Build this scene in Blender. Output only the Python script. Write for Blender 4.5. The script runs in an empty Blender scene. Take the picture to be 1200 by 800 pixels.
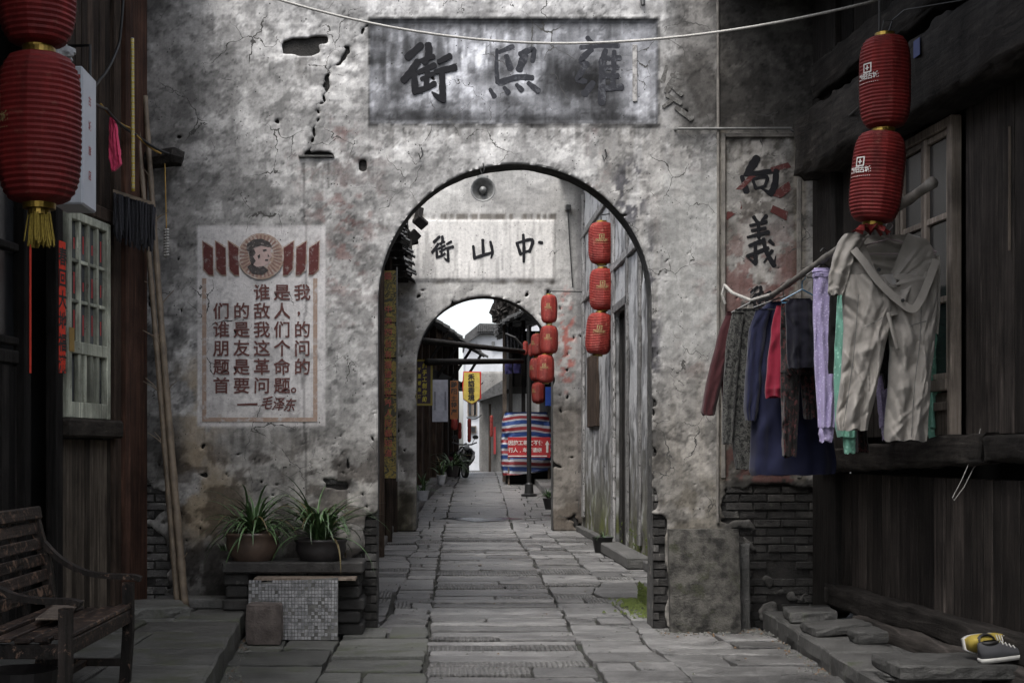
import bpy, math, random
import numpy as np
from mathutils import Vector, Matrix, Euler

# ------------------------------------------------------------------ camera, sky, sun, exposure
SC = bpy.context.scene
COL = SC.collection
W, H, F = 1200.0, 800.0, 1667.0          # photo frame and focal length in photo pixels
VX, VY, EYE = 515.0, 530.0, 1.6          # vanishing point and eye height
cd = bpy.data.cameras.new('camera'); cam = bpy.data.objects.new('camera', cd); COL.objects.link(cam)
cam.location = (0, 0, EYE); cam.rotation_euler = (math.pi/2, 0, 0)
cd.sensor_width = 36; cd.lens = 36*F/W
cd.shift_x = (W/2-VX)/W; cd.shift_y = -(H/2-VY)/W
cd.clip_start = 0.1; cd.clip_end = 3000
SC.camera = cam
SUN_EL, SUN_AZ = math.radians(62), math.radians(205)     # azimuth from north (+Y) clockwise: behind the camera
wd = bpy.data.worlds.new('World'); SC.world = wd; wd.use_nodes = True
wn, wl = wd.node_tree.nodes, wd.node_tree.links
wn.clear()
sky = wn.new('ShaderNodeTexSky'); sky.sky_type = 'NISHITA'; sky.sun_disc = False
sky.sun_elevation = SUN_EL; sky.sun_rotation = SUN_AZ; sky.dust_density = 4.0; sky.air_density = 1.0
hs = wn.new('ShaderNodeHueSaturation'); hs.inputs['Saturation'].default_value = 0.38; hs.inputs['Value'].default_value = 1.25
wtc = wn.new('ShaderNodeTexCoord'); wno = wn.new('ShaderNodeTexNoise'); wno.inputs['Scale'].default_value = 3.0; wno.inputs['Detail'].default_value = 6
wmr = wn.new('ShaderNodeMapRange'); wmr.inputs[1].default_value = .3; wmr.inputs[2].default_value = .7; wmr.inputs[3].default_value = .8; wmr.inputs[4].default_value = 1.25
wmx = wn.new('ShaderNodeVectorMath'); wmx.operation = 'SCALE'
bg = wn.new('ShaderNodeBackground'); bg.inputs['Strength'].default_value = 0.15
wo = wn.new('ShaderNodeOutputWorld')
wl.new(wtc.outputs['Generated'], wno.inputs['Vector']); wl.new(wno.outputs['Fac'], wmr.inputs[0])
wl.new(sky.outputs[0], hs.inputs['Color']); wl.new(hs.outputs[0], wmx.inputs[0]); wl.new(wmr.outputs[0], wmx.inputs['Scale'])
wl.new(wmx.outputs[0], bg.inputs['Color']); wl.new(bg.outputs[0], wo.inputs[0])
sd = bpy.data.lights.new('sun', 'SUN'); sd.energy = 1.5; sd.angle = math.radians(25); sd.color = (1, .985, .965)
sun = bpy.data.objects.new('sun', sd); COL.objects.link(sun)
sv = Vector((math.sin(SUN_AZ)*math.cos(SUN_EL), math.cos(SUN_AZ)*math.cos(SUN_EL), math.sin(SUN_EL)))
sun.rotation_euler = sv.to_track_quat('Z', 'Y').to_euler(); sun.location = (0, 0, 20)
SC.view_settings.view_transform = 'Standard'; SC.view_settings.look = 'None'
SC.view_settings.exposure = 1.05; SC.view_settings.gamma = 1.0
SC.cycles.max_bounces = 6; SC.cycles.diffuse_bounces = 4; SC.cycles.use_denoising = True

R = random.Random(7)
PI = math.pi

# ------------------------------------------------------------------ helpers
def P(px, py, Y):
    s = F/Y
    return Vector(((px-VX)/s, Y, EYE-(py-VY)/s))

_tab = np.random.RandomState(3).rand(512, 512)
def vn(x, y, s=0):
    x = np.asarray(x, float)+s*17.31; y = np.asarray(y, float)+s*5.77
    xi = np.floor(x).astype(int); yi = np.floor(y).astype(int)
    fx = x-xi; fy = y-yi
    fx = fx*fx*(3-2*fx); fy = fy*fy*(3-2*fy)
    a = _tab[xi % 512, yi % 512]; b = _tab[(xi+1) % 512, yi % 512]
    c = _tab[xi % 512, (yi+1) % 512]; d = _tab[(xi+1) % 512, (yi+1) % 512]
    return (a*(1-fx)+b*fx)*(1-fy)+(c*(1-fx)+d*fx)*fy
def fbm(x, y, o=5, s=0, g=.55):
    t = 0; a = 1; n = 0
    for i in range(o):
        t = t+a*vn(np.asarray(x)*2**i, np.asarray(y)*2**i, s+i*3); n += a; a *= g
    return t/n
def sm(a, b, x):
    t = np.clip((x-a)/(b-a), 0, 1); return t*t*(3-2*t)
def boxm(u, v, u0, u1, v0, v1, e):
    return sm(u0-e, u0+e, u)*sm(-u1-e, -u1+e, -u)*sm(v0-e, v0+e, v)*sm(-v1-e, -v1+e, -v)
def blob(u, v, cu, cv, ru, rv):
    return np.clip(1-((u-cu)/ru)**2-((v-cv)/rv)**2, 0, 1)

ORG = {}
def tagp(o, label=None, cat=None, group=None, kind=None):
    if label: o['label'] = label
    if cat: o['category'] = cat
    if group: o['group'] = group
    if kind: o['kind'] = kind
    return o
def thing(name, label, cat, loc, group=None, rz=0):
    o = bpy.data.objects.new(name, None); o.empty_display_size = .1; COL.objects.link(o)
    o.location = loc; o.rotation_euler = (0, 0, rz); ORG[o.name] = Vector(loc)
    return tagp(o, label, cat, group)
def link(name, me, parent=None, loc=None, rot=None):
    o = bpy.data.objects.new(name, me); COL.objects.link(o)
    if parent is not None: o.parent = parent
    if loc is not None: o.location = loc
    if rot is not None: o.rotation_euler = rot
    return o
def dup(o, parent=None, loc=None):
    c = o.copy(); COL.objects.link(c)
    if parent is not None: c.parent = parent
    for ch in list(o.children): dup(ch, c)
    if loc is not None: c.location = loc
    return c

class MB:
    def __init__(s): s.v = []; s.f = []; s.uv = None
    def add(s, vs, fs):
        n = len(s.v); s.v += [tuple(p) for p in vs]; s.f += [tuple(i+n for i in f) for f in fs]; return s
    def hexa(s, p):   # 8 pts: bottom 4 ccw, top 4 ccw
        return s.add(p, [(3,2,1,0),(4,5,6,7),(0,1,5,4),(1,2,6,5),(2,3,7,6),(3,0,4,7)])
    def box(s, x0, x1, y0, y1, z0, z1, M=None, b=0):
        if b:
            return s.bbox(x0, x1, y0, y1, z0, z1, b, M)
        p = [Vector(q) for q in ((x0,y0,z0),(x1,y0,z0),(x1,y1,z0),(x0,y1,z0),(x0,y0,z1),(x1,y0,z1),(x1,y1,z1),(x0,y1,z1))]
        if M: p = [M@q for q in p]
        return s.hexa(p)
    def bbox(s, x0, x1, y0, y1, z0, z1, b, M=None):   # chamfered box
        b = min(b, (x1-x0)*.45, (y1-y0)*.45, (z1-z0)*.45)
        rings = [(z0, b), (z0+b, 0), (z1-b, 0), (z1, b)]
        vs = []
        for z, i in rings:
            c = b*.999
            for (x, y) in ((x0+i+ (b-i if not i else 0), y0+i), (x1-i-(b-i if not i else 0), y0+i), (x1-i, y0+i+(b if not i else 0)), (x1-i, y1-i-(b if not i else 0)),
                           (x1-i-(b if not i else 0), y1-i), (x0+i+(b if not i else 0), y1-i), (x0+i, y1-i-(b if not i else 0)), (x0+i, y0+i+(b if not i else 0))):
                vs.append(Vector((x, y, z)))
        # inset rings repeat corner points; harmless slivers are avoided by nudging
        for k in (0, 3):
            o = k*8
            q = 0.0006
            vs[o+0].x += q; vs[o+1].x -= q; vs[o+2].y += q; vs[o+3].y -= q; vs[o+4].x -= q; vs[o+5].x += q; vs[o+6].y -= q; vs[o+7].y += q
        if M: vs = [M@p for p in vs]
        fs = [tuple(range(7, -1, -1)), tuple(range(24, 32))]
        for k in range(3):
            for j in range(8):
                a = k*8+j; c = k*8+(j+1) % 8
                fs.append((a, c, c+8, a+8))
        return s.add(vs, fs)
    def tube(s, path, r, n=8, cap=True):
        path = [Vector(p) for p in path]
        rr = r if isinstance(r, (list, tuple)) else [r]*len(path)
        vs = []; up = None
        for i, p in enumerate(path):
            t = (path[min(i+1, len(path)-1)]-path[max(i-1, 0)]).normalized()
            if up is None:
                up = Vector((0, 0, 1)) if abs(t.z) < .9 else Vector((1, 0, 0))
            a = t.cross(up).normalized(); b = a.cross(t).normalized(); up = b
            for k in range(n):
                th = 2*PI*k/n
                vs.append(p+(a*math.cos(th)+b*math.sin(th))*rr[i])
        fs = []
        for i in range(len(path)-1):
            for k in range(n):
                a = i*n+k; b = i*n+(k+1) % n
                fs.append((a, b, b+n, a+n))
        if cap: fs += [tuple(range(n-1, -1, -1)), tuple(range((len(path)-1)*n, len(path)*n))]
        return s.add(vs, fs)
    def lathe(s, prof, n=24, c=(0,0,0), cap=False, M=None):
        vs = []
        for r, z in prof:
            for k in range(n):
                th = 2*PI*k/n; vs.append(Vector((c[0]+r*math.cos(th), c[1]+r*math.sin(th), c[2]+z)))
        if M: vs = [M@v for v in vs]
        fs = []
        for i in range(len(prof)-1):
            for k in range(n):
                a = i*n+k; b = i*n+(k+1) % n
                fs.append((a, b, b+n, a+n))
        if cap: fs += [tuple(range(n-1, -1, -1)), tuple(range((len(prof)-1)*n, len(prof)*n))]
        return s.add(vs, fs)
    def prism(s, pts, d, off=(0,0,0), ax='y'):   # polygon (x,z) extruded along +y by d
        n = len(pts); o = Vector(off)
        a = [Vector((p[0], 0, p[1]))+o for p in pts]; b = [q+Vector((0, d, 0)) for q in a]
        return s.add(a+b, [tuple(range(n)), tuple(range(2*n-1, n-1, -1))]+[((i+1) % n, i, i+n, (i+1) % n+n) for i in range(n)])
    def mesh(s, name, mat=None, smooth=False, org=None):
        me = bpy.data.meshes.new(name)
        vs = s.v if org is None else [(v[0]-org[0], v[1]-org[1], v[2]-org[2]) for v in s.v]
        me.from_pydata(vs, [], s.f)
        if mat: me.materials.append(mat)
        if smooth: me.polygons.foreach_set('use_smooth', [True]*len(me.polygons))
        me.update()
        return me
    def build(s, name, mat, parent=None, smooth=False, worldspace=True, org=None):
        if parent is None:
            if org is None:
                a = np.array(s.v); org = ((a[:,0].min()+a[:,0].max())/2, (a[:,1].min()+a[:,1].max())/2, a[:,2].min())
            o = link(name, s.mesh(name, mat, smooth, org)); o.location = org; ORG[o.name] = Vector(org)
            return o
        po = ORG.get(parent.name, Vector((0,0,0))) if worldspace else Vector((0,0,0))
        o = link(name, s.mesh(name, mat, smooth, po), parent)
        ORG[o.name] = po        # children of a part share its frame
        return o

# ------------------------------------------------------------------ materials
def nt(name):
    m = bpy.data.materials.new(name); m.use_nodes = True
    n = m.node_tree.nodes; l = m.node_tree.links
    return m, n, l, n['Principled BSDF']
def ramp(n, l, src, stops, interp='LINEAR'):
    r = n.new('ShaderNodeValToRGB'); l.new(src, r.inputs[0]); r.color_ramp.interpolation = interp
    e = r.color_ramp.elements
    while len(e) < len(stops): e.new(.5)
    for k, (p, c) in enumerate(stops):
        e[k].position = p; e[k].color = (c[0], c[1], c[2], 1)
    return r.outputs[0]
def coords(n, l, scale=(1,1,1), rand=True, kind='Object'):
    tc = n.new('ShaderNodeTexCoord'); src = tc.outputs[kind]
    mp = n.new('ShaderNodeMapping'); mp.inputs['Scale'].default_value = scale
    if rand:
        oi = n.new('ShaderNodeObjectInfo'); mu = n.new('ShaderNodeMath'); mu.operation = 'MULTIPLY'; mu.inputs[1].default_value = 31.7
        l.new(oi.outputs['Random'], mu.inputs[0])
        ad = n.new('ShaderNodeVectorMath'); ad.operation = 'ADD'
        l.new(src, ad.inputs[0]); l.new(mu.outputs[0], ad.inputs[1]); src = ad.outputs[0]
    l.new(src, mp.inputs[0]); return mp.outputs[0]
def noise(n, l, vec, scale, detail=5, rough=.6, dist=0):
    t = n.new('ShaderNodeTexNoise'); t.inputs['Scale'].default_value = scale; t.inputs['Detail'].default_value = detail
    t.inputs['Roughness'].default_value = rough; t.inputs['Distortion'].default_value = dist
    l.new(vec, t.inputs['Vector']); return t.outputs['Fac']
def bump(n, l, src, bs, strength=.4, dist=.01, prev=None):
    b = n.new('ShaderNodeBump'); b.inputs['Strength'].default_value = strength; b.inputs['Distance'].default_value = dist
    l.new(src, b.inputs['Height'])
    if prev: l.new(prev, b.inputs['Normal'])
    l.new(b.outputs[0], bs.inputs['Normal']); return b.outputs[0]
def mixc(n, l, fac, a, b, mode='MIX'):
    m = n.new('ShaderNodeMix'); m.data_type = 'RGBA'; m.blend_type = mode
    for inp, val in ((m.inputs[0], fac), (m.inputs[6], a), (m.inputs[7], b)):
        if isinstance(val, (int, float)): inp.default_value = val
        elif isinstance(val, tuple): inp.default_value = (*val[:3], 1)
        else: l.new(val, inp)
    return m.outputs[2]
def basic(name, c1, c2=None, rough=.7, scale=12, bs=.3, bd=.004, metal=0, rand=True, detail=5, spots=None, sc=(1,1,1), vary=.0, lo=.3, hi=.7, stain=None):
    m, n, l, b = nt(name)
    v = coords(n, l, sc, rand)
    c2 = c2 or tuple(x*.6 for x in c1)
    f = noise(n, l, v, scale, detail)
    c = ramp(n, l, f, [(lo, c2), (hi, c1)])
    if stain:
        f3 = noise(n, l, v, stain[0], 6, .7)
        k = ramp(n, l, f3, [(stain[1], (0,0,0)), (stain[1]+.1, (1,1,1))])
        c = mixc(n, l, k, c, stain[2])
    if vary:
        oi = n.new('ShaderNodeObjectInfo'); mr = n.new('ShaderNodeMapRange'); mr.inputs[3].default_value = 1-vary; mr.inputs[4].default_value = 1+vary
        l.new(oi.outputs['Random'], mr.inputs[0])
        c = mixc(n, l, 1.0, c, mr.outputs[0], 'MULTIPLY')
    l.new(c, b.inputs['Base Color']); b.inputs['Roughness'].default_value = rough; b.inputs['Metallic'].default_value = metal
    f2 = noise(n, l, v, scale*6, 6, .7)
    bump(n, l, f2, b, bs, bd)
    return m
def wood(name, c1, c2, axis='Z', rough=.75, scale=1.0, wear=None, gloss=None):
    m, n, l, b = nt(name)
    S = {'X': (1.5,28,28), 'Y': (28,1.5,28), 'Z': (28,28,1.5)}[axis]
    v = coords(n, l, tuple(x*scale for x in S)); v2 = coords(n, l, (1,1,1))
    f = noise(n, l, v, 1.0, 8, .65, .6)
    c = ramp(n, l, f, [(.32, c2), (.6, c1), (.72, tuple(x*1.9 for x in c1))])
    big = noise(n, l, v2, 2.2, 5, .6)
    k = ramp(n, l, big, [(.3, (.45,.45,.45)), (.7, (1.3,1.3,1.3))])
    c = mixc(n, l, 1.0, c, k, 'MULTIPLY')
    oi = n.new('ShaderNodeObjectInfo'); mr = n.new('ShaderNodeMapRange'); mr.inputs[3].default_value = .5; mr.inputs[4].default_value = 1.6
    l.new(oi.outputs['Random'], mr.inputs[0]); c = mixc(n, l, 1.0, c, mr.outputs[0], 'MULTIPLY')
    if wear:
        w = noise(n, l, v2, wear[0], 8, .75, 1.0); wk = ramp(n, l, w, [(wear[1], (0,0,0)), (wear[1]+.06, (1,1,1))])
        c = mixc(n, l, wk, c, wear[2])
    l.new(c, b.inputs['Base Color']); b.inputs['Roughness'].default_value = rough
    b.inputs['Specular IOR Level'].default_value = .18
    n1 = bump(n, l, f, b, .7, .012)
    fg = noise(n, l, v2, 9, 8, .75); bump(n, l, fg, b, .5, .02, n1)
    return m
def painted(name, paint, wall, cover=.55, scale=9, rough=.85):
    m, n, l, b = nt(name)
    v = coords(n, l, (1,1,1), False)
    a = noise(n, l, v, scale, 8, .75, .5)
    k = ramp(n, l, a, [(cover-.06, (0,0,0)), (cover+.06, (1,1,1))])
    a2 = noise(n, l, v, 30, 4, .6)
    p = mixc(n, l, a2, tuple(x*.7 for x in paint), tuple(min(1, x*1.3) for x in paint))
    c = mixc(n, l, k, p, wall)
    l.new(c, b.inputs['Base Color']); b.inputs['Roughness'].default_value = rough; b.inputs['Specular IOR Level'].default_value = .12
    bump(n, l, a2, b, .3, .003)
    return m
def plaster_mat(name, fine=1.0, crack=.5):
    m, n, l, b = nt(name)
    at = n.new('ShaderNodeAttribute'); at.attribute_name = 'Col'
    v = coords(n, l, (1,1,1), False)
    f = noise(n, l, v, 30*fine, 12, .8); k = ramp(n, l, f, [(.3, (.55,.55,.56)), (.46, (.95,.95,.95)), (.66, (1.22,1.22,1.2))])
    c = mixc(n, l, 1.0, at.outputs['Color'], k, 'MULTIPLY')
    vs = coords(n, l, (30*fine, 30*fine, 2.2*fine), False); fs = noise(n, l, vs, 1, 8, .7); ks = ramp(n, l, fs, [(.32, (.88,.88,.885)), (.5, (1,1,1)), (.66, (1.05,1.05,1.05))])
    c = mixc(n, l, 1.0, c, ks, 'MULTIPLY')
    # pits: sparse small dark holes
    vo = n.new('ShaderNodeTexVoronoi'); vo.inputs['Scale'].default_value = 24*fine; l.new(v, vo.inputs['Vector'])
    pm = noise(n, l, v, 5*fine, 4, .6); pr_ = n.new('ShaderNodeMapRange'); pr_.inputs[1].default_value = .45; pr_.inputs[2].default_value = .7; pr_.inputs[3].default_value = .0; pr_.inputs[4].default_value = .22; l.new(pm, pr_.inputs[0])
    lt = n.new('ShaderNodeMath'); lt.operation = 'LESS_THAN'; l.new(vo.outputs['Distance'], lt.inputs[0]); l.new(pr_.outputs[0], lt.inputs[1])
    c = mixc(n, l, lt.outputs[0], c, (.035,.034,.033))
    # hairline cracks
    dn = n.new('ShaderNodeTexNoise'); dn.inputs['Scale'].default_value = 4*fine; dn.inputs['Detail'].default_value = 6; l.new(v, dn.inputs['Vector'])
    dv = n.new('ShaderNodeVectorMath'); dv.operation = 'SCALE'; dv.inputs['Scale'].default_value = .28; l.new(dn.outputs['Color'], dv.inputs[0])
    da = n.new('ShaderNodeVectorMath'); da.operation = 'ADD'; l.new(v, da.inputs[0]); l.new(dv.outputs[0], da.inputs[1])
    ve = n.new('ShaderNodeTexVoronoi'); ve.feature = 'DISTANCE_TO_EDGE'; ve.inputs['Scale'].default_value = 2.6*fine; l.new(da.outputs[0], ve.inputs['Vector'])
    cm = noise(n, l, v, 1.6*fine, 4, .6); cr_ = n.new('ShaderNodeMapRange'); cr_.inputs[1].default_value = crack; cr_.inputs[2].default_value = crack+.22; cr_.inputs[3].default_value = 0; cr_.inputs[4].default_value = .02; l.new(cm, cr_.inputs[0])
    lc = n.new('ShaderNodeMath'); lc.operation = 'LESS_THAN'; l.new(ve.outputs['Distance'], lc.inputs[0]); l.new(cr_.outputs[0], lc.inputs[1])
    c = mixc(n, l, lc.outputs[0], c, (.06,.058,.055))
    l.new(c, b.inputs['Base Color']); b.inputs['Roughness'].default_value = .92; b.inputs['Specular IOR Level'].default_value = .2
    f2 = noise(n, l, v, 45*fine, 8, .7)
    n1 = bump(n, l, f2, b, .3, .004/fine)
    f3 = noise(n, l, v, 7*fine, 8, .6)
    sh_ = ramp(n, l, f3, [(.44, (0,0,0)), (.47, (.5,.5,.5)), (.56, (.6,.6,.6)), (.58, (1,1,1))])
    bump(n, l, sh_, b, .18, .006/fine, n1)
    return m
def stone_mat(name, c1, c2, chisel=None, rough=.55, moss=None, scale=3.0, vary=.25):
    m, n, l, b = nt(name)
    v = coords(n, l, (1,1,1), True)
    f = noise(n, l, v, scale, 8, .65, .5); c = ramp(n, l, f, [(.28, c2), (.7, c1)])
    vs = coords(n, l, (2, 14, 6), True); fs = noise(n, l, vs, 1.5, 5, .6); ks = ramp(n, l, fs, [(.3, (.75,.75,.75)), (.7, (1.15,1.15,1.15))])
    c = mixc(n, l, 1.0, c, ks, 'MULTIPLY')
    oi = n.new('ShaderNodeObjectInfo'); mr = n.new('ShaderNodeMapRange'); mr.inputs[3].default_value = 1-vary; mr.inputs[4].default_value = 1+vary
    l.new(oi.outputs['Random'], mr.inputs[0]); c = mixc(n, l, 1.0, c, mr.outputs[0], 'MULTIPLY')
    if moss:
        w = noise(n, l, v, moss[0], 8, .7, .6); wk = ramp(n, l, w, [(moss[1], (0,0,0)), (moss[1]+.12, (1,1,1))])
        c = mixc(n, l, wk, c, moss[2])
    l.new(c, b.inputs['Base Color'])
    rr = n.new('ShaderNodeMapRange'); l.new(f, rr.inputs[0]); rr.inputs[1].default_value = .3; rr.inputs[2].default_value = .7
    rr.inputs[3].default_value = rough-.17; rr.inputs[4].default_value = rough+.15; l.new(rr.outputs[0], b.inputs['Roughness'])
    b.inputs['Specular IOR Level'].default_value = .35
    f2 = noise(n, l, v, 38, 8, .8); n1 = bump(n, l, f2, b, .9, .014)
    fk = ramp(n, l, f2, [(.35, (.72,.72,.72)), (.62, (1.18,1.18,1.18))]); c = mixc(n, l, 1.0, c, fk, 'MULTIPLY'); l.new(c, b.inputs['Base Color'])
    f4 = noise(n, l, vs, 3, 6, .6); n1 = bump(n, l, f4, b, .8, .025, n1)
    if chisel:
        w = n.new('ShaderNodeTexWave'); w.wave_type = 'BANDS'; w.bands_direction = chisel; w.inputs['Scale'].default_value = 8
        w.inputs['Distortion'].default_value = 3.5; w.inputs['Detail'].default_value = 3; w.inputs['Detail Scale'].default_value = 2
        l.new(v, w.inputs['Vector'])
        bump(n, l, w.outputs['Fac'], b, .9, .025, n1)
        kk = ramp(n, l, w.outputs['Fac'], [(0, (.72,.72,.72)), (.4, (1.03,1.03,1.03))])
        c2_ = mixc(n, l, .7, c, kk, 'MULTIPLY'); l.new(c2_, b.inputs['Base Color'])
    return m
def fabric(name, c, c2=None, pat=None, rough=.85, psc=30):
    m, n, l, b = nt(name)
    v = coords(n, l, (1,1,1), False)
    f = noise(n, l, v, 9, 5, .6)
    cc = ramp(n, l, f, [(.3, tuple(x*.75 for x in c)), (.7, c)])
    if pat == 'camo':
        p = noise(n, l, v, psc, 3, .6, .8)
        cc = ramp(n, l, p, [(0, (.008,.008,.008)), (.42, (.028,.028,.026)), (.5, (.06,.06,.055)), (.58, (.014,.014,.014))], 'CONSTANT')
    elif pat == 'flower':
        p = noise(n, l, v, psc, 3, .6, .5); k = ramp(n, l, p, [(.54, (0,0,0)), (.57, (1,1,1))])
        cc = mixc(n, l, k, cc, c2)
    elif pat == 'print':
        vo = n.new('ShaderNodeTexVoronoi'); vo.inputs['Scale'].default_value = psc; l.new(v, vo.inputs['Vector'])
        k = ramp(n, l, vo.outputs['Distance'], [(.22, (1,1,1)), (.34, (0,0,0))]); cc = mixc(n, l, k, cc, c2)
    l.new(cc, b.inputs['Base Color']); b.inputs['Roughness'].default_value = rough; b.inputs['Specular IOR Level'].default_value = .15
    try: b.inputs['Sheen Weight'].default_value = .15
    except Exception: pass
    f2 = noise(n, l, v, 300, 2, .5); n1 = bump(n, l, f2, b, .15, .001)
    f3 = noise(n, l, coords(n, l, (9,9,3.5), False), 1.6, 4, .5, 1.2); bump(n, l, f3, b, .15, .008, n1)
    return m
def flat(name, c, rough=.6, metal=0, spec=.4):
    return basic(name, c, tuple(x*.72 for x in c), rough, 9, .12, .002, metal)

M = {}
M['plaster'] = plaster_mat('old_lime_plaster')
M['plaster_far'] = plaster_mat('far_lime_plaster', .6, .58)
M['masonry'] = basic('masonry_core', (.03,.027,.025), (.01,.01,.009), .95, 8, .8, .02, rand=False)  # darkened so shallow holes in the plaster look deep and shaded
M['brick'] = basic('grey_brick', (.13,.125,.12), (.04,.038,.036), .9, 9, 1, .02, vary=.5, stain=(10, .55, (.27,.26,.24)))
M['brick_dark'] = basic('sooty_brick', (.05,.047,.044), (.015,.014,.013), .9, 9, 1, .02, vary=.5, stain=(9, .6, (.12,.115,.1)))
M['slab'] = stone_mat('paving_stone', (.205,.2,.195), (.07,.069,.068), rough=.4, vary=.38)
M['slab_chisel'] = stone_mat('chiselled_paving_stone', (.21,.205,.198), (.072,.071,.069), 'X', rough=.4, vary=.3)
M['slab_green'] = stone_mat('lichen_paving_stone', (.14,.14,.13), (.055,.056,.05), None, .65, (2.2, .52, (.075,.082,.055)))
M['stone_dark'] = stone_mat('dark_worn_stone', (.125,.122,.117), (.04,.04,.037), None, .7, (3, .62, (.05,.06,.03)))
M['stone_slab'] = basic('mossy_upright_stone', (.085,.08,.07), (.014,.013,.011), .88, 9, 1, .02, detail=12, stain=(5, .55, (.032,.034,.018)), lo=.38, hi=.6)
M['stone_red'] = basic('reddish_sandstone', (.17,.14,.125), (.06,.049,.044), .9, 9, 1, .02, detail=10)
M['shelf_stone'] = basic('shadowed_shelf_stone', (.04,.038,.036), (.012,.011,.01), .85, 7, .8, .012, vary=.3, stain=(9, .63, (.14,.13,.12)))  # shadow around the shelf legs is put into this dark colour
M['soil'] = basic('joint_soil', (.03,.03,.024), (.012,.012,.01), .95, 14, .9, .02, rand=False, stain=(3, .6, (.03,.05,.012)))
M['moss'] = basic('moss', (.1,.13,.02), (.03,.045,.01), .95, 40, 1, .01, rand=False)
M['wood_black'] = wood('soot_black_timber', (.022,.019,.017), (.006,.0055,.005), 'Z')
M['wood_black_h'] = wood('soot_black_beam', (.032,.028,.025), (.007,.0065,.006), 'Y')
M['wood_brown'] = wood('dark_brown_boards', (.062,.043,.032), (.016,.012,.009), 'Z')
M['wood_red'] = wood('reddish_brown_post', (.06,.03,.02), (.022,.012,.009), 'Z')
M['wood_grey'] = wood('weathered_grey_boards', (.1,.082,.064), (.032,.025,.019), 'Z')
M['wood_grey_h'] = wood('weathered_grey_sill', (.085,.072,.06), (.03,.025,.02), 'Y')
M['wood_right'] = wood('dark_weathered_boards', (.042,.035,.031), (.01,.009,.008), 'Z')
M['wood_stone_h'] = wood('worn_threshold_log', (.05,.044,.04), (.017,.015,.013), 'Y')
M['wood_pale'] = wood('pale_limewashed_timber', (.26,.255,.25), (.1,.098,.096), 'Z', wear=(9, .52, (.07,.068,.065)))
M['wood_panel'] = wood('pale_brown_panel', (.16,.13,.105), (.07,.055,.045), 'Z')
M['bench'] = wood('worn_bench_paint', (.04,.028,.023), (.012,.009,.008), 'Y', .45, wear=(13, .54, (.2,.125,.085)))
M['bench_x'] = wood('worn_bench_paint_ends', (.028,.022,.019), (.009,.008,.007), 'Z', .45, wear=(13, .57, (.17,.11,.08)))
M['frame_pale'] = wood('flaking_pale_green_paint', (.46,.47,.38), (.24,.25,.2), 'Z', .8, wear=(14, .6, (.13,.11,.085)))
M['bamboo'] = basic('dry_bamboo', (.22,.17,.12), (.1,.078,.056), .6, 9, .2, .002, vary=.2)
M['bamboo_grey'] = basic('grey_bamboo', (.2,.185,.165), (.085,.078,.07), .6, 12, .3, .002, stain=(9, .62, (.06,.05,.045)))
M['glass_dark'] = basic('dusty_window_glass', (.1,.105,.11), (.035,.037,.04), .25, 3, .05, .001, vary=.5)
M['glass_black'] = basic('unlit_window_glass', (.03,.032,.034), (.012,.012,.013), .22, 3, .05, .001, vary=.5)
M['void'] = basic('dark_interior', (.012,.011,.01), (.006,.006,.006), .95, 3, .2)
M['red_paper'] = painted('red_couplet_paper', (.68,.065,.04), (.4,.05,.035), .7, 8)
M['ink'] = flat('black_ink', (.02,.018,.017), .6)
M['white_sheet'] = basic('white_lightbox', (.6,.62,.66), (.5,.52,.56), .45, 4, .1, .001, stain=(6, .68, (.38,.37,.35)))
M['red_print'] = flat('red_print', (.45,.05,.05), .6)
M['gold'] = basic('brass_foil', (.36,.24,.05), (.18,.12,.03), .34, 20, .2, .002, .85)
M['gold_text'] = flat('yellow_print', (.68,.46,.2), .7)
M['gold_dim'] = flat('muted_yellow_print', (.36,.27,.12), .7)
M['white_text'] = flat('white_print', (.75,.72,.68), .7)
M['tassel'] = basic('yellow_tassel', (.42,.31,.05), (.2,.14,.02), .8, 60, .6, .004)
M['rope'] = basic('pale_rope', (.42,.41,.38), (.2,.19,.18), .8, 90, .5, .002)
M['wire'] = flat('black_cable', (.015,.015,.015), .5)
M['cord'] = flat('yellow_cord', (.42,.26,.06), .7)
M['metal_dark'] = flat('black_iron', (.018,.018,.018), .45)
M['metal_grey'] = basic('grey_enamel', (.17,.17,.165), (.09,.09,.085), .5, 12, .2, .002, .3)
M['leaf'] = basic('strap_leaf', (.07,.125,.045), (.022,.05,.018), .42, 14, .1, .001, vary=.45)
lm_ = M['leaf'].node_tree; lb_ = lm_.nodes['Principled BSDF']; src_ = lb_.inputs['Base Color'].links[0].from_socket
oi_ = lm_.nodes.new('ShaderNodeObjectInfo'); kb_ = ramp(lm_.nodes, lm_.links, oi_.outputs['Random'], [(.0, (1,1,1)), (.09, (0,0,0))], 'CONSTANT')
lm_.links.new(mixc(lm_.nodes, lm_.links, kb_, src_, (.11,.085,.035)), lb_.inputs['Base Color'])
M['pot_clay'] = basic('glazed_clay_pot', (.14,.095,.07), (.06,.042,.034), .42, 6, .2, .002)
M['pot_dark'] = basic('dark_clay_pot', (.04,.036,.036), (.018,.016,.016), .5, 8, .2, .002)
M['pot_white'] = flat('white_glaze', (.6,.62,.66), .3)
M['tile'] = basic('mosaic_tile', (.27,.27,.275), (.12,.12,.125), .4, 17, .3, .002, rand=False, lo=.42, hi=.58)
M['grout'] = basic('grout', (.15,.148,.14), (.06,.06,.057), .9, 12, .4)
M['roof_tile'] = basic('grey_clay_tile', (.075,.075,.075), (.03,.03,.03), .85, 9, .5, .006, vary=.3)
M['pink'] = fabric('pink_cloth', (.72,.07,.16))
M['mop'] = basic('charcoal_mop_cord', (.045,.045,.052), (.016,.016,.02), .95, 60, .8, .006)
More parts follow.
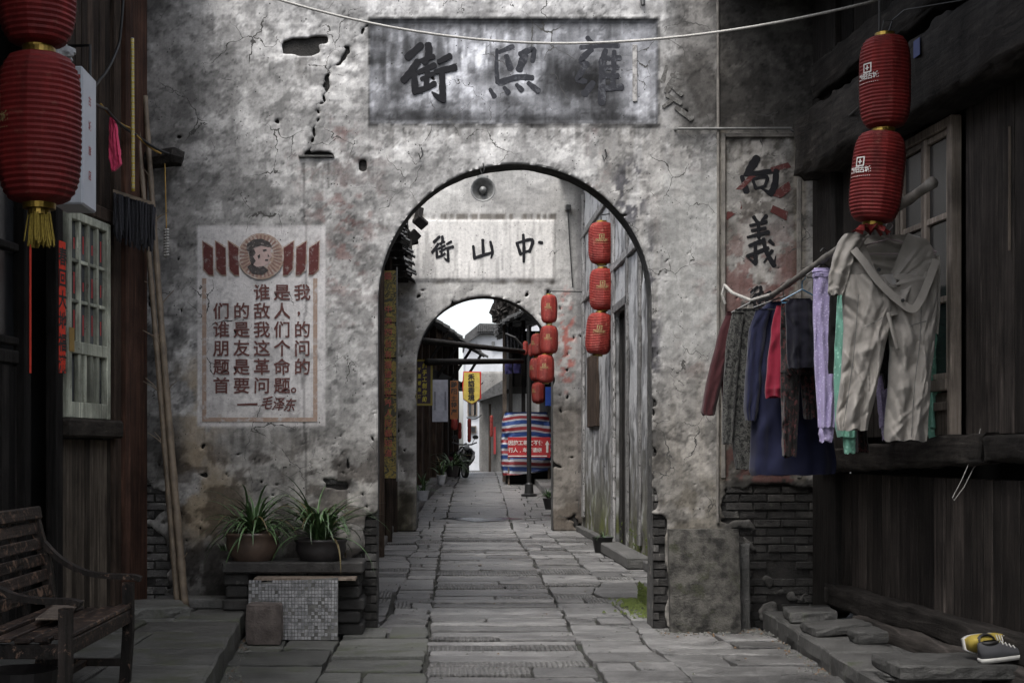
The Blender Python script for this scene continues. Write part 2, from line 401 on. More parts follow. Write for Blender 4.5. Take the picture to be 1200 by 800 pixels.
M['plastic'] = basic('clear_plastic_bag', (.6,.6,.6), (.3,.3,.3), .2, 20, .9, .01)
M['paint_dark'] = painted('dark_ink_on_plaster', (.014,.014,.016), (.1,.1,.105), .72, 18)
M['paint_dark2'] = painted('grey_ink_on_plaster', (.07,.068,.072), (.3,.3,.3), .6, 14)
M['paint_red'] = painted('faded_red_paint', (.1,.046,.042), (.27,.25,.245), .64, 26)
M['paint_tan'] = painted('faded_tan_paint', (.27,.2,.16), (.36,.34,.33), .56, 12)
M['paint_red2'] = painted('flaking_red_paint', (.085,.03,.028), (.2,.17,.165), .6, 18)
M['paint_pink'] = painted('faded_pink_paint', (.33,.25,.235), (.35,.33,.32), .6, 9)
M['paint_white'] = painted('faded_white_paint', (.36,.35,.34), (.14,.135,.13), .52, 9)
M['outline'] = painted('eroded_dark_outline', (.03,.03,.036), (.16,.165,.18), .56, 10)

def lantern_mat(name='red_lantern_silk', k1=(.105,.009,.009), k2=(.215,.02,.018), fade=(.19,.06,.045)):
    m, n, l, b = nt(name)
    v = coords(n, l, (1,1,1), True)
    f = noise(n, l, v, 5, 6, .6)
    c = ramp(n, l, f, [(.25, k1), (.75, k2)])
    f2 = noise(n, l, coords(n, l, (14,14,1.2)), 1, 6, .6); k = ramp(n, l, f2, [(.3, (.62,.62,.62)), (.7, (1.15,1.1,1.1))])
    c = mixc(n, l, 1.0, c, k, 'MULTIPLY')
    fd = noise(n, l, v, 11, 6, .7); kd = ramp(n, l, fd, [(.57, (0,0,0)), (.72, (1,1,1))]); c = mixc(n, l, kd, c, fade)
    l.new(c, b.inputs['Base Color']); b.inputs['Roughness'].default_value = .65; b.inputs['Specular IOR Level'].default_value = .3
    f3 = noise(n, l, coords(n, l, (30,30,10)), 1.5, 6, .6, 1); bump(n, l, f3, b, .5, .006)
    return m
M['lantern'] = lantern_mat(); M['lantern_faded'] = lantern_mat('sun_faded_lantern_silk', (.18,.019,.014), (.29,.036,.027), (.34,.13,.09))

# ------------------------------------------------------------------ text
def text_geo(s, size=1, bold=0, align='CENTER', spacing=1, line=1):
    cu = bpy.data.curves.new('lettering', 'FONT'); cu.body = s; cu.size = size; cu.offset = bold
    cu.align_x = align; cu.align_y = 'CENTER'; cu.resolution_u = 2; cu.fill_mode = 'FRONT'; cu.space_character = spacing; cu.space_line = line
    o = bpy.data.objects.new('lettering', cu); COL.objects.link(o)
    dg = bpy.context.evaluated_depsgraph_get(); dg.update()
    me = bpy.data.meshes.new_from_object(o.evaluated_get(dg))
    vs = [v.co.copy() for v in me.vertices]; fs = [tuple(p.vertices) for p in me.polygons]
    bpy.data.objects.remove(o); bpy.data.curves.remove(cu); bpy.data.meshes.remove(me)
    return vs, fs
def add_text(mb, s, cx, cy, cz, h, bold=0.02, sx=1, shear=0, Mx=None, fn=None, rot=0):
    """flat lettering facing the camera (-y); h = character height"""
    vs, fs = text_geo(s, h*1.08, bold*h)
    out = []
    cr, sr = math.cos(rot), math.sin(rot)
    for v in vs:
        x = v.x*sx+shear*v.y; z = v.y
        x, z = x*cr-z*sr, x*sr+z*cr
        p = Vector((cx+x, cy, cz+z))
        if fn: p = fn(x, z)
        if Mx: p = Mx@p
        out.append(p)
    mb.add(out, fs)
def add_text_px(mb, s, px, py, Y, hpx, bold=.02, sx=1, shear=0, off=0, rot=0):
    p = P(px, py, Y); add_text(mb, s, p.x, Y-off, p.z, hpx*Y/F, bold, sx, shear, rot=rot)

def brush(mb, strokes, mapf, y, th=.003, rnd=None):
    """strokes: lists of (x, y, w) in drawing units; mapf -> world (x, z), scale"""
    k = 0
    for st in strokes:
        pts = [Vector((a, b, c)) for a, b, c in st]
        dense = []
        for i in range(len(pts)-1):
            p0 = pts[max(i-1, 0)]; p1 = pts[i]; p2 = pts[i+1]; p3 = pts[min(i+2, len(pts)-1)]
            n = 6
            for j in range(n):
                t = j/n
                dense.append(.5*((2*p1)+(-p0+p2)*t+(2*p0-5*p1+4*p2-p3)*t*t+(-p0+3*p1-3*p2+p3)*t**3))
        dense.append(pts[-1])
        L = []; Rr = []
        for i, p in enumerate(dense):
            a = dense[max(i-1, 0)]; b = dense[min(i+1, len(dense)-1)]
            d = Vector((b.x-a.x, b.y-a.y)); d.normalize(); nx = Vector((-d.y, d.x))
            w = p.z*.5*(1+.08*math.sin(i*1.7+k))
            L.append((p.x+nx.x*w, p.y+nx.y*w)); Rr.append((p.x-nx.x*w, p.y-nx.y*w))
        def cap(p, q, sgn, w):
            d = Vector((q.x-p.x, q.y-p.y)); d.normalize(); nx = Vector((-d.y, d.x)); o = []
            for a in (35, 70, 110, 145):
                t = math.radians(a); o.append((p.x+nx.x*w*math.cos(t)*sgn-d.x*w*math.sin(t)*.7, p.y+nx.y*w*math.cos(t)*sgn-d.y*w*math.sin(t)*.7))
            return o
        c1 = cap(dense[0], dense[1], -1, dense[0].z*.5); c2 = cap(dense[-1], dense[-2], -1, dense[-1].z*.5)
        # quads along the ribbon, fans at the ends
        yy = y-k*.0004; k += 1
        def mp(q): x, z = mapf(q[0], q[1]); return Vector((x, yy-th, z))
        vs = [mp(q) for q in L]+[mp(q) for q in Rr]; n = len(L)
        fs = [(i, i+1, n+i+1, n+i) for i in range(n-1)]
        base = len(vs); vs += [mp(q) for q in c1]+[mp(q) for q in c2]
        fs.append((n, base, base+1, base+2, base+3, 0)); fs.append((n-1, base+4, base+5, base+6, base+7, 2*n-1))
        # rim back to the wall
        m = len(vs); vs2 = [Vector((v.x, y+.004, v.z)) for v in vs]
        rim = list(range(n))+[base+4, base+5, base+6, base+7]+list(range(2*n-1, n-1, -1))+[base, base+1, base+2, base+3]
        fs += [(rim[i], rim[(i+1) % len(rim)], rim[(i+1) % len(rim)]+m, rim[i]+m) for i in range(len(rim))]
        mb.add(vs+vs2, fs)

JIE = [[(300,110,70),(155,240,80)], [(265,280,70),(190,390,78),(110,480,70)], [(225,400,60),(235,590,78)],
       [(370,105,75),(378,200,75),(330,300,50)], [(285,275,40),(430,230,50)], [(270,395,50),(440,320,60)],
       [(365,330,50),(350,560,58)], [(300,465,40),(425,410,50)], [(225,600,60),(350,560,58),(440,510,60)],
       [(480,285,50),(600,225,65)], [(450,390,55),(650,345,75)], [(515,395,60),(520,560,72),(525,670,70)], [(540,690,50),(470,650,55),(410,600,14)]]
ZHONG = [[(585,350,11),(600,395,13)], [(583,352,10),(645,338,13),(634,385,12)], [(600,393,9),(634,380,10)], [(610,318,11),(613,370,13),(612,424,10)], [(672,348,13),(684,350,12)]]
SHAN = [[(415,362,10),(420,408,13)], [(418,410,12),(455,398,13),(488,388,10)], [(452,338,12),(455,400,12)], [(482,345,10),(490,385,12),(484,410,5)]]
XIANG = [[(425,182,30),(405,215,34),(378,250,14)], [(366,255,16),(385,318,26)], [(385,248,16),(440,240,20),(505,232,24)], [(500,232,22),(495,285,26),(480,322,26)], [(482,325,20),(440,300,6)],
         [(408,268,10),(420,300,14)], [(410,265,10),(464,257,14),(455,292,12)], [(420,302,9),(458,292,11)]]
YI = [[(412,412,14),(425,432,12)], [(462,408,15),(440,432,8)], [(398,446,10),(462,432,15)], [(404,466,10),(458,456,13)], [(388,492,10),(470,472,16)], [(430,432,12),(432,495,13)],
      [(395,525,12),(440,508,18)], [(386,566,12),(468,535,17)], [(418,512,12),(420,590,18)], [(420,596,14),(390,572,5)], [(450,498,14),(462,550,17),(492,604,20)], [(490,604,12),(498,566,4)], [(484,545,14),(452,590,5)], [(474,506,14),(490,520,10)]]

# ------------------------------------------------------------------ plaster sheets
def sheet(name, parent, origin, ux, width, height, res, colf, maskf, reliefn, thick, mat, snap=None, seed=0):
    """rough plaster sheet: origin lower-left (world), ux unit horizontal vector, normal = ux x z (towards viewer)"""
    ux = Vector(ux).normalized(); nrm = ux.cross(Vector((0,0,1))).normalized()
    na, nb = int(width/res), int(height/res)
    a = np.linspace(0, width, na+1); b = np.linspace(0, height, nb+1)
    A, B = np.meshgrid(a, b, indexing='ij')
    ca, cb = np.meshgrid((a[1:]+a[:-1])/2, (b[1:]+b[:-1])/2, indexing='ij')
    keep = maskf(ca, cb)
    if snap is not None: A, B = snap(A, B, keep)
    rel = reliefn(A, B)
    X = origin[0]+ux.x*A+nrm.x*rel; Yy = origin[1]+ux.y*A+nrm.y*rel; Z = origin[2]+B
    idx = np.arange((na+1)*(nb+1)).reshape(na+1, nb+1)
    i, j = np.nonzero(keep)
    quads = np.stack([idx[i, j], idx[i+1, j], idx[i+1, j+1], idx[i, j+1]], 1)
    V = np.stack([X.ravel(), Yy.ravel(), Z.ravel()], 1)
    col = colf(A, B).reshape(-1, 3)
    # rims
    kp = np.pad(keep, 1)
    rims = []
    for di, dj, e in ((-1,0,(0,1)), (1,0,(2,3)), (0,-1,(1,0)), (0,1,(3,2))):
        nb_ = kp[1+di:1+di+na, 1+dj:1+dj+nb]
        ii, jj = np.nonzero(keep & ~nb_)
        c = [(ii, jj), (ii+1, jj), (ii+1, jj+1), (ii, jj+1)]
        pr = {(-1,0): (3,0), (1,0): (1,2), (0,-1): (0,1), (0,1): (2,3)}[(di, dj)]
        rims.append(np.stack([idx[c[pr[0]]], idx[c[pr[1]]]], 1))
    rims = np.concatenate(rims)
    bs_n = np.zeros(len(V)); acc = np.zeros((len(V), 3))
    for it in range(3):
        bs_n[:] = 0; acc[:] = 0
        for a_, b_ in ((0, 1), (1, 0)):
            np.add.at(bs_n, rims[:, a_], 1); np.add.at(acc, rims[:, a_], V[rims[:, b_]])
        k_ = bs_n == 2
        V[k_] = V[k_]*.45+acc[k_]/2*.55
    N = len(V)
    Vb = V-np.array([nrm.x, nrm.y, nrm.z])*thick
    V = np.concatenate([V, Vb]); col = np.concatenate([col, col*.6])
    rq = np.stack([rims[:,1], rims[:,0], rims[:,0]+N, rims[:,1]+N], 1)
    Q = np.concatenate([quads, rq])
    used = np.unique(Q); remap = -np.ones(len(V), int); remap[used] = np.arange(len(used))
    V = V[used]; col = col[used]; Q = remap[Q]
    po = ORG[parent.name]; V = V-np.array(po)
    me = bpy.data.meshes.new(name); me.vertices.add(len(V)); me.vertices.foreach_set('co', V.ravel())
    me.loops.add(len(Q)*4); me.loops.foreach_set('vertex_index', Q.ravel()); me.polygons.add(len(Q))
    me.polygons.foreach_set('loop_start', np.arange(0, len(Q)*4, 4)); me.polygons.foreach_set('loop_total', np.full(len(Q), 4))
    sm_ = np.zeros(len(Q), bool); sm_[:len(quads)] = True; me.polygons.foreach_set('use_smooth', sm_)
    me.update(calc_edges=True)
    ca_ = me.color_attributes.new('Col', 'FLOAT_COLOR', 'POINT')
    ca_.data.foreach_set('color', np.concatenate([col, np.ones((len(col), 1))], 1).astype(np.float32).ravel())
    me.materials.append(mat)
    o = link(name, me, parent); ORG[o.name] = po
    return o

def line_d(u, v, pts):
    d = np.full(np.shape(u), 1e9)
    for (x0, y0), (x1, y1) in zip(pts[:-1], pts[1:]):
        L2 = (x1-x0)**2+(y1-y0)**2; t = np.clip(((u-x0)*(x1-x0)+(v-y0)*(y1-y0))/L2, 0, 1)
        d = np.minimum(d, np.hypot(u-x0-t*(x1-x0), v-y0-t*(y1-y0)))
    return d

# ================================================================== GROUND
def gz(Y):
    ks = [(-50,0),(29.5,0),(33,.22),(36,.5),(40,.72),(44,.88),(50,.93),(3000,.93)]
    for (a, b), (c, d) in zip(ks[:-1], ks[1:]):
        if Y <= c: return b+(d-b)*(Y-a)/(c-a)
    return .93
g = MB(); ys = [-30,0,6,10,14,20,26,29.5,33,36,40,44,50,70,200,1500]
xs = [-1500,-200,-30,-6,-3,0,3,6,30,200,1500]
vs = [(x, y, gz(y)-.045) for y in ys for x in xs]; nx = len(xs)
g.add(vs, [(j*nx+i, j*nx+i+1, (j+1)*nx+i+1, (j+1)*nx+i) for j in range(len(ys)-1) for i in range(nx-1)])
ground = g.build('ground', M['soil'], org=(0,0,0)); tagp(ground, kind='structure')
pave = bpy.data.objects.new('pavement', None); COL.objects.link(pave); pave['kind'] = 'structure'; ORG['pavement'] = Vector((0,0,0))

def jL(Y): return np.interp(Y, [6,9,13,20,29,36,42,50], [-.08,-.09,-.11,-.02,.07,.3,.55,.9])
def jR(Y): return np.interp(Y, [6,9,13,20,29,36,42,50], [1.08,1.13,1.2,1.36,1.52,1.62,1.72,1.95])
def slab_mesh(pts, top, th, r, name='paving_slab'):
    """pts: 4 corners (x,y) ccw; ragged outline, chamfered top"""
    out = []
    for i in range(4):
        a = Vector(pts[i]); b = Vector(pts[(i+1) % 4]); L = (b-a).length
        n = 4 if L > .7 else (3 if L > .3 else 2)
        d = (b-a).normalized(); nn = Vector((-d.y, d.x))
        for k in range(n):
            t = k/n
            p = a.lerp(b, t)+nn*r.uniform(-.003, .016)
            if k == 0: p = a+((Vector(pts[(i-1) % 4])-a).normalized()+(b-a).normalized())*r.uniform(.006, .022)
            out.append(p)
    c = sum(out, Vector((0,0)))/len(out); n = len(out)
    tilt = (r.uniform(-.009, .009), r.uniform(-.035, .035))
    def zz(p): return top+gz(p.y)+(p.x-c.x)*tilt[0]+(p.y-c.y)*tilt[1]
    def shr(p, d):
        q = p-c; return c+q*(1-d/max(q.length, .05))
    vs = [Vector((p.x, p.y, gz(p.y)-th)) for p in out]
    vs += [Vector((p.x, p.y, zz(p)-.008)) for p in out]
    in1 = [shr(p, .005+r.uniform(0, .006)) for p in out]
    vs += [Vector((p.x, p.y, zz(p)-r.uniform(0, .003))) for p in in1]
    in2 = [shr(p, .06) for p in out]
    vs += [Vector((p.x, p.y, zz(p)+r.uniform(-.002, .003))) for p in in2]
    fs = []
    for k in range(3):
        for j in range(n):
            fs.append((k*n+j, k*n+(j+1) % n, (k+1)*n+(j+1) % n, (k+1)*n+j))
    fs.append(tuple(range(3*n, 4*n)))
    mb = MB(); mb.add([v-Vector((c.x, c.y, gz(c.y))) for v in vs], fs)
    return mb, (c.x, c.y, gz(c.y))
slabs = []
def row_lane(fL, fR, Y0, Y1, dmin, dmax, splits, gap=.006, r=R):
    Y = Y0
    while Y < Y1:
        d = r.uniform(dmin, dmax)
        n = r.choice(splits); cuts = [0]+sorted([(i+1)/n+r.uniform(-.12, .12) for i in range(n-1)])+[1]
        sk0, sk1 = r.uniform(-.02, .02), r.uniform(-.02, .02)
        ea, eb = r.uniform(-.022, .022), r.uniform(-.022, .022)
        for a, b in zip(cuts[:-1], cuts[1:]):
            x0, x1 = fL(Y)+ea, fR(Y)+eb; X0, X1 = fL(Y+d)+ea, fR(Y+d)+eb
            pts = [(x0+(x1-x0)*a+gap, Y+gap+sk0*(a-.5)), (x0+(x1-x0)*b-gap, Y+gap+sk0*(b-.5)), (X0+(X1-X0)*b-gap, Y+d-gap+sk1*(b-.5)), (X0+(X1-X0)*a+gap, Y+d-gap+sk1*(a-.5))]
            slabs.append(pts)
        Y += d
def wig(f, amp, fr, ph):
    return lambda Y: float(f(Y))+amp*math.sin(Y*fr+ph)+amp*.5*math.sin(Y*fr*2.7+ph)
cl = wig(jL, .006, 1.1, 0); cr = wig(jR, .007, .9, 1)
row_lane(cl, cr, 6.3, 50, .24, .46, [1,1,1,1,2])
# left of the centre lane: courtyard then passage then far street
mid = lambda Y: float(jL(Y))-.42+.16*(vn(Y*.8, 3, 2)-.5)
row_lane(mid, cl, 12.6, 29.5, .3, .6, [1,1,2]); row_lane(lambda Y: -.98, mid, 13.0, 29.5, .35, .75, [1])
row_lane(lambda Y: -.85, cl, 6.5, 12.6, .4, .8, [1,2]); row_lane(lambda Y: -1.72+.05*(13-Y)*0, lambda Y: -.85, 6.5, 12.9, .5, 1.0, [1,1,2])
# right of it
m1 = lambda Y: float(jR(Y))+.6+.3*(vn(Y*.7, 9, 2)-.5)
row_lane(cr, m1, 6.5, 29.5, .3, .6, [1,1,2]); row_lane(m1, lambda Y: 2.92, 6.5, 29.5, .3, .62, [1,2,2])
row_lane(lambda Y: np.interp(Y, [29.5,33,44,50], [-.47,-.5,.45,.8]), cl, 29.5, 50, .4, .8, [1,2])
row_lane(cr, lambda Y: np.interp(Y, [29.5,36,50], [2.6,2.7,2.9]), 29.5, 50, .4, .7, [2,3])
slabs.sort(key=lambda p: p[0][1])
far = MB()
for i, pts in enumerate(slabs):
    cy = sum(p[1] for p in pts)/4; cx = sum(p[0] for p in pts)/4
    mb, o = slab_mesh(pts, R.uniform(-.011, .009) if cy < 29 else 0, .05, R)
    if i < 298:
        wide = cx > jL(cy) and cx < jR(cy)
        mt = 'slab_chisel' if R.random() < (0.26 if wide else .2) else 'slab'
        if cx < jL(cy) and cy < 12.8: mt = 'slab_green'
        me = mb.mesh('paving_slab', M[mt]); link('paving_slab', me, pave, o)
    else:
        far.add([Vector(v)+Vector(o) for v in mb.v], mb.f)
fo = far.build('distant_paving', M['slab'], pave); fo['kind'] = 'stuff'

# ================================================================== FIRST GATE WALL
YW = 13.0; SW = F/YW
AX0, AX1 = (443-VX)/SW, (764-VX)/SW; ACX, AR = (AX0+AX1)/2, (AX1-AX0)/2; AZ = EYE+(VY-192)/SW-AR
wx0, wx1, wtop = -3.5, 3.62, 6.7
gate = thing('gate_wall', 'tall grey plastered wall pierced by the nearest and largest archway', 'wall', (ACX, YW, 0))
def arch_core(x0, x1, cx, r, spring, top, y0, y1, n=28):
    mb = MB()
    arc = [(cx+r*math.cos(PI-PI*k/n), spring+r*math.sin(PI*k/n)) for k in range(n+1)]
    for y, flip in ((y0, 0), (y1, 1)):
        q = []
        q.append([(x0,0),(cx-r,0),(cx-r,spring),(x0,spring)]); q.append([(cx+r,0),(x1,0),(x1,spring),(cx+r,spring)])
        q.append([(x0,spring),(cx-r,spring),(cx-r,top),(x0,top)]); q.append([(cx+r,spring),(x1,spring),(x1,top),(cx+r,top)])
        for a, b in zip(arc[:-1], arc[1:]): q.append([a, b, (b[0], top), (a[0], top)])
        for f in q:
            f = f[::-1] if flip else f
            mb.add([(p[0], y, p[1]) for p in f], [(0,1,2,3)])
    path = [(cx-r, 0)]+arc+[(cx+r, 0)]
    for a, b in zip(path[:-1], path[1:]): mb.add([(a[0],y0,a[1]),(a[0],y1,a[1]),(b[0],y1,b[1]),(b[0],y0,b[1])], [(0,1,2,3)])
    mb.add([(x0,y0,0),(x0,y1,0),(x0,y1,top),(x0,y0,top)], [(0,1,2,3)]); mb.add([(x1,y0,0),(x1,y0,top),(x1,y1,top),(x1,y1,0)], [(0,1,2,3)])
    mb.add([(x0,y0,top),(x1,y0,top),(x1,y1,top),(x0,y1,top)], [(0,1,2,3)])
    return mb
arch_core(wx0, wx1, ACX, AR+.02, AZ, wtop, YW+.03, YW+.32).build('masonry_core', M['masonry'], gate)

def uvw(A, B): return VX+(A+wx0)*SW, VY-(B-EYE)*SW
def lost(u, v):      # where the plaster has fallen
    n1 = fbm(u/34, v/34, 5, 1)-.5; n2 = fbm(u/9, v/9, 3, 9)-.5
    f = np.full(np.shape(u), -1.0)
    def reg(w): nonlocal f; f = np.maximum(f, w)
    reg((boxm(u, v, 120, 205, 560, 760, 22)-.5)*1.0)
    reg((boxm(u, v, 846, 1000, 566, 760, 16)-.5)*.95)
    reg((boxm(u, v, 425, 450, 600, 760, 8)-.5)*1.9)
    reg((boxm(u, v, 755, 784, 600, 760, 9)-.5)*1.7)
    reg((boxm(u, v, 300, 445, 668, 760, 12)-.5)*1.4)
    reg((boxm(u, v, 395, 445, 640, 700, 14)-.5)*.9)
    reg((boxm(u, v, 760, 772, 430, 600, 4)-.5)*.6)
    m = (f+n1*1.3+n2*.5) > .28
    chips = (fbm(u/9, v/9, 4, 21) > .79) & (v > 250)
    chips |= (fbm(u/8, v/6, 4, 25) > .765) & (v > 520) & (u < 450)
    hole = ((np.abs(u-352)+n2*26 < 19) & (np.abs(v-54)+n1*14 < 10)) | ((np.abs(u-376)+n2*12 < 10) & (np.abs(v-47)+n1*8 < 4))
    hole |= (np.abs(u-374) < 17) & (np.abs(v-182+n2*4) < 3.4)
    hole |= (np.abs(u-425) < 4) & (np.abs(v-193) < 7)
    hole |= (np.abs(u-393-n2*20) < 13) & (np.abs(v-568-n2*10) < 5)
    hole |= np.hypot((u-210), (v-161)) < 3
    hole |= np.hypot((u-803), (v-132)) < 4
    crack = line_d(u+n2*16+(fbm(u/3, v/3, 2, 77)-.5)*5, v+n1*18, [(432,28),(410,52),(396,70),(383,92),(376,112),(372,140),(361,176)])
    hole |= crack < (1.15+2.2*sm(.5,.75,fbm(u/10, v/10, 3, 4)))
    return m | chips & ~((u > 225) & (u < 388) & (v > 258) & (v < 506)) | hole
def in_arch(x, z, m=0):
    return ((np.abs(x-ACX) < AR+m) & (z < AZ)) | (np.hypot(x-ACX, z-AZ) < AR+m)
def w1_mask(A, B):
    u, v = uvw(A, B); return ~in_arch(A+wx0, B) & ~lost(u, v)
def w1_snap(A, B, keep):
    x = A+wx0; z = B.copy(); x2 = x.copy()
    d = np.hypot(x-ACX, z-AZ); k = (z >= AZ) & (np.abs(d-AR) < .017)
    x2[k] = ACX+(x[k]-ACX)/d[k]*AR; z[k] = AZ+(z[k]-AZ)/d[k]*AR
    k = (B < AZ) & (np.abs(np.abs(x-ACX)-AR) < .012); x2[k] = ACX+np.sign(x[k]-ACX)*AR
    k = (B < AZ)
    return x2-wx0, z
def w1_rel(A, B):
    u, v = uvw(A, B)
    n = fbm(u/60, v/60, 2, 2)-.5; f = fbm(u/7, v/7, 3, 8)-.5
    layer = sm(.50, .515, fbm(u/45, v/38, 5, 31))
    r = n*.02+f*.0035+layer*.005
    pl = boxm(u, v, 434, 770, 24, 144, 1.2); r = r*(1-pl)+(-.018+f*.0015)*pl
    rid = boxm(u, v, 430, 774, 20, 148, 1.2)-pl; r = r*(1-rid)+.006*rid
    po = boxm(u, v, 231, 382, 265, 500, 1.5); r = r*(1-po*.85)+.001*po
    r -= .007*(np.abs(u-357-2*np.sin(v/40)) < 1.3)*(v > 190)
    pn = boxm(u, v, 850, 937, 160, 560, 2); r -= pn*.02
    dd = line_d(u, v, [(160,0),(330,30),(420,90)]); r += .004*sm(30, 0, dd)*f*4
    d1 = line_d(u+n*30, v+f*14, [(340,0),(372,18),(402,44)]); r -= .009*(d1 < 1.6)
    d2 = line_d(u+n*30, v+f*14, [(366,0),(400,24),(440,18)]); r -= .006*(d2 < 1.4)
    return r
def w1_col(A, B):
    u, v = uvw(A, B)
    big = fbm(u/110, v/110, 5, 11); mid_ = fbm(u/34, v/34, 6, 12); fine = fbm(u/9, v/9, 4, 13)
    drip = fbm(u/7, v/90, 4, 14); lay = fbm(u/45, v/38, 5, 31)
    L = .285*(0.72+.58*big)*(0.86+.28*mid_)*(.93+.14*fine)*(.88+.24*fbm(u/22, v/5, 4, 17))
    L *= 1+.2*sm(.52, .56, fbm(u/50, v/40, 6, 41))            # brighter lime coat left in islands
    L *= 1-.24*sm(.55, .59, fbm(u/26, v/30, 6, 44))           # grey weathered patches
    L *= .88+.24*drip
    L *= 1+.22*sm(.505, .512, lay)
    L *= 1-.5*np.exp(-((lay-.506)/.0045)**2)*sm(.4, .5, fine)
    l2 = fbm(u/20, v/17, 5, 37); L *= 1-.3*sm(.545, .555, l2); L *= 1-.35*np.exp(-((l2-.55)/.006)**2)
    l3 = fbm(u/8, v/7, 4, 39); L *= 1-.3*sm(.62, .64, l3); L *= 1+.22*sm(.36, .34, l3)
    L = L*1.02; base = np.stack([L*1.0, L*.985, L*.968], -1)
    def tint(m, c, k=1):                                      # blend a coloured stain
        nonlocal base
        m = np.clip(m*k, 0, 1)[..., None]; base = base*(1-m)+(np.array(c)*(.7+.6*fine[..., None]))*m
    def mul(m, c):
        nonlocal base
        m = np.clip(m, 0, 1)[..., None]; base = base*(1-m+m*np.array(c))
    n = mid_-.5
    mul(boxm(u, v, 100, 225, -200, 330, 70), (.72,.7,.68))                       # duller render at far left
    mul(sm(340, 240, u)*sm(300, 100, v)*.5, (.8,.79,.78)); mul(boxm(u, v, 100, 430, 180, 560, 60), (.82,.82,.82))
    mul(boxm(u, v, 430, 780, -60, 14, 5), (1.45,1.45,1.46))                      # pale strip above the plaque
    mul(boxm(u, v, 400, 700, 145, 190, 14)*(drip+.3), (1.25,1.25,1.25))
    tint(boxm(u, v, 205, 262, 420, 640, 26)*sm(.42, .6, mid_), (.25,.2,.14), .8)   # ochre seepage
    tint(blob(u, v, 250, 590, 50, 50)*sm(.4, .55, mid_), (.3,.25,.18), .7)
    tint(boxm(u, v, 358, 430, 560, 665, 20)*sm(.4, .55, fbm(u/20, v/24, 5, 51)), (.42,.41,.39), .8)
    tint(boxm(u, v, 235, 350, 500, 560, 20)*sm(.45, .6, fbm(u/20, v/24, 5, 52)), (.33,.32,.31), .5)
    mul(boxm(u, v, 150, 450, 520, 800, 20)*sm(.5, .58, fbm(u/24, v/24, 6, 53)), (.42,.4,.39))
    mul(boxm(u, v, 200, 445, 630, 800, 18), (.42,.42,.42))                        # splash-back dirt
    mul(boxm(u, v, 160, 215, 360, 720, 14)*sm(.42, .56, mid_), (.4,.4,.4))
    # traces of old red paint
    tr = sm(.56, .66, fbm(u/12, v/10, 5, 61))
    for cu, cv, ru, rv, k in ((410,250,45,30,.9),(395,150,25,20,.7),(420,345,35,60,.5),(395,300,25,40,.8),(700,190,14,45,.5),(800,260,40,70,.25),(827,330,14,40,.9),(815,400,25,40,.6),(395,200,60,40,.4),(330,180,12,30,.4)):
        tint(blob(u, v, cu, cv, ru*1.3, rv*1.3)*tr, (.15,.075,.068), k*.65)
    mul(sm(.54, .63, fbm(u/18, v/14, 5, 66))*boxm(u, v, 380, 445, 160, 380, 20), (.62,.6,.6))
    # dark splash right of the arch crown
    sp = sm(.5, .56, fbm(u/13, v/20, 5, 71))
    mul(np.maximum(blob(u, v, 738, 225, 26, 50), blob(u, v, 760, 380, 18, 130))*sp*1.6, (.28,.28,.31))
    mul(boxm(u, v, 762, 778, 380, 620, 6)*sm(.35, .55, mid_), (.45,.44,.43))
    mul(boxm(u, v, 690, 830, 150, 560, 20)*sm(.45, .55, drip)*.5, (.75,.73,.7))
    tint(boxm(u, v, 776, 850, 160, 420, 10)*sm(.4, .6, big+.1), (.3,.3,.29), .6)
    mul(boxm(u, v, 790, 1000, -60, 156, 12), (.42,.41,.4)); mul(boxm(u, v, 842, 1000, -60, 152, 4), (.6,.6,.6))                        # eave shade painted into the wall's top right
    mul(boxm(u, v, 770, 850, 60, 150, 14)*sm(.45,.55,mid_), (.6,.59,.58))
    mul(boxm(u, v, 842, 1000, 560, 800, 8), (.4,.4,.4))
    mul(boxm(u, v, 776, 846, 560, 640, 12)*sm(.45,.55,mid_), (.6,.58,.54))
    # upright painted panel with worn paint
    pn = boxm(u, v, 850, 937, 160, 565, 2)
    mul(pn*sm(.46, .56, fbm(u/22, v/28, 6, 81)), (.55,.53,.51))
    tint(pn*sm(.48, .5, fbm(u/19, v/17, 5, 83))*sm(235, 330, v), (.16,.075,.07), .75)
    tint(pn*blob(u, v, 890, 235, 34, 190)*1.2*sm(.5, .42, fbm(u/12, v/12, 5, 84)), (.4,.39,.38), .85)
    mul(boxm(u, v, 842, 852, 150, 565, 2)+boxm(u, v, 930, 945, 150, 565, 3), (.7,.66,.6))
    mul(boxm(u, v, 850, 945, 150, 700, 4)*sm(400,470,v)*.6, (.5,.5,.5)); mul(boxm(u, v, 842, 1000, -60, 800, 3), (.8,.78,.75)); mul(boxm(u, v, 770, 850, 420, 800, 30), (.75,.73,.7))  # right end also tinted darker to mimic shade from the right house
    # plaque: blue-grey wash with vertical streaks
    pl = boxm(u, v, 433, 771, 22, 146, 1.0)[..., None]
    st = fbm(u/5, v/40, 4, 91); cl_ = fbm(u/45, v/30, 5, 92)
    Lp = .12*(4.6*cl_**2.2+.1)*(.45+1.1*st)*(1+.5*sm(.52,.56,fbm(u/14, v/9, 5, 93))-.35*sm(.55,.58,fbm(u/16, v/22, 5, 94)))
    Lp = Lp*(1+.9*boxm(u, v, 440, 640, 45, 80, 25)*sm(.4,.6,st))*(1+.8*boxm(u, v, 436, 560, 80, 132, 25))
    Lp = Lp*(1-.7*boxm(u, v, 630, 740, 55, 122, 26))*(1+.25*boxm(u,v,740,768,30,140,8))*(1-.55*boxm(u, v, 430, 780, 132, 150, 6))*(1-.5*boxm(u, v, 430, 780, 18, 34, 5))
    Lp = Lp+.11*boxm(u, v, 728, 768, 35, 120, 12)+.05*boxm(u,v,640,700,40,60,14)
